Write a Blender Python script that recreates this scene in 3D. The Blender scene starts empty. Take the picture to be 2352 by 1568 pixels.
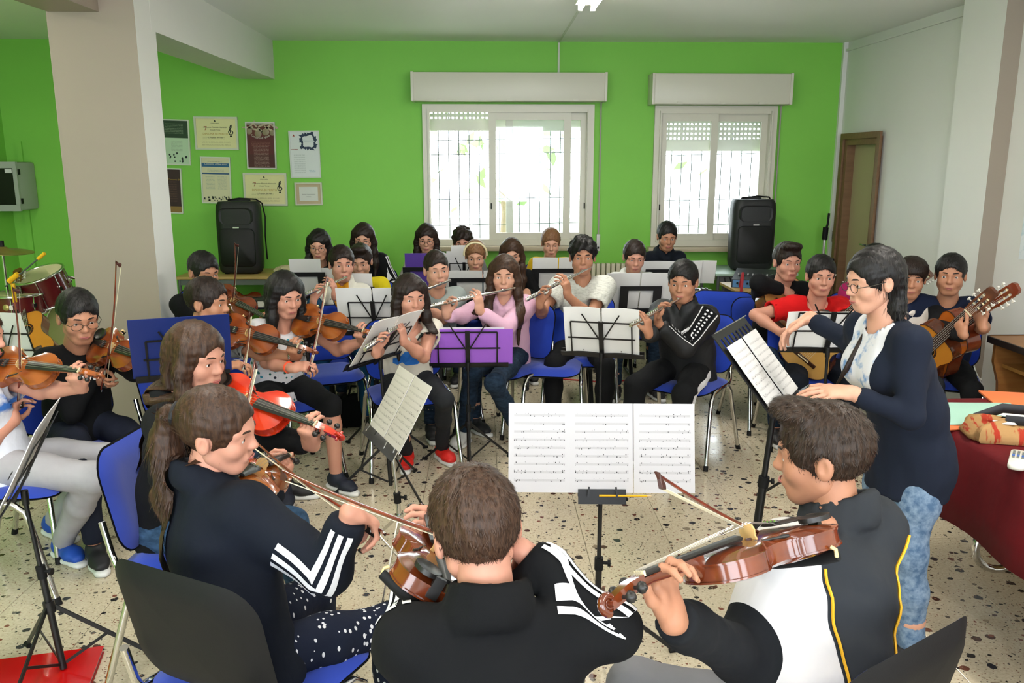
import bpy, bmesh, math, random
import numpy as np
from mathutils import Matrix, Vector, Quaternion
random.seed(7); RNG = np.random.default_rng(7)
SC = bpy.context.scene
COL = SC.collection
# ------------------------------------------------------------------ camera
FPX = 1930.0; CAM_H = 1.76
TILT = math.atan(413 / FPX); YAW = math.atan(66 / FPX * math.cos(TILT))
cF = np.array([math.sin(YAW) * math.cos(TILT), math.cos(YAW) * math.cos(TILT), -math.sin(TILT)])
cR = np.array([math.cos(YAW), -math.sin(YAW), 0.0]); cU = np.cross(cR, cF)
cC = np.array([0, 0, CAM_H])
cam = bpy.data.cameras.new('camera'); camo = bpy.data.objects.new('camera', cam); COL.objects.link(camo)
cam.sensor_width = 36.0; cam.lens = 36.0 * FPX / 2352.0; cam.clip_start = 0.05; cam.clip_end = 200
camo.matrix_world = Matrix(((cR[0], cU[0], -cF[0], 0), (cR[1], cU[1], -cF[1], 0), (cR[2], cU[2], -cF[2], CAM_H), (0, 0, 0, 1)))
cam.dof.use_dof = False
SC.camera = camo
# ------------------------------------------------------------------ sky, lights, exposure
SC.view_settings.view_transform = 'Standard'; SC.view_settings.look = 'None'
SC.view_settings.gamma = 1.0; SC.view_settings.use_curve_mapping = False
SC.view_settings.exposure = 0.42
SKY_STRENGTH = 8.0
world = bpy.data.worlds.new('sky'); SC.world = world; world.use_nodes = True
_bg = world.node_tree.nodes['Background']
_bg.inputs[0].default_value = (0.86, 0.93, 1.0, 1); _bg.inputs[1].default_value = SKY_STRENGTH
def area_light(name, loc, rot, sx, sy, power, color=(1, 1, 1), portal=False):
    l = bpy.data.lights.new(name, 'AREA'); l.shape = 'RECTANGLE'; l.size = sx; l.size_y = sy
    l.energy = power; l.color = color
    if portal: l.cycles.is_portal = True
    o = bpy.data.objects.new(name, l); COL.objects.link(o); o.location = loc; o.rotation_euler = rot
    o['kind'] = 'helper'
    return o
R90 = math.pi / 2
# room constants
WALL_Y = 8.5; WALL_R = 3.55; WALL_L = -4.62; CEIL = 2.89; WALL_F = -1.6
# daylight portals at the two windows in view and at the window band behind the camera
area_light('daylight_portal', (0.25, WALL_Y + 0.12, 1.62), (-R90, 0, 0), 1.6, 1.3, 1, portal=True)
area_light('daylight_portal', (2.30, WALL_Y + 0.12, 1.62), (-R90, 0, 0), 1.15, 1.3, 1, portal=True)
FRONT_WINDOWS = [(-3.6, -1.4), (-0.7, 1.3), (1.9, 3.3)]
for _a, _b in FRONT_WINDOWS:
    area_light('daylight_portal', ((_a + _b) / 2, WALL_F - 0.05, 1.7), (R90, 0, 0), _b - _a, 1.6, 1, portal=True)
# ------------------------------------------------------------------ pixel helpers (photo frame 2352x1568 -> points of the room)
def A(*v): return np.array(v, float)
def ray(px, py): return cF + cR * (px - 1176) / FPX - cU * (py - 784) / FPX
def at_y(px, py, Y): d = ray(px, py); return cC + d * (Y / d[1])
def at_z(px, py, z): d = ray(px, py); return cC + d * ((z - CAM_H) / d[2])
def at_x(px, py, x): d = ray(px, py); return cC + d * (x / d[0])
Z3 = A(0, 0, 1)
def nrm(v):
    v = np.asarray(v, float); return v / max(np.linalg.norm(v), 1e-9)
def aim(T, L, px, py, near=True):
    """direction from T to a point at distance L that lies on the sight line of a pixel"""
    d = nrm(ray(px, py)); o = cC - T; b = o @ d; c = o @ o - L * L; q = b * b - c
    s = -b if q < 0 else (-b - math.sqrt(q) if near else -b + math.sqrt(q))
    return nrm(cC + d * s - T)
def facing(phi): phi = math.radians(phi); return A(math.sin(phi), -math.cos(phi), 0)
def ortho(v, a): a = nrm(a); return nrm(np.asarray(v, float) - a * (np.asarray(v, float) @ a))
def frame(x, z):
    x = nrm(x); z = ortho(z, x); return x, np.cross(z, x), z
def mat4(x, y, z, o):
    return Matrix(((x[0], y[0], z[0], o[0]), (x[1], y[1], z[1], o[1]), (x[2], y[2], z[2], o[2]), (0, 0, 0, 1)))
def rot_about(v, k, ang):
    k = nrm(k); v = np.asarray(v, float); c, s = math.cos(ang), math.sin(ang)
    return v * c + np.cross(k, v) * s + k * (k @ v) * (1 - c)
# ------------------------------------------------------------------ objects
def link(name, me, parent=None, loc=None):
    o = bpy.data.objects.new(name, me); COL.objects.link(o)
    if parent is not None: o.parent = parent
    if loc is not None: o.location = loc
    return o
def tag(o, label=None, cat=None, group=None, kind=None):
    if label: o['label'] = label
    if cat: o['category'] = cat
    if group: o['group'] = group
    if kind: o['kind'] = kind
    return o
def empty(name, M=None, loc=None):
    o = bpy.data.objects.new(name, None); COL.objects.link(o); o.empty_display_size = 0.1
    if M is not None: o.matrix_world = M
    if loc is not None: o.location = loc
    return o
def copy_tree(o, parent=None):
    c = o.copy(); COL.objects.link(c)
    if parent is not None: c.parent = parent
    for ch in list(o.children): copy_tree(ch, c)
    return c
class MB:
    """collects shapes; build() links them as one mesh"""
    def __init__(s): s.v = []; s.f = []; s.m = []; s.n = 0; s.mi = 0
    def add(s, v, f, mi=None):
        v = np.asarray(v, float).reshape(-1, 3); s.v.append(v)
        k = s.mi if mi is None else mi
        for q in f: s.f.append(tuple(int(i) + s.n for i in q)); s.m.append(k)
        s.n += len(v); return s
    def box(s, c, size, R=None, mi=None):
        h = np.asarray(size, float) / 2; c = np.asarray(c, float)
        p = np.array([(x, y, z) for x in (-1, 1) for y in (-1, 1) for z in (-1, 1)], float) * h
        if R is not None: p = p @ np.asarray(R, float)
        return s.add(p + c, [(0, 1, 3, 2), (4, 6, 7, 5), (0, 4, 5, 1), (2, 3, 7, 6), (0, 2, 6, 4), (1, 5, 7, 3)], mi)
    def bar(s, a, b, w, t, up=(0, 0, 1), mi=None):
        a = np.asarray(a, float); b = np.asarray(b, float); x = nrm(b - a)
        if abs(x @ nrm(up)) > 0.98: up = (1, 0.1, 0)
        x, y, z = frame(x, up)
        return s.box((a + b) / 2, (np.linalg.norm(b - a), w, t), np.array([x, y, z]), mi)
    def tube(s, pts, r, n=8, caps=True, mi=None, sq=1.0):
        P = [np.asarray(p, float) for p in pts]; k = len(P)
        rr = [r] * k if np.isscalar(r) else list(r)
        t0 = nrm(P[1] - P[0]); u = ortho((0, 0, 1) if abs(t0[2]) < 0.9 else (1, 0, 0), t0)
        V = []
        for i in range(k):
            t = nrm(P[min(i + 1, k - 1)] - P[max(i - 1, 0)]); u = ortho(u, t); w = np.cross(t, u)
            for j in range(n):
                a = 2 * math.pi * j / n
                V.append(P[i] + (u * math.cos(a) + w * math.sin(a) * sq) * rr[i])
        F = [(i * n + j, i * n + (j + 1) % n, (i + 1) * n + (j + 1) % n, (i + 1) * n + j) for i in range(k - 1) for j in range(n)]
        if caps: F += [tuple(range(n))[::-1], tuple((k - 1) * n + j for j in range(n))]
        return s.add(V, F, mi)
    def cyl(s, a, b, r, n=14, r2=None, mi=None): return s.tube([a, b], [r, r if r2 is None else r2], n, True, mi)
    def lathe(s, prof, o=(0, 0, 0), ax=(0, 0, 1), n=20, mi=None):
        ax = nrm(ax); u = ortho((1, 0, 0) if abs(ax[0]) < 0.9 else (0, 1, 0), ax); w = np.cross(ax, u); o = np.asarray(o, float); V = []
        for (r, z) in prof:
            for j in range(n):
                a = 2 * math.pi * j / n; V.append(o + ax * z + (u * math.cos(a) + w * math.sin(a)) * r)
        k = len(prof)
        F = [(i * n + j, i * n + (j + 1) % n, (i + 1) * n + (j + 1) % n, (i + 1) * n + j) for i in range(k - 1) for j in range(n)]
        if prof[0][0] > 1e-6: F.append(tuple(range(n))[::-1])
        if prof[-1][0] > 1e-6: F.append(tuple((k - 1) * n + j for j in range(n)))
        return s.add(V, F, mi)
    def prism(s, poly, z0, z1, mi=None):
        n = len(poly); V = [(p[0], p[1], z0) for p in poly] + [(p[0], p[1], z1) for p in poly]
        F = [(i, (i + 1) % n, n + (i + 1) % n, n + i) for i in range(n)] + [tuple(range(n))[::-1], tuple(range(n, 2 * n))]
        return s.add(V, F, mi)
    def rings(s, rings, cap0=True, cap1=True, mi=None):
        n = len(rings[0]); V = np.concatenate([np.asarray(r, float) for r in rings]); k = len(rings)
        F = [(i * n + j, i * n + (j + 1) % n, (i + 1) * n + (j + 1) % n, (i + 1) * n + j) for i in range(k - 1) for j in range(n)]
        if cap0: F.append(tuple(range(n))[::-1])
        if cap1: F.append(tuple((k - 1) * n + j for j in range(n)))
        return s.add(V, F, mi)
    def grid(s, P, mi=None):
        a, b = P.shape[:2]
        F = [(i * b + j, (i + 1) * b + j, (i + 1) * b + j + 1, i * b + j + 1) for i in range(a - 1) for j in range(b - 1)]
        return s.add(P.reshape(-1, 3), F, mi)
    def xf(s, M):
        M = np.array(M); s.v = [v @ M[:3, :3].T + M[:3, 3] for v in s.v]; return s
    def mesh(s, name, mats, smooth=False):
        me = bpy.data.meshes.new(name)
        me.from_pydata(np.concatenate(s.v).tolist(), [], s.f)
        for m in (mats if isinstance(mats, (list, tuple)) else [mats]): me.materials.append(m)
        if any(s.m): me.polygons.foreach_set('material_index', s.m)
        if smooth: shade(me, 40 if smooth is True else smooth)
        me.update(); return me
    def build(s, name, mats, parent=None, smooth=False, loc=None, bevel=0):
        me = s.mesh(name, mats, smooth); o = link(name, me, parent, loc)
        if bevel: bevel_mesh(me, bevel)
        return o
def shade(me, ang=40):
    me.polygons.foreach_set('use_smooth', [True] * len(me.polygons))
    if ang < 180: me.set_sharp_from_angle(angle=math.radians(ang))
def bevel_mesh(me, w, seg=2):
    bm = bmesh.new(); bm.from_mesh(me)
    es = [e for e in bm.edges if len(e.link_faces) == 2 and e.calc_face_angle() > 0.6]
    bmesh.ops.bevel(bm, geom=es, offset=w, segments=seg, profile=0.6, affect='EDGES', clamp_overlap=True)
    bm.to_mesh(me); bm.free(); shade(me, 50)
def round_rect(sx, sy, r, n=6):
    out = []
    for cx, cy, a0 in ((sx / 2 - r, sy / 2 - r, 0), (-sx / 2 + r, sy / 2 - r, 90), (-sx / 2 + r, -sy / 2 + r, 180), (sx / 2 - r, -sy / 2 + r, 270)):
        for i in range(n + 1):
            a = math.radians(a0 + 90 * i / n); out.append((cx + r * math.cos(a), cy + r * math.sin(a)))
    return out
def pillow(outline, t_up, t_dn, bend, inner=5, mi_up=0, mi_dn=0, edge=0.5):
    """a padded panel: outline in the plane, thickness up and down, bent through a function"""
    P = np.array(outline, float); mb = MB(); n = len(P)
    def layer(sc, z): return [bend(A(p[0] * sc, p[1] * sc, z)) for p in P]
    up = []; dn = []
    for i in range(inner + 1):
        u = 1 - i / inner * 0.96 if i else 1.0
        g = (1 - u ** 6) ** edge if i else 0.0
        sc = u if i else 1.0
        up.append(layer(sc, t_up * g)); dn.append(layer(sc, -t_dn * g))
    mb.rings(up, False, True, mi_up)
    mb.rings([r for r in dn[::-1]], True, False, mi_dn)
    return mb
# ------------------------------------------------------------------ text
_fonts = {}
def text_shape(body, size=1.0, shear=0.0, bold=0.0, res=2):
    """flat lettering as (verts2d, faces), centred"""
    cu = bpy.data.curves.new('lettering', 'FONT'); cu.body = body; cu.size = size; cu.align_x = 'CENTER'; cu.align_y = 'CENTER'
    cu.shear = shear; cu.offset = bold; cu.resolution_u = res
    o = bpy.data.objects.new('lettering', cu); COL.objects.link(o)
    dg = bpy.context.evaluated_depsgraph_get(); me = o.evaluated_get(dg).to_mesh()
    V = np.array([v.co[:] for v in me.vertices]).reshape(-1, 3); F = [tuple(p.vertices) for p in me.polygons]
    o.evaluated_get(dg).to_mesh_clear(); bpy.data.objects.remove(o); bpy.data.curves.remove(cu)
    return V, F
# ------------------------------------------------------------------ smooth solids (signed distance, meshed with surface nets)
class SDF:
    def __init__(s, seed=0): s.p = []; s.wr = None; s.seed = seed
    def _add(s, fn, lo, hi, k, op): s.p.append((fn, np.asarray(lo, float), np.asarray(hi, float), k, op)); return s
    def cap(s, a, b, ra, rb=None, k=0.02, op='u'):
        a = np.asarray(a, float); b = np.asarray(b, float); rb = ra if rb is None else rb
        w = b - a; L2 = max(w @ w, 1e-9); r = max(ra, rb)
        def fn(P):
            t = np.clip((P - a) @ w / L2, 0, 1); return np.linalg.norm(P - a - t[:, None] * w, axis=1) - (ra + (rb - ra) * t)
        return s._add(fn, np.minimum(a, b) - r, np.maximum(a, b) + r, k, op)
    def chain(s, pts, rs, k=0.02, op='u'):
        for i in range(len(pts) - 1): s.cap(pts[i], pts[i + 1], rs[i], rs[i + 1], k, op)
        return s
    def ecap(s, a, b, side, ra, rb, k=0.03, op='u'):
        a = np.asarray(a, float); b = np.asarray(b, float); w = b - a; L2 = max(w @ w, 1e-9); u = nrm(w)
        sd = ortho(side, u); fr = np.cross(u, sd); m = min(ra + rb) if isinstance(ra, tuple) else 0
        ra = np.array(ra, float); rb = np.array(rb, float); r = max(ra.max(), rb.max())
        def fn(P):
            t = np.clip((P - a) @ w / L2, 0, 1); q = P - a - t[:, None] * w
            rr = ra + (rb - ra) * t[:, None]; mn = rr.min(axis=1)
            return (np.sqrt((q @ sd / rr[:, 0]) ** 2 + (q @ fr / rr[:, 1]) ** 2 + (q @ u / mn) ** 2) - 1) * mn
        return s._add(fn, np.minimum(a, b) - r, np.maximum(a, b) + r, k, op)
    def ell(s, c, axes, rad, k=0.02, op='u'):
        c = np.asarray(c, float); M = np.asarray(axes, float); rad = np.asarray(rad, float); r = rad.max()
        def fn(P):
            q = (P - c) @ M.T / rad; n = np.linalg.norm(q, axis=1); g = np.linalg.norm(q / rad, axis=1)
            return n * (n - 1) / np.maximum(g, 1e-9)
        return s._add(fn, c - r, c + r, k, op)
    def cut(s, p, n, rad=None):
        """keep the side away from n; within rad of p when given"""
        p = np.asarray(p, float); n = nrm(n)
        def fn(P):
            d = (P - p) @ n
            if rad is not None: d = np.where(np.linalg.norm(P - p, axis=1) < rad, d, -9.0)
            return d
        R = 50 if rad is None else rad
        return s._add(fn, p - R, p + R, 0, 'i')
    @staticmethod
    def comb(v, d, k, op):
        if op == 'u':
            if k <= 0: return np.minimum(v, d)
            h = np.maximum(k - np.abs(v - d), 0) / k; return np.minimum(v, d) - h * h * k * 0.25
        if op == 's':
            d = -d
            if k <= 0: return np.maximum(v, d)
            h = np.maximum(k - np.abs(v - d), 0) / k; return np.maximum(v, d) + h * h * k * 0.25
        return np.maximum(v, d)
    def noise(s, P):
        if not s.wr: return 0
        amp, fr = s.wr; g = np.random.default_rng(s.seed); o = np.zeros(len(P))
        for i in range(5):
            d = g.normal(size=3) * fr * (0.6 + 0.35 * i); o += np.sin(P @ d + g.uniform(0, 6)) / (1 + 0.4 * i)
        return o * amp * 0.45
    def eval(s, P):
        P = np.asarray(P, float); v = np.full(len(P), 1.0)
        for fn, lo, hi, k, op in s.p: v = s.comb(v, fn(P), k, op)
        return v + s.noise(P)
    def grid(s, h):
        us = [p for p in s.p if p[4] == 'u']; pad = 2.5 * h + 0.012
        lo = np.min([p[1] for p in us], axis=0) - pad; hi = np.max([p[2] for p in us], axis=0) + pad
        n = np.ceil((hi - lo) / h).astype(int) + 1
        ax = [lo[i] + h * np.arange(n[i]) for i in range(3)]
        V = np.full(tuple(n), 1.0)
        for fn, l, u, k, op in s.p:
            m = k + 2.5 * h + (abs(s.wr[0]) * 2 if s.wr else 0)
            i0 = np.clip(np.floor((l - m - lo) / h).astype(int), 0, n); i1 = np.clip(np.ceil((u + m - lo) / h).astype(int) + 1, 0, n)
            if (i1 <= i0).any(): continue
            sl = tuple(slice(i0[i], i1[i]) for i in range(3))
            g = np.stack(np.meshgrid(*[ax[i][sl[i]] for i in range(3)], indexing='ij'), -1).reshape(-1, 3)
            cur = V[sl].reshape(-1)
            if op == 'u': d = fn(g); nv = s.comb(cur, d, k, op)
            else:
                msk = cur < 0.2; nv = cur.copy()
                if msk.any(): nv[msk] = s.comb(cur[msk], fn(g[msk]), k, op)
            V[sl] = nv.reshape(V[sl].shape)
        if s.wr:
            near = np.abs(V) < 0.05; idx = np.argwhere(near); V[near] += s.noise(lo + idx * h)
        return V, lo
    def mesh(s, h):
        V, lo = s.grid(h); return surfnet(V, lo, h)
_CE = [(0, 1), (2, 3), (4, 5), (6, 7), (0, 2), (1, 3), (4, 6), (5, 7), (0, 4), (1, 5), (2, 6), (3, 7)]
def surfnet(V, lo, h):
    ins = V < 0; n = V.shape
    c = [ins[i:n[0] - 1 + i, j:n[1] - 1 + j, k:n[2] - 1 + k] for i in (0, 1) for j in (0, 1) for k in (0, 1)]
    cnt = sum(x.astype(np.int8) for x in c); act = (cnt > 0) & (cnt < 8)
    idx = np.argwhere(act)
    if len(idx) == 0: return np.zeros((0, 3)), np.zeros((0, 4), int)
    off = np.array([(i, j, k) for i in (0, 1) for j in (0, 1) for k in (0, 1)])
    cv = np.stack([V[idx[:, 0] + o[0], idx[:, 1] + o[1], idx[:, 2] + o[2]] for o in off], 1)
    acc = np.zeros((len(idx), 3)); num = np.zeros(len(idx))
    for a, b in _CE:
        m = (cv[:, a] < 0) != (cv[:, b] < 0)
        t = np.where(m, cv[:, a] / np.where(m, cv[:, a] - cv[:, b], 1), 0)
        p = off[a] + (off[b] - off[a]) * t[:, None]
        acc += np.where(m[:, None], p, 0); num += m
    P = lo + (idx + acc / num[:, None]) * h
    ids = np.full(act.shape, -1, np.int64); ids[act] = np.arange(len(idx)); Q = []
    for ax in range(3):
        b, cdim = [(1, 2), (2, 0), (0, 1)][ax]
        sl0 = [slice(None)] * 3; sl1 = [slice(None)] * 3; sl0[ax] = slice(0, n[ax] - 1); sl1[ax] = slice(1, n[ax])
        i0 = ins[tuple(sl0)]; i1 = ins[tuple(sl1)]; e = np.argwhere(i0 != i1)
        e = e[(e[:, b] > 0) & (e[:, cdim] > 0) & (e[:, b] < n[b] - 1) & (e[:, cdim] < n[cdim] - 1)]
        if len(e) == 0: continue
        fl = i0[e[:, 0], e[:, 1], e[:, 2]]
        q = []
        for db, dc in ((1, 1), (0, 1), (0, 0), (1, 0)):
            g = e.copy(); g[:, b] -= db; g[:, cdim] -= dc; q.append(ids[g[:, 0], g[:, 1], g[:, 2]])
        q = np.stack(q, 1); q[~fl] = q[~fl][:, ::-1]; Q.append(q)
    return P, np.concatenate(Q)
def relax(P, Q, it=1, w=0.5):
    for _ in range(it):
        acc = np.zeros_like(P); num = np.zeros(len(P))
        for i in range(4):
            a, b = Q[:, i], Q[:, (i + 1) % 4]
            np.add.at(acc, a, P[b]); np.add.at(num, a, 1)
        P = P * (1 - w) + w * acc / np.maximum(num, 1)[:, None]
    return P
def np_mesh(name, chunks, mats):
    """chunks: list of (verts, quads or tri list, material index)"""
    me = bpy.data.meshes.new(name); vs = []; fl = []; ls = []; mi = []; n = 0; st = 0
    for v, f, m in chunks:
        if len(f) == 0: continue
        f = np.asarray(f); k = f.shape[1]; vs.append(v); fl.append((f + n).reshape(-1)); ls.append(st + k * np.arange(len(f)))
        st += k * len(f); mi.append(np.full(len(f), m) if np.isscalar(m) else m); n += len(v)
    vs = np.concatenate(vs); fl = np.concatenate(fl); ls = np.concatenate(ls); mi = np.concatenate(mi)
    me.vertices.add(len(vs)); me.vertices.foreach_set('co', vs.astype(np.float32).ravel())
    me.loops.add(len(fl)); me.loops.foreach_set('vertex_index', fl.astype(np.int32))
    me.polygons.add(len(ls)); me.polygons.foreach_set('loop_start', ls.astype(np.int32))
    for m in (mats if isinstance(mats, (list, tuple)) else [mats]): me.materials.append(m)
    me.polygons.foreach_set('material_index', mi.astype(np.int32)); me.polygons.foreach_set('use_smooth', np.ones(len(ls), bool))
    me.update(calc_edges=True); me.validate(); return me
# ------------------------------------------------------------------ materials
def lin(hexs):
    c = [int(hexs[i:i + 2], 16) / 255 for i in (0, 2, 4)]
    return tuple(x / 12.92 if x <= 0.04045 else ((x + 0.055) / 1.055) ** 2.4 for x in c) + (1,)
_M = {}
class NT:
    def __init__(s, name):
        s.m = bpy.data.materials.new(name); s.m.use_nodes = True; s.t = s.m.node_tree; s.b = s.t.nodes['Principled BSDF']
        s._c = None
    def n(s, typ, **kw):
        x = s.t.nodes.new(typ)
        for k, v in kw.items():
            if k.startswith('i_'):
                key = k[2:]; x.inputs[int(key) if key.isdigit() else key.replace('_', ' ')].default_value = v
            else: setattr(x, k, v)
        return x
    def l(s, a, b): s.t.links.new(a, b)
    def co(s, kind='Object', scale=(1, 1, 1), rot=(0, 0, 0)):
        tc = s.n('ShaderNodeTexCoord'); mp = s.n('ShaderNodeMapping'); mp.inputs['Scale'].default_value = scale; mp.inputs['Rotation'].default_value = rot
        s.l(tc.outputs[kind], mp.inputs[0]); return mp.outputs[0]
    def pos(s, scale=(1, 1, 1)):
        g = s.n('ShaderNodeNewGeometry'); mp = s.n('ShaderNodeMapping'); mp.inputs['Scale'].default_value = scale; s.l(g.outputs['Position'], mp.inputs[0]); return mp.outputs[0]
    def noise(s, co, scale=5, detail=3, rough=0.5):
        x = s.n('ShaderNodeTexNoise'); x.inputs['Scale'].default_value = scale; x.inputs['Detail'].default_value = detail; x.inputs['Roughness'].default_value = rough
        s.l(co, x.inputs['Vector']); return x.outputs[0]
    def vor(s, co, scale=5, feature='F1', rnd=1.0):
        x = s.n('ShaderNodeTexVoronoi'); x.feature = feature; x.inputs['Scale'].default_value = scale; x.inputs['Randomness'].default_value = rnd
        s.l(co, x.inputs['Vector']); return x
    def ramp(s, fac, stops, interp='LINEAR'):
        x = s.n('ShaderNodeValToRGB'); cr = x.color_ramp; cr.interpolation = interp
        while len(cr.elements) < len(stops): cr.elements.new(0.5)
        for e, (p, c) in zip(cr.elements, stops): e.position = p; e.color = lin(c) if isinstance(c, str) else (c, c, c, 1)
        s.l(fac, x.inputs[0]); return x.outputs[0]
    def mix(s, fac, a, b, mode='MIX'):
        x = s.n('ShaderNodeMix', data_type='RGBA', blend_type=mode)
        for sock, v in ((x.inputs[0], fac), (x.inputs[6], a), (x.inputs[7], b)):
            if isinstance(v, str): sock.default_value = lin(v)
            elif isinstance(v, (int, float)): sock.default_value = v
            elif isinstance(v, tuple): sock.default_value = v
            else: s.l(v, sock)
        return x.outputs[2]
    def math(s, op, a, b=None):
        x = s.n('ShaderNodeMath', operation=op)
        for i, v in enumerate((a, b)):
            if v is None: continue
            if isinstance(v, (int, float)): x.inputs[i].default_value = v
            else: s.l(v, x.inputs[i])
        return x.outputs[0]
    def bump(s, h, st=0.3, dist=0.01):
        x = s.n('ShaderNodeBump'); x.inputs['Strength'].default_value = st; x.inputs['Distance'].default_value = dist
        s.l(h, x.inputs['Height']); s.l(x.outputs[0], s.b.inputs['Normal'])
    def col(s, c):
        if isinstance(c, str): s.b.inputs['Base Color'].default_value = lin(c)
        else: s.l(c, s.b.inputs['Base Color'])
    def set(s, **kw):
        for k, v in kw.items(): s.b.inputs[k.replace('_', ' ')].default_value = v
        return s
def plain(name, c, rough=0.5, metal=0.0, spec=0.5, var=0.0, vscale=8, bump=0.0, bscale=60, coat=0.0, bdist=0.002):
    if name in _M: return _M[name]
    t = NT(name); t.set(Roughness=rough, Metallic=metal); t.b.inputs['Specular IOR Level'].default_value = spec
    if coat: t.set(Coat_Weight=coat, Coat_Roughness=0.08)
    if var:
        nz = t.noise(t.co(), vscale, 4); dk = lin(c); d2 = tuple(x * (1 - var) for x in dk[:3]) + (1,); br = tuple(min(x * (1 + var), 1) for x in dk[:3]) + (1,)
        t.col(t.mix(nz, d2, br))
    else: t.col(c)
    if bump: t.bump(t.noise(t.co(), bscale, 3), bump, bdist)
    _M[name] = t.m; return t.m
def cloth(name, c, rough=0.9, var=0.10, sheen=0.0, weave=900, fold=0.35, spec=0.2):
    if name in _M: return _M[name]
    t = NT(name); t.set(Roughness=rough); t.b.inputs['Specular IOR Level'].default_value = spec
    if sheen: t.set(Sheen_Weight=sheen, Sheen_Roughness=0.5)
    dk = lin(c); co = t.co(); nz = t.noise(co, 14, 4, 0.6)
    t.col(t.mix(nz, tuple(x * (1 - var) for x in dk[:3]) + (1,), tuple(min(x * (1 + var), 1) for x in dk[:3]) + (1,)))
    f = t.noise(t.co(scale=(1, 1, 0.45)), 11, 3, 0.45); w = t.noise(co, weave, 1)
    t.bump(t.math('ADD', f, t.math('MULTIPLY', w, 0.02)), fold, 0.03)
    _M[name] = t.m; return t.m
def cloth_fields(name, base, layers, rough=0.9):
    """cloth sewn from panels: each (attribute, colour) panel lies where the attribute is above zero"""
    if name in _M: return _M[name]
    t = NT(name); t.set(Roughness=rough); t.b.inputs['Specular IOR Level'].default_value = 0.2; c = t.ramp(t.noise(t.co(), 14, 4, 0.6), [(0.0, base), (1.0, base)])
    for attr, col in layers:
        a = t.n('ShaderNodeAttribute'); a.attribute_name = attr; c = t.mix(t.math('GREATER_THAN', a.outputs['Fac'], 0.0), c, col if not isinstance(col, tuple) else t.ramp(t.noise(t.co(scale=col[2]), col[3], 4, 0.6), [(0.52, col[0]), (0.66, col[1])]))
    t.col(c); f = t.noise(t.co(scale=(1, 1, 0.45)), 11, 3, 0.45); t.bump(f, 0.35, 0.03); _M[name] = t.m; return t.m
def skin(name, c):
    if name in _M: return _M[name]
    t = NT(name); t.set(Roughness=0.52); t.b.inputs['Specular IOR Level'].default_value = 0.35
    t.set(Subsurface_Weight=0.06); t.b.inputs['Subsurface Radius'].default_value = (0.6, 0.25, 0.15); t.set(Subsurface_Scale=0.01)
    d = lin(c); nz = t.noise(t.co(), 22, 3)
    t.col(t.mix(nz, (d[0] * 0.93, d[1] * 0.85, d[2] * 0.82, 1), (min(d[0] * 1.04, 1), d[1] * 1.05, d[2] * 1.06, 1)))
    t.bump(t.noise(t.co(), 260, 2), 0.06, 0.002); _M[name] = t.m; return t.m
def hair(name, c, c2=None):
    if name in _M: return _M[name]
    t = NT(name); t.set(Roughness=0.5); t.b.inputs['Specular IOR Level'].default_value = 0.3
    f = t.noise(t.co(scale=(1, 1, 0.12)), 150, 3, 0.6); t.col(t.ramp(f, [(0.3, c), (0.75, c2 or c)]))
    t.bump(f, 0.5, 0.004); _M[name] = t.m; return t.m
def varnish(name, c, c2):
    if name in _M: return _M[name]
    t = NT(name); t.set(Roughness=0.16, Coat_Weight=0.6, Coat_Roughness=0.05)
    w = t.n('ShaderNodeTexWave'); w.inputs['Scale'].default_value = 26; w.inputs['Distortion'].default_value = 3; w.inputs['Detail'].default_value = 3
    t.l(t.co(scale=(0.1, 1, 1)), w.inputs[0]); t.col(t.mix(w.outputs[1], c, c2)); _M[name] = t.m; return t.m
def wood(name, c, c2, rough=0.45, scale=6, axis=(0.12, 1, 1)):
    if name in _M: return _M[name]
    t = NT(name); t.set(Roughness=rough); w = t.noise(t.co(scale=axis), scale * 6, 4, 0.6); t.col(t.ramp(w, [(0.3, c), (0.7, c2)])); t.bump(w, 0.08, 0.002)
    _M[name] = t.m; return t.m
def emit(name, c, st):
    if name in _M: return _M[name]
    t = NT(name); t.col(c); t.b.inputs['Emission Color'].default_value = lin(c); t.b.inputs['Emission Strength'].default_value = st; _M[name] = t.m; return t.m
def glass():
    if 'pane_glass' in _M: return _M['pane_glass']
    t = NT('pane_glass'); tr = t.n('ShaderNodeBsdfTransparent'); tr.inputs[0].default_value = (0.96, 0.98, 0.97, 1)
    gl = t.n('ShaderNodeBsdfGlossy'); gl.inputs['Roughness'].default_value = 0.02; fr = t.n('ShaderNodeFresnel'); fr.inputs[0].default_value = 1.5
    mx = t.n('ShaderNodeMixShader'); t.l(fr.outputs[0], mx.inputs[0]); t.l(tr.outputs[0], mx.inputs[1]); t.l(gl.outputs[0], mx.inputs[2])
    t.l(mx.outputs[0], t.t.nodes['Material Output'].inputs[0]); _M['pane_glass'] = t.m; return t.m
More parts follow.
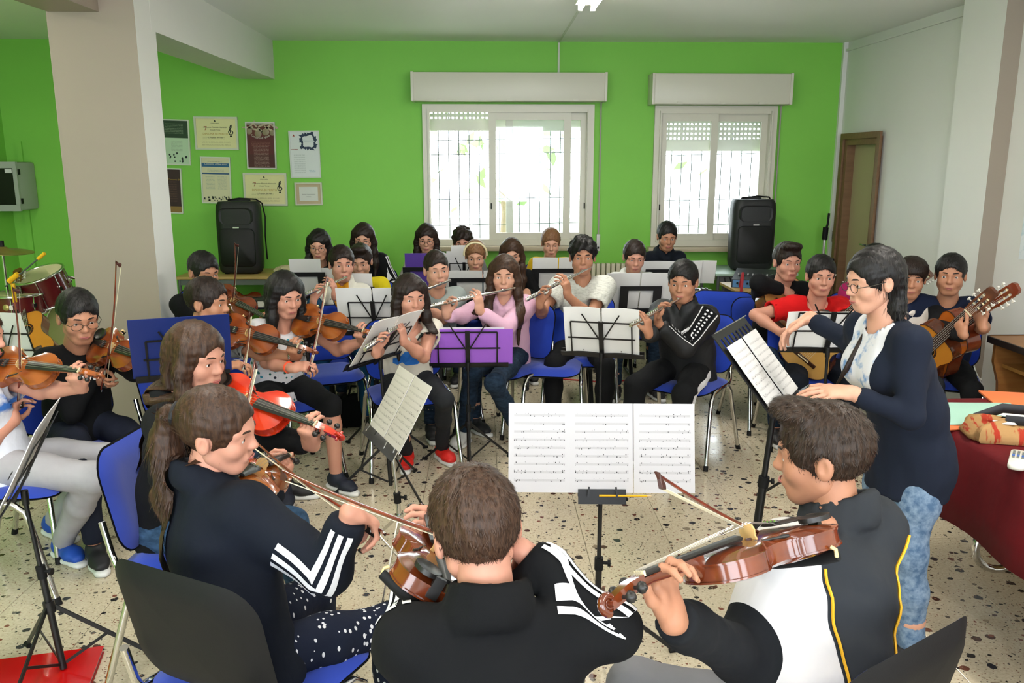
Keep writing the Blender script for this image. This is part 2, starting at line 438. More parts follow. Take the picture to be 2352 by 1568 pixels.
def terrazzo():
    t = NT('terrazzo'); t.set(Roughness=0.17); t.b.inputs['Specular IOR Level'].default_value = 0.55
    p = t.pos(); wob = t.n('ShaderNodeVectorMath', operation='ADD')
    nz = t.n('ShaderNodeTexNoise'); nz.inputs['Scale'].default_value = 60; t.l(p, nz.inputs['Vector'])
    sc = t.n('ShaderNodeVectorMath', operation='SCALE'); sc.inputs['Scale'].default_value = 0.012; t.l(nz.outputs['Color'], sc.inputs[0])
    t.l(p, wob.inputs[0]); t.l(sc.outputs[0], wob.inputs[1]); q = wob.outputs[0]
    base = t.ramp(t.noise(p, 90, 4), [(0.3, 'bfb39b'), (0.7, 'd6ccb6')]); c = base
    for scale, thr, stops, rnd in ((17, 0.33, [(0.0, '2b2a2c'), (0.3, '50322a'), (0.55, '35373d'), (0.75, '8c7f6c'), (0.9, '6a4438')], 1.0),
                                   (31, 0.32, [(0.0, '302c2a'), (0.35, '7c4e3f'), (0.6, '5d5850'), (0.85, 'a59a86')], 1.0),
                                   (80, 0.28, [(0.0, '4b4640'), (0.4, '8a6a58'), (0.8, '9a907c')], 1.0)):
        v = t.vor(q, scale, rnd=rnd); sel = t.n('ShaderNodeSeparateColor'); t.l(v.outputs['Color'], sel.inputs[0])
        m = t.math('LESS_THAN', v.outputs['Distance'], thr)
        size = t.math('LESS_THAN', v.outputs['Distance'], t.math('MULTIPLY', sel.outputs[1], thr * 1.35))
        keep = t.math('GREATER_THAN', sel.outputs[2], 0.24)
        m = t.math('MULTIPLY', t.math('MULTIPLY', m, size), keep)
        c = t.mix(m, c, t.ramp(sel.outputs[0], stops, 'CONSTANT'))
    big = t.noise(p, 1.3, 3); c = t.mix(0.22, c, t.ramp(big, [(0.35, '9c927c'), (0.65, 'd6ccb6')]), 'MULTIPLY')
    t.col(c); rg = t.ramp(t.noise(p, 5, 3), [(0.3, 0.12), (0.7, 0.24)]); t.l(rg, t.b.inputs['Roughness']); return t.m
def plaster(name, c, var=0.05):
    t = NT(name); t.set(Roughness=0.55); t.b.inputs['Specular IOR Level'].default_value = 0.3
    d = lin(c); p = t.pos(); nz = t.noise(p, 2.2, 5, 0.6)
    t.col(t.mix(nz, tuple(x * (1 - var) for x in d[:3]) + (1,), tuple(min(1, x * (1 + var)) for x in d[:3]) + (1,)))
    t.bump(t.noise(p, 160, 3), 0.08, 0.003); return t.m
def dotted(name, base, dots, scale=60, thr=0.3, stretch=(1, 1, 1), keep=0.3, rnd=0.9):
    """small printed motifs"""
    if name in _M: return _M[name]
    t = NT(name); t.set(Roughness=0.9); t.b.inputs['Specular IOR Level'].default_value = 0.2
    v = t.vor(t.co(scale=stretch), scale, rnd=rnd); s = t.n('ShaderNodeSeparateColor'); t.l(v.outputs['Color'], s.inputs[0])
    m = t.math('MULTIPLY', t.math('LESS_THAN', v.outputs['Distance'], thr), t.math('GREATER_THAN', s.outputs[2], keep))
    st = [(i / len(dots), d) for i, d in enumerate(dots)]
    if len(st) == 1: st.append((1.0, dots[0]))
    t.col(t.mix(m, base, t.ramp(s.outputs[0], st, 'CONSTANT')))
    t.bump(t.noise(t.co(), 12, 3), 0.35, 0.03); _M[name] = t.m; return t.m
def streaky(name, a, b, scale=(6, 6, 90), lo=0.45, hi=0.7, rough=0.9, nscale=3):
    if name in _M: return _M[name]
    t = NT(name); t.set(Roughness=rough); t.b.inputs['Specular IOR Level'].default_value = 0.2
    t.col(t.ramp(t.noise(t.co(scale=scale), nscale, 4, 0.6), [(lo, a), (hi, b)])); t.bump(t.noise(t.co(), 12, 3), 0.3, 0.03); _M[name] = t.m; return t.m
def printed(name, fn):
    """a flat printed sheet; fn(t, u, v) returns a colour socket from Generated coordinates"""
    if name in _M: return _M[name]
    t = NT(name); t.set(Roughness=0.6); tc = t.n('ShaderNodeTexCoord'); s = t.n('ShaderNodeSeparateXYZ'); t.l(tc.outputs['Generated'], s.inputs[0])
    t.col(fn(t, s.outputs[0], s.outputs[1], tc.outputs['Generated'])); _M[name] = t.m; return t.m
def score_print(paper='d9d8d8', ink='3b3a3c', lines=11, key='score'):
    """rows of five-line staves with small note marks"""
    def fn(t, u, v, g):
        row = t.math('FRACT', t.math('MULTIPLY', v, lines))
        inrow = t.math('MULTIPLY', t.math('GREATER_THAN', row, 0.36), t.math('LESS_THAN', row, 0.64))
        st = t.math('FRACT', t.math('MULTIPLY', t.math('SUBTRACT', row, 0.36), 17.8))
        line = t.math('MULTIPLY', t.math('LESS_THAN', st, 0.26), inrow)
        mp = t.n('ShaderNodeMapping'); mp.inputs['Scale'].default_value = (34, lines * 3, 1); t.l(g, mp.inputs[0])
        vo = t.vor(mp.outputs[0], 1.0, rnd=0.55); s2 = t.n('ShaderNodeSeparateColor'); t.l(vo.outputs['Color'], s2.inputs[0])
        wide = t.math('MULTIPLY', t.math('GREATER_THAN', row, 0.3), t.math('LESS_THAN', row, 0.74))
        notes = t.math('MULTIPLY', t.math('MULTIPLY', t.math('LESS_THAN', vo.outputs['Distance'], 0.30), t.math('GREATER_THAN', s2.outputs[0], 0.3)), wide)
        mx = t.math('MULTIPLY', t.math('GREATER_THAN', u, 0.09), t.math('LESS_THAN', u, 0.93))
        my = t.math('MULTIPLY', t.math('GREATER_THAN', v, 0.07), t.math('LESS_THAN', v, 0.93))
        k = t.math('MULTIPLY', t.math('MULTIPLY', t.math('MAXIMUM', t.math('MULTIPLY', line, 0.7), notes), mx), my)
        return t.mix(k, paper, ink)
    return printed(key, fn)
CHROME = plain('chrome', 'd2d2d0', 0.12, 1.0); SILVER = plain('flute_silver', 'd8d6cf', 0.2, 1.0)
BLACK_METAL = plain('black_metal', '141416', 0.38, 0.2); BLACK_PLASTIC = plain('black_plastic', '151516', 0.6, spec=0.2, bump=0.12, bscale=400)
BLUE_FABRIC = cloth('blue_fabric', '17379f', 0.85, 0.08, 0.3, fold=0.05); PAPER = plain('paper', 'dad9d8', 0.7)
EBONY = plain('ebony', '1b1918', 0.4); BONE = plain('bone', 'dccfa8', 0.5); WHITE_PAINT = plain('white_frame_paint', 'cfccbd', 0.35)
SCORE = score_print()
# ------------------------------------------------------------------ the room
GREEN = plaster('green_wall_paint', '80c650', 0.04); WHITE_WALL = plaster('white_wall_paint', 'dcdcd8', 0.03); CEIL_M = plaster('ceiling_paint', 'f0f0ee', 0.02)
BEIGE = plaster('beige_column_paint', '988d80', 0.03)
def struct(name, mb, mat, parent=None, smooth=False, bevel=0):
    o = mb.build(name, mat, parent, smooth, bevel=bevel)
    if parent is None: o['kind'] = 'structure'
    return o
def wall_x(mb, x0, x1, z0, z1, y0, y1, holes):
    """a wall in the x-z plane with rectangular holes (x0, x1, z0, z1), made of strips"""
    xs = sorted({x0, x1, *[h[0] for h in holes], *[h[1] for h in holes]})
    for a, b in zip(xs[:-1], xs[1:]):
        zz = [z0]
        for h in sorted(holes, key=lambda h: h[2]):
            if h[0] <= a + 1e-6 and h[1] >= b - 1e-6: zz += [h[2], h[3]]
        zz.append(z1)
        for c, d in zip(zz[::2], zz[1::2]):
            if d - c > 1e-4: mb.box(((a + b) / 2, (y0 + y1) / 2, (c + d) / 2), (b - a, y1 - y0, d - c))
W1 = (-0.575, 1.075, 0.955, 2.285); W2 = (1.70, 2.885, 0.94, 2.275)
mb = MB(); wall_x(mb, WALL_L - 0.2, WALL_R + 0.25, -0.02, CEIL + 0.1, WALL_Y, WALL_Y + 0.28, [W1, W2]); struct('wall_back', mb, GREEN)
DOOR = (7.56, 8.30, 1.985)
mb = MB()
for (y0, y1, z0, z1) in ((WALL_F - .2, DOOR[0], -.02, CEIL + .1), (DOOR[0], DOOR[1], DOOR[2], CEIL + .1), (DOOR[1], WALL_Y, -.02, CEIL + .1)):
    mb.box((WALL_R + .12, (y0 + y1) / 2, (z0 + z1) / 2), (.24, y1 - y0, z1 - z0))
wr = struct('wall_right', mb, WHITE_WALL)
mb = MB(); mb.box((WALL_L - .1, (WALL_F + WALL_Y) / 2, CEIL / 2), (.2, WALL_Y - WALL_F, CEIL + .2)); struct('wall_left', mb, GREEN)
mb = MB(); wall_x(mb, WALL_L - .2, WALL_R + .25, -.02, CEIL + .1, WALL_F - .25, WALL_F, [(a, b, 0.9, 2.5) for a, b in FRONT_WINDOWS]); struct('wall_front', mb, WHITE_WALL)
mb = MB(); mb.box(((WALL_L + WALL_R) / 2, (WALL_F + WALL_Y) / 2, CEIL + .06), (WALL_R - WALL_L + .5, WALL_Y - WALL_F + .5, .12)); struct('ceiling', mb, CEIL_M)
# column with the beam that runs from it to the back wall, and on towards the front of the room
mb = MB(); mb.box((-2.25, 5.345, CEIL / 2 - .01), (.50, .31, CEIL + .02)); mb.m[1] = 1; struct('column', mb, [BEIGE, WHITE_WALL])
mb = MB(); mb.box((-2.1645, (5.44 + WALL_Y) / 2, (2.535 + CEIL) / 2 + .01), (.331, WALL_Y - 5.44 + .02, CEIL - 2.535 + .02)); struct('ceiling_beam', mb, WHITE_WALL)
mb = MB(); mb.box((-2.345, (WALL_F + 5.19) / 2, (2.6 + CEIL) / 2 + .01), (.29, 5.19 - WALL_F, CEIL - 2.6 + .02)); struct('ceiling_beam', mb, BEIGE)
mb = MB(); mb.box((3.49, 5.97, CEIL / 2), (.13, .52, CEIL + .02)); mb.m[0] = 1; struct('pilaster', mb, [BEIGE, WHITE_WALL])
mb = MB(); mb.box((WALL_R - .008, 6.65, 0.05), (.016, 1.6, .1)); struct('baseboard_right', mb, plain('grey_stone_skirting', '8a857c', 0.4, var=.2))
mb = MB(); mb.box(((WALL_L + WALL_R) / 2, WALL_Y - .008, 0.05), (WALL_R - WALL_L, .016, .1)); struct('baseboard_back', mb, plain('grey_stone_skirting', '8a857c'))
mb = MB(); mb.box((WALL_R - .012, 7.25, CEIL - .075), (.024, 2.5, .02)); struct('trim_1', mb, WHITE_WALL)
mb = MB(); mb.box((WALL_R - .02, WALL_Y - .02, CEIL / 2), (.04, .04, CEIL)); struct('trim_2', mb, WHITE_WALL)
# ---- floor: terrazzo tiles with recessed joints
TERR = terrazzo(); PITCH = 0.40; ox = at_z(1323, 1170, 0)[0] % PITCH; oy = at_z(1500, 997, 0)[1] % PITCH
mb = MB(); mb.box(((WALL_L + WALL_R) / 2, (WALL_F + WALL_Y) / 2, -.045), (WALL_R - WALL_L + .5, WALL_Y - WALL_F + .5, .08)); floor = struct('floor', mb, plain('floor_grout', '8d836f', 0.8))
def proj(p):
    v = np.asarray(p, float) - cC; z = v @ cF; return 1176 + FPX * (v @ cR) / z, 784 - FPX * (v @ cU) / z, z
tb = MB(); hw = PITCH / 2 - .0011; c = .0016
tb.rings([[(sx * (hw + e), sy * (hw + e), z) for sx, sy in ((-1, -1), (1, -1), (1, 1), (-1, 1))] for e, z in ((0, -.008), (0, -c * .6), (-c, 0))], False, True)
tile_me = tb.mesh('tile', TERR); near = []; rest = []
for i in range(int((WALL_L - ox) / PITCH) - 1, int((WALL_R - ox) / PITCH) + 1):
    for j in range(int((WALL_F - oy) / PITCH) - 1, int((WALL_Y - oy) / PITCH) + 1):
        x, y = ox + (i + .5) * PITCH, oy + (j + .5) * PITCH
        u, v, z = proj((x, y, 0)); see = z > .5 and -150 < u < 2500 and v < 1750 and not (x < -2.6 and y > 6)
        (near if see else rest).append((math.hypot(x, y), x, y))
near.sort(); rest += near[300:]
for _, x, y in near[:300]: link('tile', tile_me, floor, (x, y, 0))
tb = MB()
for _, x, y in rest: tb.rings([[(x + sx * (hw + e), y + sy * (hw + e), z) for sx, sy in ((-1, -1), (1, -1), (1, 1), (-1, 1))] for e, z in ((0, -.008), (0, -c * .6), (-c, 0))], False, True)
tag(tb.build('tiles', TERR, floor), kind='stuff')
# ---- door in the right wall
dm = wood('brown_door_frame', '6f5238', '7d5e42', .5); mb = MB()
for y in (DOOR[0], DOOR[1]): mb.box((WALL_R + .05, y + (.035 if y == DOOR[0] else -.035), DOOR[2] / 2), (.16, .07, DOOR[2]))
mb.box((WALL_R + .05, (DOOR[0] + DOOR[1]) / 2, DOOR[2] - .035), (.16, DOOR[1] - DOOR[0] - .14, .07))
for y in (DOOR[0] - .02, DOOR[1] + .02): mb.box((WALL_R - .042, y, DOOR[2] / 2 + .02), (.02, .06, DOOR[2] + .04))
mb.box((WALL_R - .042, (DOOR[0] + DOOR[1]) / 2, DOOR[2] + .0125), (.02, DOOR[1] - DOOR[0] - .02, .055)); dr = struct('door_1', mb, dm)
mb = MB(); mb.box((WALL_R + .07, (DOOR[0] + DOOR[1]) / 2, DOOR[2] / 2), (.04, DOOR[1] - DOOR[0] - .13, DOOR[2] - .08)); struct('door_leaf', mb, plain('cream_door', 'a79d78', .5), dr)
mb = MB(); mb.tube([(WALL_R + .05, 7.70, 1.0), (WALL_R + .0, 7.70, 1.0), (WALL_R - .01, 7.72, 1.0), (WALL_R - .01, 7.82, 1.0)], .009, 8); struct('door_handle', mb, CHROME, dr, True)
# ---- windows
def window(name, W, box, sashes, slat_rows, open_to=None):
    x0, x1, z0, z1 = W; Yf = WALL_Y - .03; mb = MB(); t = .055
    for (a, b, c, d) in ((x0 - .015, x0 + t, z0 - .02, z1 + .02), (x1 - t, x1 + .015, z0 - .02, z1 + .02), (x0 + t, x1 - t, z1 - t, z1 + .02), (x0 + t, x1 - t, z0 - .02, z0 + t * .8)):
        mb.box(((a + b) / 2, Yf + .045, (c + d) / 2), (b - a, .11, d - c))
    for (a, b) in ((x0 + .035, x0 + .05), (x1 - .05, x1 - .035)): mb.box(((a + b) / 2, Yf - .022, (z0 + z1) / 2), (b - a, .024, z1 - z0 - .06))
    win = struct(name, mb, WHITE_PAINT)
    mb = MB(); mb.box(((x0 + x1) / 2, WALL_Y - .04, z0 - .045), (x1 - x0 + .10, .17, .045)); struct('window_sill', mb, plain('marble_sill', 'b9ac92', .3, var=.12), win, bevel=.005)
    for (a, b, dy) in sashes:
        w = .07; y = Yf + .035 + dy; mb = MB()
        for (p, q, r_, u_) in ((a, a + w, z0 + .03, z1 - .05), (b - w, b, z0 + .03, z1 - .05), (a + w, b - w, z0 + .03, z0 + .105), (a + w, b - w, z1 - .125, z1 - .05)):
            mb.box(((p + q) / 2, y, (r_ + u_) / 2), (q - p, .032, u_ - r_))
        sash = struct('sash', mb, WHITE_PAINT, win)
        mb = MB(); mb.box(((a + b) / 2, y, (z0 + z1) / 2), (b - a - 2 * w + .01, .006, z1 - z0 - .22)); struct('pane', mb, glass(), sash)
        mb = MB(); mb.box((a + .022 if dy <= 0.005 else b - .022, y - .018, z0 + .37), (.012, .008, .06)); struct('pull', mb, BLACK_PLASTIC, sash)
    # roller shutter slats with light holes, partly lowered
    sm = plain('shutter_slat', 'd5d3cb', .5); zb = z1 - .03
    for r in range(slat_rows + 1):
        h = .047; zt = zb - r * h; mb = MB(); Ys = WALL_Y + .16
        if r == slat_rows: mb.box(((x0 + x1) / 2, Ys, zt - .05), (x1 - x0 + .02, .014, .10))
        else:
            mb.box(((x0 + x1) / 2, Ys, zt - .007), (x1 - x0 + .02, .012, .014)); mb.box(((x0 + x1) / 2, Ys, zt - .039), (x1 - x0 + .02, .012, .016))
            n = int((x1 - x0) / .042)
            for i in range(n + 1): mb.box((x0 + (x1 - x0) * i / n, Ys, zt - .0225), (.020, .012, .018))
        struct('shutter_slat', mb, sm, win)
    # grille outside
    gm = plain('grille_iron', '4c5256', .5); mb = MB(); Yg = WALL_Y + .24
    n = int((x1 - x0) / .103)
    for i in range(n + 1): mb = MB(); mb.cyl((x0 + .02 + i * .103, Yg, z0 - .05), (x0 + .02 + i * .103, Yg, z1 + .05), .005, 8); struct('grille_bar', mb, gm, win, True)
    for z in (z0 + .16, z0 + .42, z1 - .32, z1 - .46): mb = MB(); mb.cyl((x0 - .02, Yg, z), (x1 + .02, Yg, z + .03), .004, 8); struct('grille_bar', mb, gm, win, True)
    # shutter box above
    bx0, bx1, bz0, bz1 = box; mb = MB(); mb.box(((bx0 + bx1) / 2, WALL_Y - .11, (bz0 + bz1) / 2), (bx1 - bx0 - .05, .22, bz1 - bz0)); bo = struct('shutter_box', mb, WHITE_PAINT, win, bevel=.006)
    for x in (bx0 + .013, bx1 - .013): mb = MB(); mb.box((x, WALL_Y - .112, (bz0 + bz1) / 2), (.026, .232, bz1 - bz0 + .008)); struct('end_cap', mb, WHITE_PAINT, bo, bevel=.004)
    for x in (bx0 + .27, (bx0 + bx1) / 2, bx1 - .30): mb = MB(); mb.box((x, WALL_Y - .223, bz0 + .01), (.05, .012, .022)); struct('clip', mb, WHITE_PAINT, bo)
    return win
win1 = window('window_1', W1, (-.68, 1.185, 2.325, 2.585), [(.055, .865, 0.0), (.225, 1.035, .045)], 2)
win2 = window('window_2', W2, (1.615, 2.97, 2.30, 2.58), [(1.745, 2.325, 0.0), (2.255, 2.84, .045)], 6)
for wn, x, zt, zb in ((win1, 1.155, 2.33, 1.02), (win2, 2.935, 2.30, 1.0)):
    mb = MB(); mb.box((x, WALL_Y - .02, (zt + zb) / 2), (.014, .003, zt - zb)); struct('shutter_strap', mb, plain('grey_strap', '9b988e', .8), wn)
    mb = MB(); mb.box((x, WALL_Y - .015, zb - .06), (.036, .03, .17)); wd = struct('strap_winder', mb, plain('winder_white', 'c8c8c4', .4), wn, bevel=.004)
    mb = MB(); mb.box((x, WALL_Y - .032, zb - .11), (.016, .004, .02)); struct('winder_slot', mb, BLACK_PLASTIC, wd)
# ---- conduits, switch, sockets, radiator
mb = MB(); lx = at_z(1285, 85, CEIL)[0]
mb.box((.735, WALL_Y - .008, (CEIL + 2.58) / 2), (.018, .016, CEIL - 2.58)); mb.box((.735, (6.3 + WALL_Y) / 2, CEIL - .006), (.016, WALL_Y - 6.3, .012))
tag(mb.build('cable_conduit', plain('conduit_white', 'cdd0c4', .5)), 'thin cable conduit running from ceiling lamp down to big window', 'conduit')
mb = MB(); mb.box((WALL_L + .14, WALL_Y - .012, 1.0), (.05, .024, 1.9)); tag(mb.build('cable_conduit', GREEN), 'green painted conduit on back wall behind the drums', 'conduit')
def plate(name, label, x, z, w, h, holes, cat, on='back', y=0):
    r = tag(empty(name, loc=(x, WALL_Y - .001, z) if on == 'back' else (WALL_R - .001, y, z)), label, cat)
    mb = MB()
    if on == 'back':
        mb.box((0, -.012, 0), (w, .024, h)); mb.build('plate', plain('socket_cream', 'c9c7b2', .4), r, bevel=.003)
        for dx in holes: mb = MB(); mb.box((dx, -.0255, .008), (.034, .006, .03)); mb.cyl((dx - .008, -.027, .008), (dx - .008, -.03, .008), .006, 8); mb.cyl((dx + .008, -.027, .008), (dx + .008, -.03, .008), .006, 8); mb.build('outlet', BLACK_PLASTIC, r)
    else:
        mb.box((-.008, 0, 0), (.016, w, h)); mb.build('plate', plain('bronze_plate', '7d704e', .35, .6), r, bevel=.003); mb = MB(); mb.box((-.019, 0, 0), (.008, w * .3, h * .5)); mb.build('rocker', plain('rocker', '4a4436', .4), r)
plate('wall_socket', 'cream double socket on wall behind the left speaker table', *at_y(585, 637, WALL_Y)[[0, 2]], .16, .10, (-.035, .035), 'socket')
plate('wall_socket', 'cream double socket on wall beside the right speaker table', *at_y(1625, 632, WALL_Y)[[0, 2]], .16, .10, (-.035, .035), 'socket')
plate('light_switch', 'small bronze light switch beside the brown door', 0, 1.02, .07, .11, (), 'switch', 'right', 8.42)
rad = tag(empty('radiator', loc=(1.40, WALL_Y - .08, 0)), 'cream column radiator under wall between the two windows', 'radiator'); rm = plain('radiator_cream', 'd2cdb4', .4)
for i in range(15): mb = MB(); mb.box((-.35 + i * .05, 0, .46), (.040, .09, .60)); mb.build('radiator_section', rm, rad, bevel=.012)
for x in (-.33, .33): mb = MB(); mb.box((x, 0, .08), (.03, .06, .16)); mb.build('foot', rm, rad)
# ---- ceiling lamps
def lamp(name, label, x, y, power):
    r = tag(empty(name, loc=(x, y, CEIL)), label, 'lamp', 'fluorescent lamps on the ceiling'); mb = MB()
    mb.box((0, 0, -.03), (.16, 1.24, .06)); mb.build('housing', plain('lamp_housing', 'e2e2e0', .4), r, bevel=.006)
    for dx in (-.045, .045):
        mb = MB(); mb.cyl((dx, -.58, -.085), (dx, .58, -.085), .014, 12); mb.build('tube', emit('fluorescent', 'fff6e6', 26.0), r, True)
        for e in (-.6, .6): mb = MB(); mb.box((dx, e, -.075), (.03, .03, .05)); mb.build('lamp_holder', plain('lamp_housing', 'e2e2e0'), r)
    l = bpy.data.lights.new('lamp_light', 'AREA'); l.shape = 'RECTANGLE'; l.size = .15; l.size_y = 1.15; l.energy = power; l.color = (1, .97, .91)
    o = bpy.data.objects.new('lamp_light', l); COL.objects.link(o); o.parent = r; o.location = (0, 0, -.11); o['kind'] = 'helper'
LAMP_W = 20
lamp('ceiling_lamp', 'lit twin tube lamp on ceiling at top edge of picture', .73, 5.62, LAMP_W)
for x, y, l_ in ((-1.1, 2.6, 'above the girl with ponytail'), (1.9, 2.6, 'above the table with red cloth'), (-1.1, 0.2, 'behind the camera at left'), (1.9, 0.2, 'behind the camera at right')): lamp('ceiling_lamp', 'lit twin tube lamp on ceiling ' + l_, x, y, LAMP_W)
for x in (-3.5,): lamp('ceiling_lamp', 'lit twin tube lamp on ceiling beyond the column', x, 5.0, LAMP_W * .5)
# ---- framed sheets on the green wall
def poster(name, label, px0, py0, px1, py1, fn, cat='poster', frame_col='cfd3c8', tilt=0.0, fw=.012):
    a = at_y(px0, py0, WALL_Y); b = at_y(px1, py1, WALL_Y); w = b[0] - a[0]; h = a[2] - b[2]
    r = tag(empty(name, loc=((a[0] + b[0]) / 2, WALL_Y, (a[2] + b[2]) / 2)), label, cat); r.rotation_euler = (0, tilt, 0)
    mb = MB()
    for (x, z, sx, sz) in ((0, h / 2 - fw / 2, w, fw), (0, -h / 2 + fw / 2, w, fw), (-w / 2 + fw / 2, 0, fw, h - 2 * fw), (w / 2 - fw / 2, 0, fw, h - 2 * fw)): mb.box((x, -.010, z), (sx, .020, sz))
    mb.build('frame', plain('poster_frame_' + frame_col, frame_col, .4), r)
    sh = MB(); W_, H_ = w - 2 * fw, h - 2 * fw; V = [(-W_ / 2, -H_ / 2, 0), (W_ / 2, -H_ / 2, 0), (W_ / 2, H_ / 2, 0), (-W_ / 2, H_ / 2, 0), (-W_ / 2, -H_ / 2, -.004), (W_ / 2, -H_ / 2, -.004), (W_ / 2, H_ / 2, -.004), (-W_ / 2, H_ / 2, -.004)]
    sh.add(V, [(0, 1, 2, 3), (4, 7, 6, 5)]); o = sh.build('sheet', fn, r); o.rotation_euler = (R90, 0, 0); o.location = (0, -.012, 0)
    return r, w, h
def ink(r, V, F, x, z, size, mat, name='lettering', rot=0.0):
    V = np.asarray(V) * size; c_, s_ = math.cos(rot), math.sin(rot); mb = MB(); mb.add(np.stack([x + V[:, 0] * c_ - V[:, 1] * s_, np.full(len(V), -.0135), z + V[:, 0] * s_ + V[:, 1] * c_], 1), F); return mb.build(name, mat, r)
def band_print(key, stops, axis='v', lines=None, ink_c='6b6a60'):
    """flat print: bands of colour along the sheet with faint text rows"""
    def fn(t, u, v, g):
        c = t.ramp(v if axis == 'v' else u, stops, 'CONSTANT')
        if lines:
            for (v0, v1, u0, u1, n, col) in lines:
                row = t.math('FRACT', t.math('MULTIPLY', t.math('SUBTRACT', v, v0), n / (v1 - v0)))
                mp = t.n('ShaderNodeMapping'); mp.inputs['Scale'].default_value = (60, n / (v1 - v0), 1); t.l(g, mp.inputs[0]); nz = t.noise(mp.outputs[0], 1.0, 2)
                k = t.math('MULTIPLY', t.math('LESS_THAN', row, .5), t.math('GREATER_THAN', nz, .46))
                for op, s_, l_ in (('GREATER_THAN', v, v0), ('LESS_THAN', v, v1), ('GREATER_THAN', u, u0), ('LESS_THAN', u, u1)): k = t.math('MULTIPLY', k, t.math(op, s_, l_))
                c = t.mix(t.math('MULTIPLY', k, .6), c, col)
        return c
    return printed(key, fn)
DARK_INK = plain('dark_ink', '23302e', .7); GOLD_INK = plain('gold_ink', 'b08a2c', .6); WHITE_INK = plain('white_ink', 'd9d4cc', .6); RED_INK = plain('red_ink', '9a3328', .6)
def clef():
    """a treble clef outline as a ribbon"""
    pts = [(-.05, -.62), (-.11, -.56), (-.06, -.48), (.02, -.52), (.04, -.62), (.0, -.40), (-.06, .0), (-.10, .36), (-.02, .62), (.09, .70), (.10, .52), (-.02, .30), (-.20, .10), (-.27, -.10), (-.16, -.32), (.06, -.34), (.20, -.20), (.18, -.02), (.04, .06), (-.08, -.02), (-.06, -.16), (.02, -.18)]
    P = []
    for i in range(len(pts) - 1):
        p0, p1, p2, p3 = [A(*pts[max(0, min(len(pts) - 1, i + q))]) for q in (-1, 0, 1, 2)]
        for t in (0, .25, .5, .75): P.append(.5 * (2 * p1 + (p2 - p0) * t + (2 * p0 - 5 * p1 + 4 * p2 - p3) * t * t + (3 * p1 - p0 - 3 * p2 + p3) * t ** 3))
    V = []; 
    for i, p in enumerate(P):
        d = P[min(i + 1, len(P) - 1)] - P[max(i - 1, 0)]; n = A(-d[1], d[0]) / max(np.linalg.norm(d), 1e-6); w = .030 + .028 * abs(math.sin(i * .16)); V += [(p[0] + n[0] * w, p[1] + n[1] * w, 0), (p[0] - n[0] * w, p[1] - n[1] * w, 0)]
    return np.array(V), [(2 * i, 2 * i + 1, 2 * i + 3, 2 * i + 2) for i in range(len(P) - 1)]
CLEF = clef()
note_rows = lambda v0, v1, u0=.08, u1=.92, n=8, col='7d7b6e': (v0, v1, u0, u1, n, col)
p, w, h = poster('poster', 'framed poster, dark green top over pale lower half, beside the column', 369, 274, 441, 379, band_print('poster_green', [(0, 'b9d2b4'), (.60, '1d3a22')], lines=[note_rows(.70, .95, .1, .8, 7, '86987e'), note_rows(.30, .55, .3, .75, 8, '8ca08a')]), tilt=.03)
for i in range(16): ink(p, [(-.5, -.5, 0), (.5, -.5, 0), (.6, .5, 0), (-.3, .6, 0)], [(0, 1, 2, 3)], (RNG.random() - .35) * w * .75, -h * (.24 + .2 * RNG.random()), .010 + .008 * RNG.random(), DARK_INK, 'note_mark', RNG.random() * 3)
p, w, h = poster('poster', 'framed dark brown poster with ochre foot, lowest beside the column', 372, 386, 424, 490, band_print('poster_brown', [(0, '8a6a33'), (.14, '34181a')], lines=[note_rows(.25, .75, .2, .75, 9, '5b3a34')]), tilt=.03); V, F = text_shape('Concerto 2018', 1.0); ink(p, V, F, .03, h * .25, .022, GOLD_INK)
p, w, h = poster('poster', 'framed programme sheet with blue header bands above left speaker', 459, 360, 535, 467, band_print('poster_blue', [(0, 'cfcba9'), (.635, '1b4a7a'), (.665, 'cfcba9'), (.80, '1d5b86'), (.885, 'cfcba9')], lines=[note_rows(.30, .60, .12, .45, 10, '8f9d94'), note_rows(.30, .60, .55, .9, 10, '8f9d94'), note_rows(.69, .78, .2, .8, 3, '8f9d94'), note_rows(.91, .96, .2, .75, 1, '8f8d80')]), tilt=.025)
V, F = text_shape('Concerto di fine anno', 1.0, shear=.3); ink(p, V, F, 0, h * .345, .024, WHITE_INK)
for i in range(26): ink(p, [(-.5, -.5, 0), (.5, -.5, 0), (.6, .5, 0), (-.3, .6, 0)], [(0, 1, 2, 3)], (RNG.random() - .5) * w * .85, -h * (.34 + .10 * RNG.random()), .008 + .010 * RNG.random(), DARK_INK, 'note_mark', RNG.random() * 3)
p, w, h = poster('poster', 'framed dark red poster with white baubles at the top', 563, 280, 637, 388, band_print('poster_red', [(0, '4a1d1c'), (.3, '571c1d'), (.72, '5e2a20'), (.95, '8d8378')], lines=[note_rows(.03, .50, .22, .78, 16, 'a88a82'), note_rows(.50, .60, .15, .85, 3, '9a6a60')]), tilt=.012, frame_col='c9ccc6')
V, F = text_shape('Concerto di Natale', 1.0); th = -V[:, 0] * .16; V2 = np.stack([np.sin(-th) * 5.0 * 1.0, V[:, 1] + (1 - np.cos(th)) * 5.0, V[:, 2]], 1); ink(p, V2, F, 0, h * .16, .030, WHITE_INK)
for i, (x, z, s_) in enumerate(((-.38, .30, .030), (-.08, .25, .034), (.18, .29, .034), (.40, .27, .026))):
    mb = MB(); mb.lathe([(.0001, .003), (s_ * .8, .002), (s_, 0)], (x * w, -.013, z * h), (0, -1, 0), 14); mb.build('bauble', plain('bauble', '8d7f66', .4), p, True)
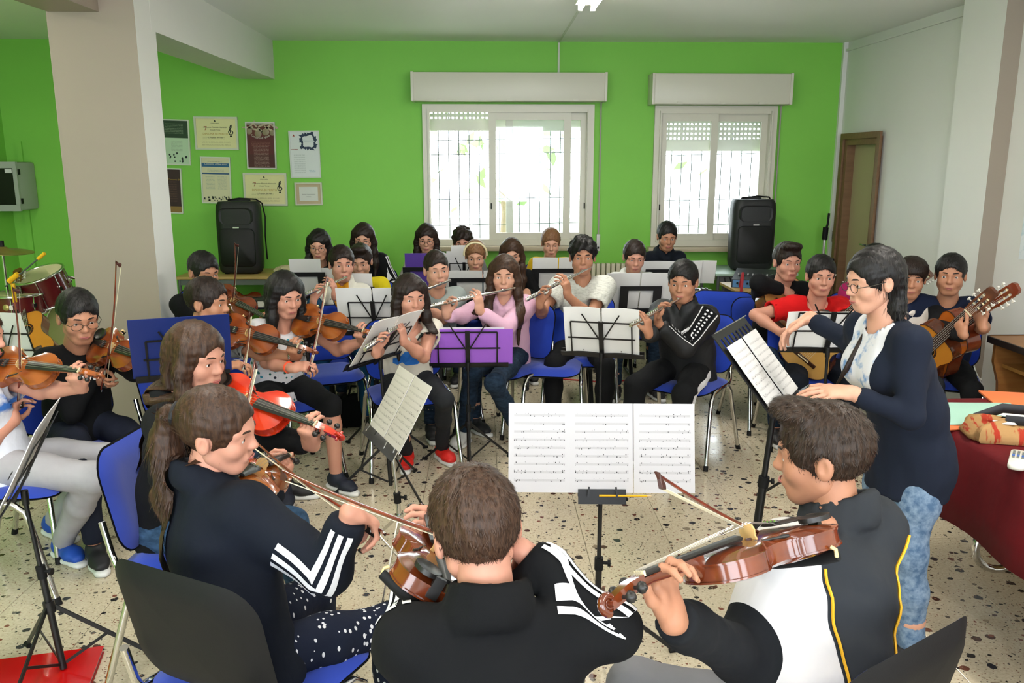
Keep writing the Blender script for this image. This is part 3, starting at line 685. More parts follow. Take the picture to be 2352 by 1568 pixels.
for i in range(8): ink(p, [(-.5, -.06, 0), (.5, -.10, 0), (.5, .10, 0), (-.5, .04, 0)], [(0, 1, 2, 3)], (-.42 + i * .12) * w, h * (.38 + .05 * math.sin(i * 2)), .11, plain('ribbon_print', 'b9ab92', .6), 'ribbon', math.sin(i * 1.7) * .8)
for lab, q in (('cream framed diploma with treble clef, upper one of the two', (445, 268, 550, 344)), ('cream framed diploma with treble clef, behind the left speaker', (558, 397, 662, 472))):
    p, w, h = poster('framed_diploma', lab, *q, band_print('diploma', [(0, 'ddd9a4'), (1, 'ddd9a4')], lines=[note_rows(.08, .26, .12, .85, 2, 'b3ad84'), note_rows(.30, .40, .15, .7, 2, '9d9770')]), 'diploma', 'c9ccba', .008, .018)
    ink(p, *CLEF, w * .34, h * .06, .085, DARK_INK, 'treble_clef')
    V, F = text_shape('7', 1.0); ink(p, V, F, -w * .24, h * .14, .055, RED_INK)
    for z, t_, sz, m_ in ((.30, 'CONCORSO', .014, DARK_INK), (.18, 'Concorso Musicale Nazionale', .019, DARK_INK), (.10, 'Citta di Terme', .016, DARK_INK), (-.02, 'DIPLOMA DI MERITO', .026, GOLD_INK), (-.13, '1 Premio  94/100', .020, DARK_INK)):
        V, F = text_shape(t_, 1.0); ink(p, V, F, -w * .02, h * z, sz, m_)
    ink(p, [(-1, -.8, 0), (1, -.8, 0), (0, .9, 0)], [(0, 1, 2)], -w * .02, h * .38, .010, DARK_INK, 'emblem')
p, w, h = poster('poster', 'white framed poster with dark blue ring at upper right', 663, 300, 738, 408, band_print('poster_white', [(0, 'd6dbdd'), (1, 'd6dbdd')], lines=[note_rows(.08, .52, .1, .5, 9, 'a9b3b4'), note_rows(.10, .16, .62, .85, 2, '7ea3b8')]), tilt=-.006, frame_col='cdd2ce')
mb = MB(); cx, cz = w * .14, h * .275
for i in range(28):
    a = i * 2 * math.pi / 28; rr = .066 + .008 * math.sin(i * 5.3)
    mb.add([(cx + math.cos(a + e) * (rr + d_), -.0135, cz + math.sin(a + e) * (rr + d_)) for e, d_ in ((-.16, -.006), (.16, -.006), (.13, .010 + .012 * (i % 3)), (-.12, .008 + .014 * ((i * 7) % 4) / 2))], [(0, 1, 2, 3)])
mb.build('ring_print', plain('blue_ring_ink', '2a3d58', .6), p); V, F = text_shape('Concerto', 1.0, shear=.2); ink(p, V, F, cx, cz + .005, .026, plain('pale_blue_ink', '9fb2bf', .6)); V, F = text_shape('PROGRAMMA', 1.0, bold=.02); ink(p, V, F, -w * .36, h * .10, .014, RED_INK); ink(p, [(-1, -.8, 0), (1, -.8, 0), (.2, .9, 0)], [(0, 1, 2)], -w * .34, h * .40, .012, RED_INK, 'emblem')
p, w, h = poster('framed_certificate', 'small framed certificate with ornate beige border', 677, 419, 742, 471, band_print('certificate', [(0, 'b9a888'), (1, 'b9a888')]), 'certificate', 'c6c6b6', -.004, .014)
mb = MB(); mb.box((0, -.0135, 0), (w * .68, .002, h * .62)); mb.build('certificate_panel', plain('certificate_white', 'd3d6d2', .6), p); ink(p, [(-.5, -.4, 0), (.5, -.4, 0), (.5, .4, 0), (-.5, .4, 0)], [(0, 1, 2, 3)], 0, h * .18, .045, GOLD_INK, 'emblem')
for z, t_ in ((-.02, 'Attestato di partecipazione'), (-.12, 'orchestra')): V, F = text_shape(t_, 1.0); V = V + A(0, 0, .0); o = ink(p, V, F, 0, h * z, .012, DARK_INK); o.location = (0, -.002, 0)
# paper chart on the right wall
mb = MB(); mb.box((WALL_R - .004, 5.24, 1.38), (.005, .42, .5)); o = tag(mb.build('wall_chart', streaky('chart_print', 'dfe6ea', '9fc3d2', (1, 4, 4), .5, .7)), 'pale blue and white chart taped on right wall', 'chart'); o.rotation_euler = (0, 0, 0)
# ---- leafy tree in the yard outside the windows
tr = tag(empty('tree', loc=(.3, 12.4, 0)), 'sunlit leafy tree in the yard beyond the big window', 'tree'); mb = MB(); mb.tube([(0, 0, 0), (.05, 0, 1), (-.05, .1, 2.2)], [.11, .09, .05], 8); mb.build('trunk', plain('bark', '6d5d48', .9, var=.3), tr, True)
mb = MB(); lv = RNG.normal(size=(110, 3)) * A(1.3, .6, .5) + A(0, 0, 2.0)
for q in lv:
    u = nrm(RNG.normal(size=3)); w_ = ortho(RNG.normal(size=3), u); mb.add([q - u * .13, q + w_ * .06, q + u * .13, q - w_ * .06], [(0, 1, 2, 3)])
tag(mb.build('foliage', plain('leaf_green', '6f8a55', .6, var=.3), tr), kind='stuff')
mb = MB(); mb.box((0, 20, -.3), (60, 22, .1)); struct('ground', mb, plain('yard_concrete', 'b8b4a8', .9, var=.15))
# ------------------------------------------------------------------ chairs
def make_chair():
    r = empty('chair'); back_up = A(0, math.sin(.21), math.cos(.21)); bc = A(0, .235, .665)
    seat_bend = lambda p: A(p[0], p[1], .452 + p[2] - (.34 * max(0, -p[1] - .10) ** 1.6 if p[1] < -.1 else 0) + .10 * max(0, p[1] - .1) ** 1.2 - .012 * math.cos(p[0] * 6))
    pillow(round_rect(.455, .43, .09), .030, .004, seat_bend).build('seat', BLUE_FABRIC, r, 180)
    pillow(round_rect(.462, .437, .092), .003, .022, lambda p: seat_bend(p) - A(0, 0, .006)).build('seat_shell', BLACK_PLASTIC, r, 180)
    def bb(p): 
        x, v, t = p; return bc + A(x, -t - .42 * x * x, 0) + back_up * v + A(0, -.25 * max(0, -v - .05) ** 2 * 2, 0)
    ol = round_rect(.45, .35, .085)
    pillow(ol, .024, .003, bb).build('backrest', BLUE_FABRIC, r, 180)
    pillow(round_rect(.462, .362, .09), .002, .022, lambda p: bb(p) + A(0, .004, 0), 5, 0, 0, .35).build('back_shell', BLACK_PLASTIC, r, 180)
    for sx in (-1, 1):
        mb = MB(); mb.tube([(sx * .262, -.215, 0), (sx * .240, -.135, .345), (sx * .236, -.115, .395), (sx * .232, -.075, .428), (sx * .228, .03, .438)], .0125, 10); lg = mb.build('leg', CHROME, r, 60)
        mb = MB(); mb.cyl((sx * .263, -.217, 0), (sx * .260, -.208, .03), .0145, 10); mb.build('foot_cap', BLACK_PLASTIC, lg, 60)
        mb = MB(); mb.tube([(sx * .266, .275, 0), (sx * .242, .155, .40), (sx * .236, .12, .440)], .0125, 10); lg = mb.build('leg', CHROME, r, 60)
        mb = MB(); mb.cyl((sx * .267, .277, 0), (sx * .264, .266, .03), .0145, 10); mb.build('foot_cap', BLACK_PLASTIC, lg, 60)
        mb = MB(); mb.tube([(sx * .228, .03, .438), (sx * .226, .16, .440), (sx * .214, .215, .455), (sx * .200, .240, .50), (sx * .190, .268, .60)], .0115, 10); mb.build('back_support', CHROME, r, 60)
    for y in (-.07, .12): mb = MB(); mb.tube([(-.230, y, .428), (.230, y, .428)], .0105, 8); mb.build('crossbar', CHROME, r, 60)
    return r
CHAIR0 = make_chair(); _used = [False]
def chair(label, x, y, phi, group='blue upholstered chairs of the players'):
    c = CHAIR0 if not _used[0] else copy_tree(CHAIR0); _used[0] = True
    c.location = (x, y, 0); c.rotation_euler = (0, 0, math.radians(phi)); return tag(c, label, 'chair', group)
def seat_for(k, phi, label): return chair(label, k.P[0] + k.bf[0] * .055, k.P[1] + k.bf[1] * .055, phi)
# ------------------------------------------------------------------ music stands
def sheet(name, label, M, w, h, mat, curve=.012, cat='sheet music', group=None, lift=.004, th=.0025, back=None):
    """a page or booklet half: local x across, y up the page, z towards the reader"""
    n, m = 7, 7; top = np.zeros((n, m, 3)); 
    for i in range(n):
        for j in range(m):
            u, v = i / (n - 1), j / (m - 1); top[i, j] = ((u - .5) * w, v * h, lift + th + curve * math.sin(u * math.pi) * .5 + curve * .6 * v * v)
    mb = MB(); bot = top - A(0, 0, th); mb.grid(top, 0); nb = mb.n; mb.grid(bot[:, ::-1], 1)
    for e in ([(i, 0) for i in range(n)], [(n - 1, j) for j in range(m)], [(i, m - 1) for i in range(n - 1, -1, -1)], [(0, j) for j in range(m - 1, -1, -1)]):
        for a, b in zip(e[:-1], e[1:]):
            mb.add([bot[a], bot[b], top[b], top[a]], [(0, 1, 2, 3)], 1)
    o = mb.build(name, [mat, back or PAPER], None, 180); o.matrix_world = M; return tag(o, label, cat, group)
def stand(label, base, desk, phi, tilt=68, w=.46, h=.27, kind='wire', metal=None, color='black', legs=True, leg_rot=0.3):
    """a music stand: pole over base, desk centre given in the room; returns the desk frame matrix (origin at tray middle)"""
    met = metal or BLACK_METAL; upper = CHROME if color == 'silver' else met
    r = tag(empty('music_stand', loc=(base[0], base[1], 0)), label, 'music stand', 'music stands'); b = A(base[0], base[1], 0); desk = np.asarray(desk, float)
    f = facing(phi); xr = np.cross(Z3, f); xr = -np.cross(f, Z3); xr = np.cross(Z3, f) * 1.0   # reader's left-to-right runs along xr
    ti = math.radians(tilt); yu = Z3 * math.sin(ti) - f * math.cos(ti); zn = np.cross(xr, yu)
    o0 = desk - yu * h * .5; L = lambda x, y, z=0: o0 + xr * x + yu * y + zn * z - b
    bar = lambda name, p, q, wd, tk, mt=met, par=r: MB().bar(p, q, wd, tk, zn).build(name, mt, par)
    if kind == 'wire':
        fw = .008; bar('tray', L(-w / 2, 0, .022), L(w / 2, 0, .022), .05, .004); bar('desk_bar', L(-w / 2, .008), L(w / 2, .008), .02, .004)
        bar('desk_bar', L(-w * .40, h * .42), L(w * .40, h * .42), fw, .004); bar('desk_bar', L(-w * .36, h * .80), L(w * .36, h * .80), fw, .004)
        for s_ in (-1, 1):
            bar('desk_bar', L(s_ * w * .36, 0), L(s_ * w * .36, h * .80), fw, .004); bar('desk_bar', L(s_ * .01, h * .40, -.005), L(s_ * w * .22, h * 1.0, -.005), fw * .9, .003)
        bar('desk_spine', L(0, -.01, -.006), L(0, h * .84, -.006), .026, .008)
        for s_ in (-1, 1): bar('page_holder', L(s_ * w * .30, .0, .047), L(s_ * w * .28, .035, .045), .006, .003)
    else:
        # solid desk with a row of slots near its upper edge
        for (x0, x1, y0, y1) in [(-w / 2, w / 2, 0, h * .80), (-w / 2, w / 2, h * .92, h)] + [(-w / 2 + w * i / 9 + (.012 if i else 0), -w / 2 + w * (i + 1) / 9 - (.012 if i < 8 else 0), h * .80, h * .92) for i in range(9)]:
            MB().bar(L(x0, (y0 + y1) / 2), L(x1, (y0 + y1) / 2), y1 - y0, .004, zn).build('desk_panel', met, r)
        bar('tray', L(-w / 2, -.002, .028), L(w / 2, -.002, .028), .004, .055); MB().bar(L(-w / 2, h, .006), L(w / 2, h, .006), .004, .014, zn).build('desk_lip', CHROME, r)
    top = o0 + yu * h * .12 - zn * .02; hub = A(top[0], top[1], top[2] - .05); mb = MB(); mb.tube([top - b, hub - b], .012, 10); mb.build('tilt_clamp', met, r, 60)
    lean = A(hub[0], hub[1], 0) - b; zc = hub[2] * .62
    P = lambda z: lean * (z / hub[2]) + A(0, 0, z)
    mb = MB(); mb.cyl(P(zc), P(hub[2]), .0075 if color != 'heavy' else .012, 12); mb.build('upper_pole', upper, r, 60); mb = MB(); mb.cyl(P(.03), P(zc), .0115 if color != 'heavy' else .017, 12); lp = mb.build('lower_pole', upper if color == 'silver' else met, r, 60)
    mb = MB(); mb.cyl(P(zc - .025), P(zc + .02), .0155 if color != 'heavy' else .022, 12); cl = mb.build('collar', BLACK_PLASTIC, r, 60); mb = MB(); q = P(zc); mb.cyl(q + A(.012, 0, 0), q + A(.034, -.004, 0), .006, 8); mb.cyl(q + A(.030, -.004, 0), q + A(.040, -.005, 0), .012, 10); mb.build('knob', BLACK_PLASTIC, cl, 60)
    if legs:
        hz_ = .26; mb = MB(); mb.cyl(P(hz_ - .02), P(hz_ + .02), .019, 12); mb.build('leg_hub', met, r, 60)
        for i in range(3):
            a = leg_rot + i * 2 * math.pi / 3; d = A(math.cos(a), math.sin(a), 0); ft = d * .30 + A(0, 0, .008)
            mb = MB(); mb.bar(P(hz_) + d * .015, ft, .014, .006, np.cross(d, Z3)); lg = mb.build('leg', met if color != 'silver' else met, r); mb = MB(); mb.bar(P(.05) + d * .012, P(hz_) * .48 + ft * .52, .010, .004, np.cross(d, Z3)); mb.build('strut', met, lg)
            mb = MB(); mb.cyl(ft - d * .018, ft + d * .012, .010, 8); mb.build('foot_cap', BLACK_PLASTIC, lg, 60)
    M = mat4(xr, yu, zn, o0); return M
def page_on(M, x, w, h, mat, label, name='sheet_music', y=.012, rot=0.0, cat='sheet music', group=None, curve=.012, lift=.006):
    Mx = M @ Matrix.Translation((x, y, lift)) @ Matrix.Rotation(rot, 4, 'Z'); return sheet(name, label, Mx, w, h, mat, curve, cat, group)
def folder_on(M, w, h, col, label, y=.008):
    """open card folder: two covers and a spine"""
    r = tag(empty('folder', M=M), label, 'folder'); m = plain('folder_' + col, col, .42)
    for sx in (-1, 1): mb = MB(); mb.box((sx * w / 4, y + h / 2, .006), (w / 2 - .004, h, .004)); mb.build('cover', m, r); 
    for sx in (-1, 1): mb = MB(); mb.box((sx * (w / 2 - .018), y + h / 2, .011), (.03, h - .01, .003)); mb.build('flap', m, r)
    mb = MB(); mb.box((0, y + h / 2, .0045), (.010, h, .003)); mb.build('spine', m, r); return r
# ------------------------------------------------------------------ tables, speakers, keyboards
def speaker(label, x, y, z, w=.44, h=.68, d=.38, rz=0):
    r = tag(empty('loudspeaker', loc=(x, y, z)), label, 'speaker', 'loudspeakers on tables by the green wall'); r.rotation_euler = (0, 0, rz); cab = plain('speaker_black', '17181a', .55, bump=.2, bscale=500)
    mb = MB(); P = round_rect(w, d, .09); P = [(p[0] * (1 if p[1] < 0 else .80), p[1]) for p in P]
    mb.rings([[(p[0] * s_, p[1] * s_, zz) for p in P] for s_, zz in ((.90, 0), (.97, .02), (1, .07), (1, h - .10), (.97, h - .035), (.88, h))], True, True); mb.build('cabinet', cab, r, 50)
    gr = plain('speaker_grille', '0f1012', .45, .3, bump=.5, bscale=700); mb = MB(); mb.rings([[(x_ * s_, -d / 2 - t, h * .36 + z_ * s_) for x_, z_ in round_rect(w * .80, h * .54, .05)] for s_, t in ((1, -.01), (1, .004), (.97, .010))], True, True); mb.build('grille', gr, r, 50)
    mb = MB(); mb.rings([[(x_ * s_, -d / 2 - t, h * .80 + z_ * s_) for x_, z_ in round_rect(w * .78, h * .24, .06)] for s_, t in ((1, -.01), (.95, .002), (.60, -.012), (.35, -.03))], True, True); mb.build('horn', cab, r, 50)
    mb = MB(); mb.box((0, -d / 2 - .011, h * .645), (.055, .004, .012)); mb.build('badge', plain('badge_silver', 'c9c9c6', .3, .7), r)
    mb = MB(); mb.tube([(-w * .22, 0, h), (-w * .2, 0, h + .008), (w * .2, 0, h + .008), (w * .22, 0, h)], .013, 8); mb.build('handle', cab, r, 60)
    for sx in (-1, 1): mb = MB(); mb.cyl((sx * w * .33, -d * .3, -.015), (sx * w * .33, -d * .3, .005), .02, 10); mb.build('foot', BLACK_PLASTIC, r, 60)
    mb = MB(); mb.tube([(-.10, -.05, h + .012), (.02, -.1, h + .03), (.16, -.04, h + .018), (w * .48, .02, h - .02), (w * .55, 0, h - .15), (w * .50, .04, h * .5), (w * .49, .08, .1)], .007, 8)
    o = mb.build('speaker_cable', BLACK_PLASTIC, None, 60); o.matrix_world = Matrix.Translation((x, y, z)) @ Matrix.Rotation(rz, 4, 'Z'); tag(o, label.replace('black loudspeaker', 'black cable lying over the loudspeaker'), 'cable'); return r
def table(name, label, x0, x1, y0, y1, z, topm, legm, t=.025, shelf=None, cat='table'):
    cx, cy = (x0 + x1) / 2, (y0 + y1) / 2; r = tag(empty(name, loc=(cx, cy, 0)), label, cat); w, d = x1 - x0, y1 - y0
    mb = MB(); mb.box((0, 0, z - t / 2), (w, d, t)); mb.build('table_top', topm, r, bevel=.004)
    for sx in (-1, 1):
        for sy in (-1, 1): mb = MB(); mb.tube([(sx * (w / 2 - .03), sy * (d / 2 - .03), 0), (sx * (w / 2 - .03), sy * (d / 2 - .03), z - t)], .015, 10); mb.build('leg', legm, r, 60)
    for sy in (-1, 1): mb = MB(); mb.box((0, sy * (d / 2 - .03), z - t - .03), (w - .06, .02, .05)); mb.build('rail', legm, r)
    if shelf: mb = MB(); mb.box((0, 0, shelf), (w - .04, d - .04, .02)); mb.build('shelf', topm, r)
    return r
def keyboard(label, x, y, z, phi, w=.95, panel='cfcbbf', rest=True, rest_x=0, rest_w=.36, lean=18, rest_h=.22):
    """digital piano; its back is towards -f; returns the music rest frame (reader side)"""
    r = tag(empty('keyboard', loc=(x, y, 0)), label, 'keyboard', 'digital keyboards of the back rows'); r.rotation_euler = (0, 0, math.radians(phi)); d = .32
    # local -Y is the back of the instrument (towards the photographer), +Y the player
    mb = MB(); mb.box((0, 0, z), (w, d, .075)); mb.build('case', plain('keyboard_black', '1c1d20', .4), r, bevel=.008)
    mb = MB(); mb.box((0, -d / 2 - .003, z + .004), (w * .94, .006, .045)); bp = mb.build('back_panel', plain('keyboard_panel', panel, .5), r)
    for i in range(3): mb = MB(); mb.cyl((-w * .30 + i * .035, -d / 2 - .007, z + .004), (-w * .30 + i * .035, -d / 2 - .011, z + .004), .009, 10); mb.build('jack', BLACK_PLASTIC, bp)
    mb = MB(); mb.box((0, .085, z + .042), (w * .90, .13, .012)); kb = mb.build('key_bed', plain('key_white', 'e4e2da', .35), r)
    for i in range(14):
        for q in (0, 1, 3, 4, 5)[:3 if i % 2 else 2]: mb = MB(); mb.box((-w * .43 + i * w * .062 + q * .012, .055, z + .054), (.010, .08, .014)); mb.build('black_key', EBONY, kb)
    for sx in (-1, 1):
        mb = MB(); mb.bar((sx * w * .36, -.16, .02), (sx * w * .36, .16, z - .04), .03, .03); mb.bar((sx * w * .36, .16, .02), (sx * w * .36, -.16, z - .04), .03, .03); mb.build('stand_leg', BLACK_METAL, r)
        mb = MB(); mb.cyl((sx * w * .36, -.19, .02), (sx * w * .36, .19, .02), .015, 8); mb.build('stand_foot', BLACK_METAL, r)
    if rest:
        a = math.radians(90 - lean); c0 = A(rest_x, -d * .30, z + .04); u = A(0, -math.cos(a), math.sin(a)); n = A(0, math.sin(a), math.cos(a)); W_, H_ = rest_w, rest_h
        rm = plain('rest_black', '15161a', .45)
        for (x0, x1, y0, y1) in ((-W_ / 2, W_ / 2, 0, .04), (-W_ / 2, W_ / 2, H_ - .035, H_), (-W_ / 2, -W_ / 2 + .06, .04, H_ - .035), (W_ / 2 - .06, W_ / 2, .04, H_ - .035)):
            p = c0 + A((x0 + x1) / 2, 0, 0) + u * (y0 + y1) / 2; mb = MB(); mb.box(p, (x1 - x0, y1 - y0, .008), np.array([A(1, 0, 0), u, n])); mb.build('music_rest', rm, r)
        Mr = Matrix.Translation((x, y, 0)) @ Matrix.Rotation(math.radians(phi), 4, 'Z')
        return Mr @ mat4(A(-1, 0, 0), u, n * 1.0, c0 + n * .005) if False else Mr @ mat4(A(-1, 0, 0), u, np.cross(A(-1, 0, 0), u), c0 + np.cross(A(-1, 0, 0), u) * .006)
# ------------------------------------------------------------------ violins, bows, flutes, guitars (local: x along, y across, z up from the top plate)
def smooth_outline(ctrl, n=9):
    P = []; k = len(ctrl)
    for i in range(k - 1):
        p0, p1, p2, p3 = [A(*ctrl[max(0, min(k - 1, i + q))]) for q in (-1, 0, 1, 2)]
        for t in np.arange(n) / n: P.append(.5 * (2 * p1 + (p2 - p0) * t + (2 * p0 - 5 * p1 + 4 * p2 - p3) * t * t + (3 * p1 - p0 - 3 * p2 + p3) * t ** 3))
    P.append(A(*ctrl[-1])); return P
def body_outline(parts):
    half = []
    for c in parts: half += smooth_outline(c, 5)
    half = [p for i, p in enumerate(half) if i == 0 or np.linalg.norm(p - half[i - 1]) > 1e-5]
    return [tuple(p) for p in half] + [(p[0], -p[1]) for p in half[::-1][1:-1]]
VIOLIN_OUT = body_outline([[(0, 0), (.003, .045), (.022, .085), (.070, .102), (.110, .095), (.137, .080)], [(.137, .080), (.145, .066), (.170, .055), (.200, .055), (.225, .063), (.233, .072)], [(.233, .072), (.255, .082), (.290, .083), (.325, .070), (.347, .042), (.354, 0)]])
GUITAR_OUT = body_outline([[(0, 0), (.006, .08), (.045, .148), (.105, .180), (.165, .172), (.220, .140), (.265, .118), (.31, .115), (.355, .128), (.40, .139), (.445, .128), (.475, .085), (.485, 0)]])
def plate_mesh(mb, outl, z0, arch, over=1.0, mi=0, up=1, cx=.17):
    P = np.array(outl); c = A(cx, 0); rings = []
    for s_, q in ((1.0, 0), (.93, .12), (.80, .55), (.6, .86), (.35, .98), (.08, 1.0)):
        rings.append([(c[0] + (p[0] - c[0]) * s_ * over, p[1] * s_ * over, z0 + up * arch * q) for p in P])
    if up < 0: rings = [r[::-1] for r in rings]
    mb.rings(rings, False, True, mi)
def make_violin(tone='9c4a1c', tone2='b4602a', rest=False, name='violin'):
    v = varnish('violin_varnish_' + tone, tone, tone2); dark = tone; r = empty(name)
    mb = MB(); P = VIOLIN_OUT; sc = .975
    mb.rings([[(.17 + (p[0] - .17) * sc, p[1] * sc, z) for p in P] for z in (-.034, -.002)], False, False); mb.build('ribs', v, r, 50)
    mb = MB(); plate_mesh(mb, P, .0005, .013); mb.rings([[(p[0], p[1], z) for p in P] for z in (-.003, .0005)], True, False); mb.build('top_plate', v, r, 50)
    mb = MB(); plate_mesh(mb, P, -.035, .012, 1, 0, -1); mb.rings([[(p[0], p[1], z) for p in P] for z in (-.035, -.0315)], False, True); mb.build('back_plate', v, r, 50)
    for sy in (-1, 1):
        mb = MB(); pts = [(.150, .062), (.157, .055), (.165, .052), (.178, .046), (.192, .040), (.203, .033), (.211, .028), (.218, .030)]
        mb.tube([(x, sy * y, .0075 + .0045 * (1 - (y / .07))) for x, y in pts], [.003, .0042, .003, .0024, .0024, .003, .0042, .003], 6); mb.build('f_hole', EBONY, r, 60)
    mb = MB(); mb.rings([[(x, -w, z), (x, -w * .6, z + .004), (x, 0, z + .006), (x, w * .6, z + .004), (x, w, z), (x, w * .8, z - .005), (x, -w * .8, z - .005)] for x, w, z in ((.232, .0205, .024), (.36, .017, .022), (.49, .012, .0195))]); mb.build('fingerboard', EBONY, r, 50)
    mb = MB(); mb.box((.4925, 0, .021), (.005, .024, .010)); mb.build('nut', BONE, r)
    mb = MB(); mb.rings([[(x, math.cos(a) * w, zc + math.sin(a) * h_) for a in np.linspace(math.pi, 2 * math.pi, 9)] for x, w, h_, zc in ((.345, .017, .052, .018), (.362, .015, .032, .018), (.385, .0135, .020, .017), (.47, .0115, .018, .015), (.50, .011, .020, .013))]); mb.build('neck', v, r, 50)
    mb = MB(); mb.rings([[(x, -w, z + h_), (x, w, z + h_), (x, w, z - h_), (x, -w, z - h_)] for x, w, z, h_ in ((.495, .0125, .010, .010), (.53, .0115, .004, .011), (.56, .0095, -.006, .010), (.575, .008, -.012, .009))]); pb = mb.build('pegbox', v, r, 50)
    mb = MB(); sp = []
    for i in range(26): a = i * .42; rr = .0165 - .00052 * i; sp.append((.578 + rr * math.sin(a) * 1.0, 0, -.014 + .0 - rr * math.cos(a) + .006))
    mb.tube(sp, [.0085 - .00018 * i for i in range(26)], 8); mb.cyl((.578, -.018, -.008), (.578, .018, -.008), .005, 10); mb.build('scroll', v, r, 60)
    for i in range(4):
        sy = 1 if i % 2 else -1; x = .507 + i * .0145; z = .008 - i * .0042; mb = MB(); mb.cyl((x, -sy * .014, z), (x, sy * .024, z), .0036, 8); mb.lathe([(.004, 0), (.010, .004), (.0105, .010), (.006, .016), (.0001, .018)], (x, sy * .022, z), (0, sy, 0), 10); mb.build('peg', EBONY, r, 60)
    mb = MB(); mb.prism([(-.0205, 0), (-.017, .010), (-.019, .021), (-.014, .030), (0, .035), (.014, .031), (.019, .021), (.017, .010), (.0205, 0), (.012, 0), (.008, .006), (-.008, .006), (-.012, 0)], -.0022, .0022); mb.xf(Matrix(((0, 0, 1, .193), (1, 0, 0, 0), (0, 1, 0, .0105), (0, 0, 0, 1)))); mb.build('bridge', plain('bridge_maple', 'c9a56a', .55), r)
    mb = MB(); mb.rings([[(x, -w, z), (x, -w * .5, z + .006), (x, w * .5, z + .006), (x, w, z), (x, w * .5, z - .002), (x, -w * .5, z - .002)] for x, w, z in ((.018, .010, .016), (.06, .014, .020), (.122, .021, .025), (.130, .019, .026))]); tp = mb.build('tailpiece', EBONY, r, 50)
    for i in range(4): y = -.0135 + .009 * i; mb = MB(); mb.cyl((.112, y, .031), (.122, y, .033), .0026, 6); mb.build('fine_tuner', CHROME, tp)
    mb = MB(); pl = [(.002 + .034 + .036 * math.cos(a), .044 + .030 * math.sin(a)) for a in np.linspace(0, 2 * math.pi, 20, endpoint=False)]; mb.rings([[(p[0], p[1], .014) for p in pl], [(p[0], p[1], .024) for p in pl], [(.036 + (p[0] - .036) * .72, .044 + (p[1] - .044) * .72, .019) for p in pl]], True, True); mb.box((.004, .018, .0), (.012, .024, .046)); mb.build('chin_rest', EBONY, r, 50)
    for i in range(4):
        y0, y1 = -.0165 + .011 * i, -.0075 + .005 * i; mb = MB(); mb.tube([(.128, y0 * .9, .030), (.193, y0, .0462), (.492, y1, .0275), (.512, y1 * .7, .014)], .0006, 4); mb.build('string', plain('string_steel', 'b9b6ae', .3, .8), r)
    if rest:
        mb = MB(); mb.tube([(.085, -.115, -.050), (.060, -.06, -.062), (.055, 0, -.060), (.060, .06, -.056), (.085, .112, -.048)], [.011, .014, .014, .014, .011], 8, sq=.5); sr = mb.build('shoulder_rest', BLACK_PLASTIC, r, 60)
        for sy in (-1, 1): mb = MB(); mb.tube([(.088, sy * .110, -.050), (.088, sy * .112, -.036), (.090, sy * .104, -.030)], .004, 6); mb.build('clamp', plain('rubber_tan', 'd9bd84', .6), sr, 60)
    return r
_VP = {}
def violin(label, T, a, t, tone=('9c4a1c', 'b4602a'), rest=True, scale=1.0, tail=.0):
    key = (tone, rest)
    first = key not in _VP
    if first: _VP[key] = make_violin(tone[0], tone[1], rest)
    o = _VP[key] if first else copy_tree(_VP[key]); x, y, z = frame(a, t); M = mat4(x, y, z, np.asarray(T, float)); o.matrix_world = M @ Matrix.Scale(scale, 4); tag(o, label, 'violin', 'violins')
    pt = lambda lx, ly=0, lz=0: np.asarray(T, float) + (x * lx + y * ly + z * lz) * scale
    return pt, x, y, z
def make_bow():
    r = empty('violin_bow'); st = varnish('bow_stick', '5a2015', '73301c'); mb = MB()
    mb.tube([(x, 0, .018 - .016 * math.sin(math.pi * min(1, max(0, (x - .02) / .70)))) for x in np.linspace(0, .725, 16)], [.0042] * 10 + [.0038, .0036, .0034, .0032, .003, .003], 8); mb.build('stick', st, r, 60)
    mb = MB(); mb.box((.372, 0, -.0035), (.655, .009, .0012)); hr = mb.build('bow_hair', plain('horse_hair', 'd8d0b4', .7), r)
    mb = MB(); mb.prism([(.012, -.006), (.058, -.006), (.052, .004), (.058, .014), (.012, .014)], -.006, .006); mb.xf(Matrix(((1, 0, 0, 0), (0, 0, 1, 0), (0, 1, 0, 0), (0, 0, 0, 1)))); fr = mb.build('frog', EBONY, r); mb = MB(); mb.cyl((.034, -.0065, .004), (.034, .0065, .004), .0035, 10); mb.build('eye_inlay', plain('pearl', 'd8d6d0', .2), fr)
    mb = MB(); mb.cyl((-.014, 0, .0165), (.002, 0, .0165), .0045, 10); mb.build('screw_button', CHROME, r, 60); mb = MB(); mb.cyl((.05, 0, .0135), (.12, 0, .010), .0048, 8); mb.build('winding', plain('bow_winding', 'b5b0a6', .4, .7), r, 60)
    mb = MB(); mb.rings([[(.700, -.003, .004), (.700, .003, .004), (.700, .003, -.004), (.700, -.003, -.004)], [(.722, -.004, .021), (.722, .004, .021), (.716, .004, -.005), (.716, -.004, -.005)], [(.734, -.002, .021), (.734, .002, .021), (.722, .002, .010), (.722, -.002, .010)]]); mb.build('tip', plain('bow_tip', '3a1710', .3), r); return r
_BW = []
def bow(label, frog, tip, up, scale=None):
    o = make_bow() if not _BW else copy_tree(_BW[0]); _BW.append(o); frog = np.asarray(frog, float); tip = np.asarray(tip, float); x, y, z = frame(tip - frog, up); s_ = np.linalg.norm(tip - frog) / .725
    o.matrix_world = mat4(x, y, z, frog) @ Matrix.Scale(s_, 4); return tag(o, label, 'bow', 'violin bows')
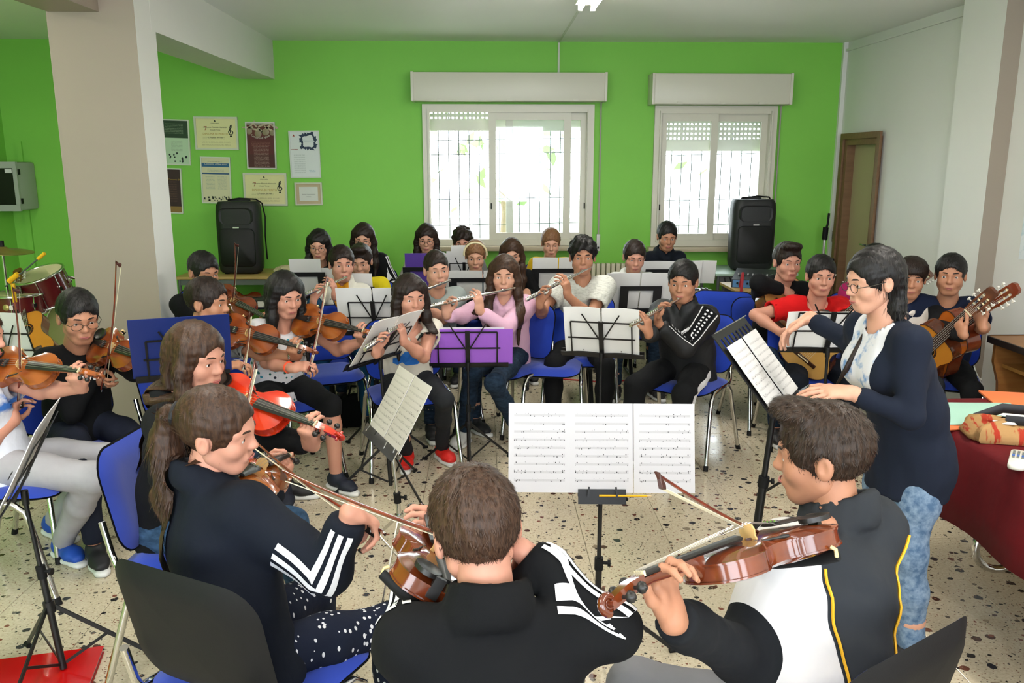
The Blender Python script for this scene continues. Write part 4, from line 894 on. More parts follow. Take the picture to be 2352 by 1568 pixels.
def make_flute():
    r = empty('flute'); mb = MB(); mb.cyl((-.085, 0, 0), (.125, 0, 0), .0088, 14); hj = mb.build('head_joint', SILVER, r, 60); mb = MB(); mb.cyl((-.092, 0, 0), (-.083, 0, 0), .0100, 14); mb.build('crown', SILVER, hj, 60)
    mb = MB(); mb.rings([[(math.cos(a) * .016 * s_, math.sin(a) * .010 * s_ , z) for a in np.linspace(0, 2 * math.pi, 16, endpoint=False)] for s_, z in ((1, .007), (1, .0105), (.5, .0118))]); mb.build('lip_plate', SILVER, hj, 60)
    mb = MB(); mb.cyl((.118, 0, 0), (.150, 0, 0), .0106, 14); mb.cyl((.14, 0, 0), (.50, 0, 0), .0095, 14); mb.build('body_tube', SILVER, r, 60); mb = MB(); mb.cyl((.49, 0, 0), (.515, 0, 0), .0106, 14); mb.cyl((.51, 0, 0), (.585, 0, 0), .0095, 14); mb.build('foot_joint', SILVER, r, 60)
    for i in range(15): x = .19 + i * .0255; mb = MB(); mb.cyl((x, 0, .0075), (x, 0, .0145), .0085, 12); mb.cyl((x, 0, .0145), (x, 0, .016), .006, 12); mb.build('key', SILVER, r, 60)
    mb = MB(); mb.cyl((.175, -.011, .010), (.57, -.011, .010), .0026, 8); mb.build('key_rod', SILVER, r, 60); return r
_FL = []
def flute(label, E, a, up):
    o = make_flute() if not _FL else copy_tree(_FL[0]); _FL.append(o); x, y, z = frame(a, up); o.matrix_world = mat4(x, y, z, np.asarray(E, float)); tag(o, label, 'flute', 'flutes'); return lambda lx: np.asarray(E, float) + x * lx
def make_guitar(top='c89a52', side='5a2c16'):
    r = empty('guitar'); tm = wood('guitar_top_' + top, top, top, .25, 14); sm = varnish('guitar_side_' + side, side, '6b3820'); P = GUITAR_OUT
    mb = MB(); mb.rings([[(p[0], p[1], z) for p in P] for z in (-.092, -.001)], True, False); mb.build('sides', sm, r, 50)
    hole = [(.330 + .042 * math.cos(a), .042 * math.sin(a)) for a in np.linspace(0, 2 * math.pi, len(P), endpoint=False)]
    ang = lambda p: math.atan2(p[1], p[0] - .330); Po = sorted(P, key=ang); Ho = [(.330 + .042 * math.cos(ang(p)), .042 * math.sin(ang(p))) for p in Po]
    mb = MB(); mb.rings([[(p[0], p[1], 0) for p in Po], [(h_[0], h_[1], .0005) for h_ in Ho], [(h_[0], h_[1], -.004) for h_ in Ho]], False, False); mb.build('soundboard', tm, r, 50)
    mb = MB(); mb.rings([[(.330 + rr * math.cos(a), rr * math.sin(a), z) for a in np.linspace(0, 2 * math.pi, 28, endpoint=False)] for rr, z in ((.060, .0004), (.059, .0016), (.046, .0016), (.045, .0004))], False, False); mb.build('rosette', dotted('rosette', '3a2214', ['8a5a2a'], 160, .3), r, 50)
    mb = MB(); mb.rings([[(.330 + .05 * math.cos(a), .05 * math.sin(a), -.02) for a in np.linspace(0, 2 * math.pi, 20, endpoint=False)]] * 1 + [[(.330 + .001 * math.cos(a), .001 * math.sin(a), -.0201) for a in np.linspace(0, 2 * math.pi, 20, endpoint=False)]], False, True); mb.build('sound_hole', EBONY, r)
    mb = MB(); mb.rings([[(p[0] + (p[0] - .24) * e, p[1] * (1 + e), z) for p in P] for e, z in ((0, -.004), (.004, -.004), (.004, .002), (-.012, .002))], False, False); mb.build('binding', plain('guitar_binding', '3a1d10', .4), r, 50)
    mb = MB(); mb.box((.125, 0, .004), (.028, .185, .009)); br = mb.build('bridge', plain('rosewood', '33190f', .4), r, bevel=.002); mb = MB(); mb.box((.130, 0, .011), (.003, .080, .007)); mb.build('saddle', BONE, br)
    mb = MB(); mb.rings([[(x, math.cos(a) * w, math.sin(a) * h_ + zc) for a in np.linspace(math.pi, 2 * math.pi, 9)] for x, w, h_, zc in ((.47, .031, .085, .002), (.50, .030, .045, .002), (.53, .029, .026, .002), (.78, .026, .022, .002))]); mb.build('neck', sm, r, 50)
    mb = MB(); mb.rings([[(x, -w, .002), (x, w, .002), (x, w, .008), (x, -w, .008)] for x, w in ((.385, .031), (.78, .026))]); mb.build('fretboard', plain('rosewood', '33190f'), r)
    L = .655; fr = MB()
    for i in range(1, 18): x = .780 - (L - L / 2 ** (i / 12)); mb = MB(); mb.box((x, 0, .0088), (.002, .058, .002)); mb.build('fret', SILVER, r)
    mb = MB(); mb.box((.783, 0, .008), (.006, .053, .012)); mb.build('nut', BONE, r)
    ca, sa = math.cos(.22), math.sin(.22); hd = lambda x, y, z: (.786 + x * ca - z * 0, y, -x * sa + z)
    pol = [(0, .027), (.03, .034), (.165, .037), (.185, .030), (.195, .018), (.185, 0)]; pol = pol + [(p[0], -p[1]) for p in pol[::-1][1:]]
    mb = MB(); 
    for (x0, x1, y0, y1) in ((0, .035, -.032, .032), (.15, .185, -.034, .034), (.035, .15, -.036, -.024), (.035, .15, -.009, .009), (.035, .15, .024, .036)):
        mb.add([hd(x, y, z) for x in (x0, x1) for y in (y0, y1) for z in (-.010, .008)], [(0, 1, 3, 2), (4, 6, 7, 5), (0, 4, 5, 1), (2, 3, 7, 6), (0, 2, 6, 4), (1, 5, 7, 3)])
    mb.add([hd(.185, -.034, .008), hd(.20, -.02, .008), hd(.20, .02, .008), hd(.185, .034, .008), hd(.185, -.034, -.010), hd(.20, -.02, -.010), hd(.20, .02, -.010), hd(.185, .034, -.010)], [(0, 1, 2, 3), (7, 6, 5, 4), (0, 4, 5, 1), (1, 5, 6, 2), (2, 6, 7, 3)]); mb.build('headstock', sm, r)
    for i in range(3):
        for sy in (-1, 1):
            x = .055 + i * .038; mb = MB(); mb.cyl(hd(x, sy * .009, 0), hd(x, sy * .024, 0), .005, 8); mb.build('roller', BONE, r, 60); mb = MB(); mb.cyl(hd(x, sy * .036, 0), hd(x, sy * .052, 0), .003, 8); mb.box(hd(x, sy * .056, 0), (.016, .010, .012)); mb.build('tuning_peg', plain('peg_pearl', 'd9d6cc', .25), r)
    for i in range(6): y = -.029 + .0116 * i; mb = MB(); mb.tube([(.130, y, .0145), (.783, y * .74, .0145), hd(.05 + .038 * (i % 3), y * .55, .006)], .0007, 4); mb.build('string', plain('string_nylon', 'cfccc2', .3), r)
    return r
_GT = {}
def guitar(label, C, a, t, top='c89a52', side='5a2c16', scale=1.0):
    """C: middle of the lower bout on the soundboard"""
    key = (top, side); first = key not in _GT
    if first: _GT[key] = make_guitar(top, side)
    o = _GT[key] if first else copy_tree(_GT[key]); x, y, z = frame(a, t); O = np.asarray(C, float) - x * .16 * scale; o.matrix_world = mat4(x, y, z, O) @ Matrix.Scale(scale, 4); tag(o, label, 'guitar', 'guitars')
    return (lambda lx, ly=0, lz=0: O + (x * lx + y * ly + z * lz) * scale), x, y, z
# ------------------------------------------------------------------ people
LIPS = plain('lips', 'a8605a', 0.45); EYE_WHITE = plain('eye_white', 'd9d4cd', 0.25); IRIS = plain('iris', '2a1a10', 0.2)
class Skel: pass
def skeleton(head, body, face=None, pitch=5, roll=0, s=0.87, lean=0.09, side=0.0, hz=0.53, hs=1.04, sh=None, y=None, stand=False):
    k = Skel(); k.s = s; k.hs = hs
    k.H = at_z(*head) if y is None else at_y(head[0], head[1], y)
    k.bf = facing(body); k.br = np.cross(k.bf, Z3)
    face = body if face is None else face
    hf = facing(face); hr = np.cross(hf, Z3); pt = math.radians(pitch)
    k.hf = hf * math.cos(pt) - Z3 * math.sin(pt); k.hu = np.cross(hr, k.hf); k.hr = hr
    if roll:
        a = math.radians(roll); k.hr, k.hu = hr * math.cos(a) + k.hu * math.sin(a), k.hu * math.cos(a) - hr * math.sin(a)
    k.N = k.H - k.hu * 0.128 * hs - Z3 * 0.022 - k.bf * 0.028 - k.hf * 0.008
    k.P = A(k.N[0], k.N[1], 0) - k.bf * lean + k.br * side; k.P[2] = hz
    d = k.P - k.N
    k.C = k.N + d * 0.32 + k.bf * 0.012; k.W = k.N + d * 0.70 - k.bf * 0.012
    w = 0.152 * s if sh is None else sh
    k.up = nrm(-d); k.S = {}
    for g, sg in (('R', 1), ('L', -1)): k.S[g] = k.N - k.up * 0.05 * s + k.br * sg * w + k.bf * 0.012
    k.chin = k.H + k.hf * 0.062 * hs - k.hu * 0.105 * hs; k.mouth = k.H + k.hf * 0.096 * hs - k.hu * 0.058 * hs
    return k
def two_bone(S, W, l1, l2, pole):
    d = W - S; L = np.linalg.norm(d); f = max(1.0, L / (0.985 * (l1 + l2))); l1 *= f; l2 *= f
    u = d / L; a = (L * L + l1 * l1 - l2 * l2) / (2 * L); h = math.sqrt(max(l1 * l1 - a * a, 0)); return S + u * a + ortho(pole, u) * h
POSES = {'grip': ((52, 78, 40), 'opp'), 'flute': ((30, 42, 22), 'opp'), 'violin': ((48, 62, 35), 'side'), 'open': ((10, 12, 8), 'side'),
         'relaxed': ((22, 28, 18), 'side'), 'bow': ((38, 55, 28), 'opp'), 'fist': ((70, 85, 50), 'opp'), 'strum': ((25, 40, 25), 'side'), 'point': ((15, 18, 10), 'side')}
def hand_frame(g, G, d, n, s, rod=None):
    """wrist, finger direction, palm normal, thumb side from the point gripped"""
    d = nrm(d); n = ortho(n, d)
    if rod is not None:
        rod = nrm(rod); d = ortho(d, rod); n = ortho(n, d); n = ortho(n - rod * (n @ rod), d)
    w = np.cross(d, n) * (1 if g == 'R' else -1)
    return np.asarray(G, float) - d * 0.098 * s - n * 0.026 * s, d, n, w
def add_hand(S, W, d, n, w, s, pose, g, curl_spread=4):
    (a1, a2, a3), th = POSES[pose]
    S.ecap(W - d * 0.01 * s, W + d * 0.022 * s, w, (0.026 * s, 0.019 * s), (0.03 * s, 0.017 * s), 0.012)
    S.ecap(W + d * 0.02 * s, W + d * 0.078 * s, w, (0.031 * s, 0.017 * s), (0.037 * s, 0.013 * s), 0.014)
    S.ell(W + d * 0.04 * s + w * 0.024 * s + n * 0.006 * s, np.array([d, w, n]), (0.03 * s, 0.016 * s, 0.016 * s), 0.012)
    segs = ((0.043, 0.026, 0.021), (0.047, 0.030, 0.022), (0.044, 0.028, 0.021), (0.035, 0.021, 0.018)); offs = (0.030, 0.0105, -0.009, -0.0275)
    for i in range(4):
        b = W + (d * (0.088 - (0.004 if i in (0, 2) else 0) - (0.012 if i == 3 else 0)) + w * offs[i]) * s
        dd = rot_about(d, n, math.radians((1.5 - i) * curl_spread * (1 if g == 'R' else -1) * -1)); ax = np.cross(dd, n); ang = 0; p = b - dd * 0.012 * s; r = 0.0092 if i < 3 else 0.0080
        pts = [p]; rr = [r * s]
        for q, an in enumerate((a1, a2, a3)):
            ang += math.radians(an + (6 if i > 1 else 0) * (q == 0)); v = rot_about(dd, ax, ang); p = p + v * (segs[i][q] + (0.012 if q == 0 else 0)) * s; pts.append(p); rr.append(r * s * (1 - 0.09 * (q + 1)))
        S.chain(pts, rr, 0.005)
    b = W + (d * 0.022 + w * 0.024 + n * 0.006) * s
    if th == 'opp': ds = (nrm(w * 0.55 + d * 0.75 + n * 0.55), nrm(w * 0.15 + d * 0.85 + n * 0.7), nrm(d * 0.9 + n * 0.45 - w * 0.15))
    else: ds = (nrm(w * 0.75 + d * 0.7 + n * 0.2), nrm(w * 0.5 + d * 0.9 + n * 0.25), nrm(d + w * 0.2 + n * 0.15))
    pts = [b]; 
    for v, L in zip(ds, (0.042, 0.034, 0.027)): pts.append(pts[-1] + v * L * s)
    S.chain(pts, [0.0135 * s, 0.0115 * s, 0.0105 * s, 0.0085 * s], 0.008)
def head_solid(fat=1.0):
    S = SDF(); I = np.eye(3)
    S.ell((0, -0.012, 0.032), I, (0.074, 0.094, 0.080), 0)
    S.ell((0, 0.020, -0.030), I, (0.058 * fat, 0.064, 0.076), 0.03)
    S.cap((0.012 * fat, 0.058, -0.086), (-0.012 * fat, 0.058, -0.086), 0.019, None, 0.028)
    for sx in (-1, 1):
        S.cap((sx * 0.046 * fat, 0.0, -0.056), (sx * 0.020 * fat, 0.05, -0.086), 0.015, 0.014, 0.028)
        S.ell((sx * 0.036, 0.052, -0.026), I, (0.026, 0.026, 0.026), 0.02)
        S.cap((sx * 0.045, 0.061, 0.023), (sx * 0.012, 0.077, 0.022), 0.010, 0.010, 0.022)
    S.cap((0, 0.079, 0.012), (0, 0.099, -0.022), 0.0070, 0.0098, 0.013)
    for sx in (-1, 1):
        S.cap((sx * 0.009, 0.088, -0.026), (sx * 0.008, 0.092, -0.026), 0.0075, None, 0.008)
        S.ell((sx * 0.031, 0.090, 0.004), I, (0.017, 0.014, 0.0115), 0.012, 's')
        S.ell((sx * 0.031, 0.0690, 0.004), I, (0.0150, 0.0138, 0.0140), 0.006)
        S.ell((sx * 0.031, 0.0850, 0.002), I, (0.0118, 0.016, 0.0052), 0.002, 's')
        S.ell((sx * 0.076, -0.014, -0.006), np.array([(1, 0, 0), (0, 1, 0.18), (0, -0.18, 1)]), (0.0095, 0.019, 0.031), 0.006)
        S.ell((sx * 0.086, -0.010, -0.002), I, (0.006, 0.009, 0.016), 0.004, 's')
    S.cap((0.014, 0.080, -0.057), (-0.014, 0.080, -0.057), 0.010, None, 0.016)
    S.cap((0.02, 0.096, -0.0575), (-0.02, 0.096, -0.0575), 0.0025, None, 0.004, 's')
    return S
def hair_solid(style, length=0.3, seed=1):
    S = SDF(seed); I = np.eye(3); long = style in ('long', 'tail', 'bob', 'bun', 'swept')
    t = 0.012 if style in ('short', 'crop') else 0.013
    S.ell((0, -0.014, 0.034), I, (0.074 + (0.004 if style == 'crop' else t * 0.8), 0.096 + t * 0.7, 0.082 + t), 0)
    if style == 'quiff': S.ell((0, 0.040, 0.104), np.array([(1, 0, 0), (0, .95, .3), (0, -.3, .95)]), (0.064, 0.066, 0.030), 0.025)
    if style == 'mop': S.ell((0, 0.01, 0.06), I, (0.088, 0.10, 0.07), 0.02)
    if style == 'curly':
        g = np.random.default_rng(seed)
        for i in range(46):
            v = nrm(g.normal(size=3) * A(1, 1, 0.8) + A(0, -0.1, 0.6)); S.ell(A(0, -0.012, 0.036) + v * A(0.078, 0.097, 0.088), I, (0.019, 0.019, 0.019), 0.012)
    if style == 'swept':
        S.ecap((0, -0.055, 0.02), (0, -0.070, -0.10), (1, 0, 0), (0.078, 0.055), (0.074, 0.040), 0.03); S.ecap((0, -0.070, -0.10), (0, -0.075, -0.175), (1, 0, 0), (0.074, 0.040), (0.062, 0.022), 0.03)
    if style in ('long', 'bob', 'tail', 'bun'):
        for sx in (-1, 1):
            if style in ('long', 'bob'):
                a = [A(sx * 0.066, 0.012, 0.05), A(sx * 0.080, 0.012, -0.03), A(sx * 0.084, 0.012, -0.11)]; r = [0.026, 0.026, 0.026]
                if length > 0.2: a += [A(sx * 0.094, 0.02, -0.20), A(sx * 0.088, 0.045, -length)]; r += [0.024, 0.008]
                S.chain(a, r, 0.03)
        if style in ('long', 'bob'):
            e = -0.06 - 0.5 * length
            S.ecap((0, -0.065, 0.02), (0, -0.082, e), (1, 0, 0), (0.078, 0.045), (0.084, 0.035), 0.03)
            if length > 0.2: S.ecap((0, -0.082, e), (0, -0.085, -length - 0.03), (1, 0, 0), (0.084, 0.035), (0.062, 0.018), 0.03)
        if style == 'tail':
            a = [A(0, -0.100, 0.03), A(0, -0.135, 0.02), A(0.004, -0.145, -0.06), A(0.006, -0.135, -0.18), A(0.004, -0.12, -0.30), A(0, -0.115, -length - 0.05)]
            S.chain(a, [0.024, 0.028, 0.043, 0.045, 0.040, 0.012], 0.015)
        if style == 'bun': S.ell((0, -0.10, 0.06), I, (0.04, 0.036, 0.036), 0.01)
    # face opening and nape
    w = {'long': 0.060, 'bob': 0.062, 'tail': 0.072, 'bun': 0.072, 'swept': 0.070}.get(style, 0.070)
    S.ell((0, 0.092, -0.040), I, (w, 0.075, 0.100 if style != 'mop' else 0.088), 0.01, 's')
    S.ell((0, 0.075, -0.11), I, (0.060, 0.075, 0.08), 0.01, 's')
    if not long:
        S.cut((0, 0.0, -0.040 if style != 'mop' else -0.065), (0, 0.46, -0.89), 0.2)
        for sx in (-1, 1): S.ell((sx * 0.085, -0.006, -0.012), I, (0.026, 0.024, 0.034), 0.004, 's')
    elif style in ('tail', 'bun', 'swept'):
        for sx in (-1, 1): S.ell((sx * 0.088, -0.006, -0.014), I, (0.028, 0.026, 0.036), 0.004, 's')
        if style == 'bun': S.cut((0, 0.0, -0.045), (0, 0.4, -0.9), 0.2)
    S.wr = (0.0022, 120)
    return S
def strands(P, Q, n, L, wid, crown, long, rng, lift=0.25, back=False):
    """fine tapered locks lying on a hair surface"""
    a = P[Q[:, 0]]; nr = np.cross(P[Q[:, 1]] - a, P[Q[:, 2]] - a); ar = np.linalg.norm(nr, axis=1); nr /= np.maximum(ar, 1e-12)[:, None]
    if long: ctr = P[Q].mean(1); ar = ar * ((ctr[:, 1] < 0.035) | (ctr[:, 2] > 0.10)) * ~((np.abs(ctr[:, 0]) > 0.05) & (np.abs(ctr[:, 2] + 0.01) < 0.06) & (ctr[:, 1] > -0.06) & back)
    pick = rng.choice(len(Q), n, p=ar / ar.sum()); uv = rng.random((n, 2))
    p = a[pick] + (P[Q[pick, 1]] - a[pick]) * uv[:, :1] + (P[Q[pick, 3]] - a[pick]) * uv[:, 1:]
    nn = nr[pick]; fl = (p - crown); fl /= np.maximum(np.linalg.norm(fl, axis=1), 1e-6)[:, None]
    fl = fl * (0.8 if long else 1.0) * A(1, 1, 1) + A(0, -0.15 if long else 0, -1.0 if long else -0.35) + rng.normal(size=(n, 3)) * (0.06 if long else 0.32)
    if back: up_ = (p[:, 2] > -0.02)[:, None]; fl = np.where(up_, A(0, -0.13, 0.02) - p + rng.normal(size=(n, 3)) * 0.006, fl)
    fl -= nn * (fl * nn).sum(1)[:, None]; fl /= np.maximum(np.linalg.norm(fl, axis=1), 1e-6)[:, None]
    sd = np.cross(nn, fl); Ls = (L * rng.uniform(0.6, 1.3, n) * (np.where(p[:, 2] > 0.02, 0.35, 1.0) if long else 1.0))[:, None]; p = p - nn * 0.002
    m = p + (fl + nn * lift) * Ls * 0.5; e = p + (fl * 1.0 + nn * lift * 0.7) * Ls
    V = np.stack([p - sd * wid, p + sd * wid, m - sd * wid * 0.8, m + sd * wid * 0.8, e - sd * wid * 0.1, e + sd * wid * 0.1], 1).reshape(-1, 3)
    b = 6 * np.arange(n)[:, None]; F = np.concatenate([b + A(0, 1, 3, 2).astype(int), b + A(2, 3, 5, 4).astype(int)])
    return V, F
_cache = {}
def cached(key, fn):
    if key not in _cache: _cache[key] = fn()
    return _cache[key]
def sweep(P0, P1, n=18, r=0.004):
    mb = MB(); mb.tube([P0 + (P1 - P0) * i / (n - 1) for i in range(n)], r, 6); return mb
def person(label, k, top, bottom, shoes, hairdo, tone, L=None, R=None, legs=None, vox=0.014, hv=0.0062, glasses=False, group=None, fat=1.0, shoe_sole='d8d8d6', band=None, seed=None, prints=None, nstr=1600):
    """a figure: body (head, neck, arms, hands, lower legs) with hair and clothing as parts"""
    s = k.s; seed = seed if seed is not None else int(abs(k.H[0] * 991 + k.H[1] * 577)) % 9973; rng = np.random.default_rng(seed)
    base = A(k.P[0], k.P[1], 0); root = tag(empty('person', loc=base), label, 'person', group); off = -base
    body = []; l1, l2 = 0.292 * s, 0.245 * s
    long_sl = top.get('sleeve', 'long') == 'long'
    # ---- arms
    arm = {}
    for g, spec in (('R', R), ('L', L)):
        sg = 1 if g == 'R' else -1
        if spec is None: spec = dict(G=k.P + k.bf * 0.25 + k.br * sg * 0.10 + Z3 * 0.10, d=k.bf - k.br * sg * 0.3, n=-Z3, pose='relaxed')
        hsz = spec.get('size', 0.97 * s + 0.03)
        W, d, n, w = hand_frame(g, spec['G'], spec['d'], spec['n'], hsz, spec.get('rod'))
        pole = spec.get('pole', -Z3 + k.br * sg * 0.7 - k.bf * 0.2); S0 = k.S[g]; E = spec['E'] if spec.get('E') is not None else two_bone(S0, W, l1, l2, np.asarray(pole, float))
        arm[g] = (S0, E, W, d, n, w)
        if spec.get('hide'): continue
        sd = SDF()
        f0 = E + (W - E) * 0.45 if long_sl else None
        if long_sl: sd.cap(f0, W, 0.034 * s, 0.025 * s)
        else: sd.chain([S0 + (E - S0) * 0.25, E, E + (W - E) * 0.35, W], [0.046 * s, 0.038 * s, 0.039 * s, 0.025 * s], 0.02)
        add_hand(sd, W, d, n, w, hsz, spec.get('pose', 'grip'), g)
        P, Q = sd.mesh(min(hv, 0.0058)); body.append((relax(P, Q, 1, 0.4) + off, Q, 0))
    # ---- head and neck
    hm = cached(('head', hv, fat), lambda: (lambda pq: (relax(*pq, 1, 0.3), pq[1]))(head_solid(fat).mesh(hv * 0.85)))
    HX = np.array([k.hr, k.hf, k.hu]) * k.hs
    tow = lambda V: np.asarray(V, float) @ HX + k.H + off
    body.append((tow(hm[0]), hm[1], 0))
    nk = SDF(); nt = k.H - k.hu * 0.06 * k.hs - k.hf * 0.018; nk.cap(nt, k.N, 0.050 * k.hs, 0.052 * s + 0.006); nk.cap(k.N, k.N - k.up * 0.06 + k.bf * 0.012, 0.052 * s + 0.002, 0.062 * s, 0.03)
    if top.get('vneck'): nk.cap(k.N - k.up * 0.05 + k.bf * 0.05, k.N - k.up * 0.13 + k.bf * 0.085, 0.05, 0.03, 0.03)
    P, Q = nk.mesh(hv * 1.4); body.append((P + off, Q, 0))
    eye = MB()
    for sx in (-1, 1):
        V = []; 
        eye.lathe([(0.0001, 0.0122), (0.0030, 0.0119), (0.0056, 0.0108), (0.0095, 0.0076), (0.0122, 0.0), (0.0095, -0.008)], (sx * 0.031, 0.0685, 0.003), (sx * 0.03, 1, 0.0), 10)
    ev = np.concatenate(eye.v); eq = [f for f in eye.f if len(f) == 4]; em = np.array([4 if (i % 50) < 20 else 3 for i in range(len(eq))])
    body.append((tow(ev), np.array(eq), em))
    mo = MB()
    mo.tube([(-0.021, 0.0875, -0.0565), (-0.010, 0.0945, -0.0545), (0, 0.0955, -0.0555), (0.010, 0.0945, -0.0545), (0.021, 0.0875, -0.0565)], [0.001, 0.0026, 0.0024, 0.0026, 0.001], 6)
    mo.tube([(-0.019, 0.0880, -0.0590), (0, 0.0948, -0.0625), (0.019, 0.0880, -0.0590)], [0.001, 0.0033, 0.001], 6)
    body.append((tow(np.concatenate(mo.v)), np.array([f for f in mo.f if len(f) == 4]), 1))
    br = MB()
    for sx in (-1, 1): br.tube([(sx * 0.012, 0.0885, 0.0250), (sx * 0.022, 0.0870, 0.0275), (sx * 0.036, 0.0795, 0.0275), (sx * 0.050, 0.0665, 0.0215)], [0.0026, 0.0034, 0.0032, 0.0015], 6)
    body.append((tow(np.concatenate(br.v)), np.array([f for f in br.f if len(f) == 4]), 2))
    # ---- legs
    leg = {}
    for g, sg in (('R', 1), ('L', -1)):
        hp = k.P + k.br * sg * 0.082 * s; o = (legs or {}).get(g, {})
        kn = o.get('knee')
        if kn is None:
            kn = hp + rot_about(k.bf, Z3, math.radians(o.get('spread', 12) * -sg)) * 0.415 * s; kn[2] = o.get('kz', 0.475)
        an = o.get('ankle')
        if an is None:
            an = A(kn[0], kn[1], 0.085) + k.bf * o.get('fwd', 0.03) + k.br * sg * o.get('out', 0.0)
        td = nrm(A(*(o.get('toe', an - A(hp[0], hp[1], 0.085) if False else k.bf + k.br * sg * 0.25)))); td[2] = 0; leg[g] = (hp, np.asarray(kn, float), np.asarray(an, float), nrm(td))
    hide_legs = bottom is None
    short = bottom and bottom.get('short')
    if not hide_legs:
        for g in 'RL':
            hp, kn, an, td = leg[g]; sd = SDF(); a0 = kn + (an - kn) * (0.05 if short else 0.72)
            sd.chain([a0, kn + (an - kn) * (0.3 if short else 0.8), an - Z3 * 0.03], [0.052 * s, 0.054 * s if short else 0.04 * s, 0.036 * s]); P, Q = sd.mesh(0.011); body.append((P + off, Q, 0))
    core = SDF(); core.chain([k.P, k.W, k.C, k.N], [0.09 * s, 0.085 * s, 0.09 * s, 0.05 * s], 0.03)
    for g in 'RL':
        core.chain([k.N - k.up * 0.05 * s, arm[g][0], arm[g][1], arm[g][2]], [0.045 * s, 0.036 * s, 0.030 * s, 0.018 * s], 0.02)
        if not hide_legs: core.chain([k.P, leg[g][0], leg[g][1], leg[g][2]], [0.07 * s, 0.06 * s, 0.042 * s, 0.028 * s], 0.02)
    P, Q = core.mesh(0.034); body.append((P + off, Q, 0))
    hair_mat = hairdo[1]
    bo = link('body', np_mesh('body', body, [tone, LIPS, hair_mat, EYE_WHITE, IRIS]), root)
    if glasses:
        gm = plain('glasses_frame', '4a463f', 0.3, 0.7); b = MB()
        for sx in (-1, 1):
            b.tube([(sx * 0.033 + math.cos(a) * 0.0235, 0.097 - abs(math.cos(a)) * 0.002, -0.002 + math.sin(a) * 0.0165) for a in np.linspace(0, 2 * math.pi, 22)], 0.0013, 6)
            b.tube([(sx * 0.056, 0.094, 0.002), (sx * 0.076, 0.06, 0.004), (sx * 0.080, -0.015, 0.006), (sx * 0.079, -0.025, -0.008)], 0.0014, 6)
        b.tube([(-0.010, 0.098, 0.002), (0, 0.1, 0.005), (0.010, 0.098, 0.002)], 0.0013, 6); b.v = [tow(v) for v in b.v]; b.build('glasses', gm, root, True)
    # ---- top
    T = SDF(seed); f = top.get('fit', 1.0); wd = top.get('wide', 1.0)
    hemz = top.get('hem', 0.075)
    T.ecap(k.P - k.up * 0.06, k.W, k.br, (0.172 * s * wd, 0.130 * s * wd), (0.158 * s * wd, 0.118 * s * wd), 0.04)
    T.ecap(k.W, k.C, k.br, (0.158 * s * wd, 0.118 * s * wd), (0.172 * s * wd, 0.120 * s * wd), 0.04)
    T.ecap(k.C, k.N - k.up * 0.075 * s, k.br, (0.170 * s * wd, 0.118 * s * wd), (0.120 * s, 0.078 * s), 0.04)
    if top.get('long'): T.ecap(k.P - k.up * 0.02, k.P - Z3 * top['long'], k.br, (0.172 * s * wd, 0.132 * s * wd), (0.180 * s * wd, 0.140 * s * wd), 0.04)
    if top.get('bust'):
        for sg in (-1, 1): T.ell(k.C + k.br * sg * 0.07 * s + k.bf * 0.075 * s - k.up * 0.02, np.array([k.br, k.bf, k.up]), (0.07 * s, 0.065 * s, 0.07 * s), 0.05)
    for g in 'RL':
        S0, E, W, d, n, w = arm[g]; u = nrm(E - S0)
        T.cap(k.N - k.up * 0.032 * s, S0 - k.up * 0.004, 0.050 * s, 0.060 * s * f, 0.04)
        if long_sl:
            T.chain([S0, E], [0.064 * s * f, 0.054 * s * f], 0.045); cu = W - nrm(W - E) * 0.02
            T.chain([E, E + (cu - E) * 0.8, cu + nrm(W - E) * 0.02], [0.054 * s * f, 0.041 * s * f, 0.034 * s * f], 0.02); T.cut(cu, W - E, 0.07)
        else:
            q = top.get('slen', 0.62); e = S0 + (E - S0) * q; T.chain([S0, e + u * 0.03], [0.066 * s * f, 0.068 * s * f], 0.045); T.cut(e, u, 0.10)
            T.cap(e - u * 0.05, e + u * 0.06, 0.050 * s * f, 0.058 * s * f, 0.0, 's')
    nr = 0.064 * s * top.get('neck', 1.0)
    T.cap(k.N - k.up * 0.005 + k.bf * 0.012, nt + k.bf * 0.01, nr, nr, 0.006, 's')
    if top.get('neck', 1.0) > 1.05: T.ell(k.N + k.bf * 0.05 - k.up * 0.02, np.array([k.br, k.bf, k.up]), (nr * 1.05, nr * 0.9, nr * 0.75), 0.006, 's')
    if top.get('hood'):
        T.ell(k.N - k.bf * 0.075 * s + Z3 * 0.012, np.array([k.br, k.bf, Z3]), (0.10 * s, 0.06 * s, 0.055 * s), 0.03)
        for sg in (-1, 1): T.chain([k.N - k.bf * 0.05 + k.br * sg * 0.07 * s + Z3 * 0.02, k.N + k.bf * 0.03 + k.br * sg * 0.072 * s, k.N + k.bf * 0.085 + k.br * sg * 0.02 - Z3 * 0.05], [0.03 * s, 0.026 * s, 0.02 * s], 0.02)
    if top.get('collar'):
        ch = top['collar']; rg = []
        for a in np.linspace(0.35, 2 * math.pi - 0.35, 15): rg.append(k.N + k.bf * (math.cos(a) * 0.078 * s + 0.006) + k.br * math.sin(a) * 0.073 * s + k.up * (0.018 - 0.030 * math.cos(a)))
        [T.chain([p + k.up * (-0.022 + (ch + 0.022) * q / 3) for p in rg], [0.018 - 0.003 * q] * 15, 0.014) for q in range(4)]
    T.cut(k.P - Z3 * hemz, A(0, 0, -1)); T.wr = (top.get('wrinkle', 0.0042), 24)
    P, Q = T.mesh(vox); P = relax(P, Q, 1, 0.3)
    tm = np_mesh('shirt', [(P + off, Q, 0)], [top['mat']])
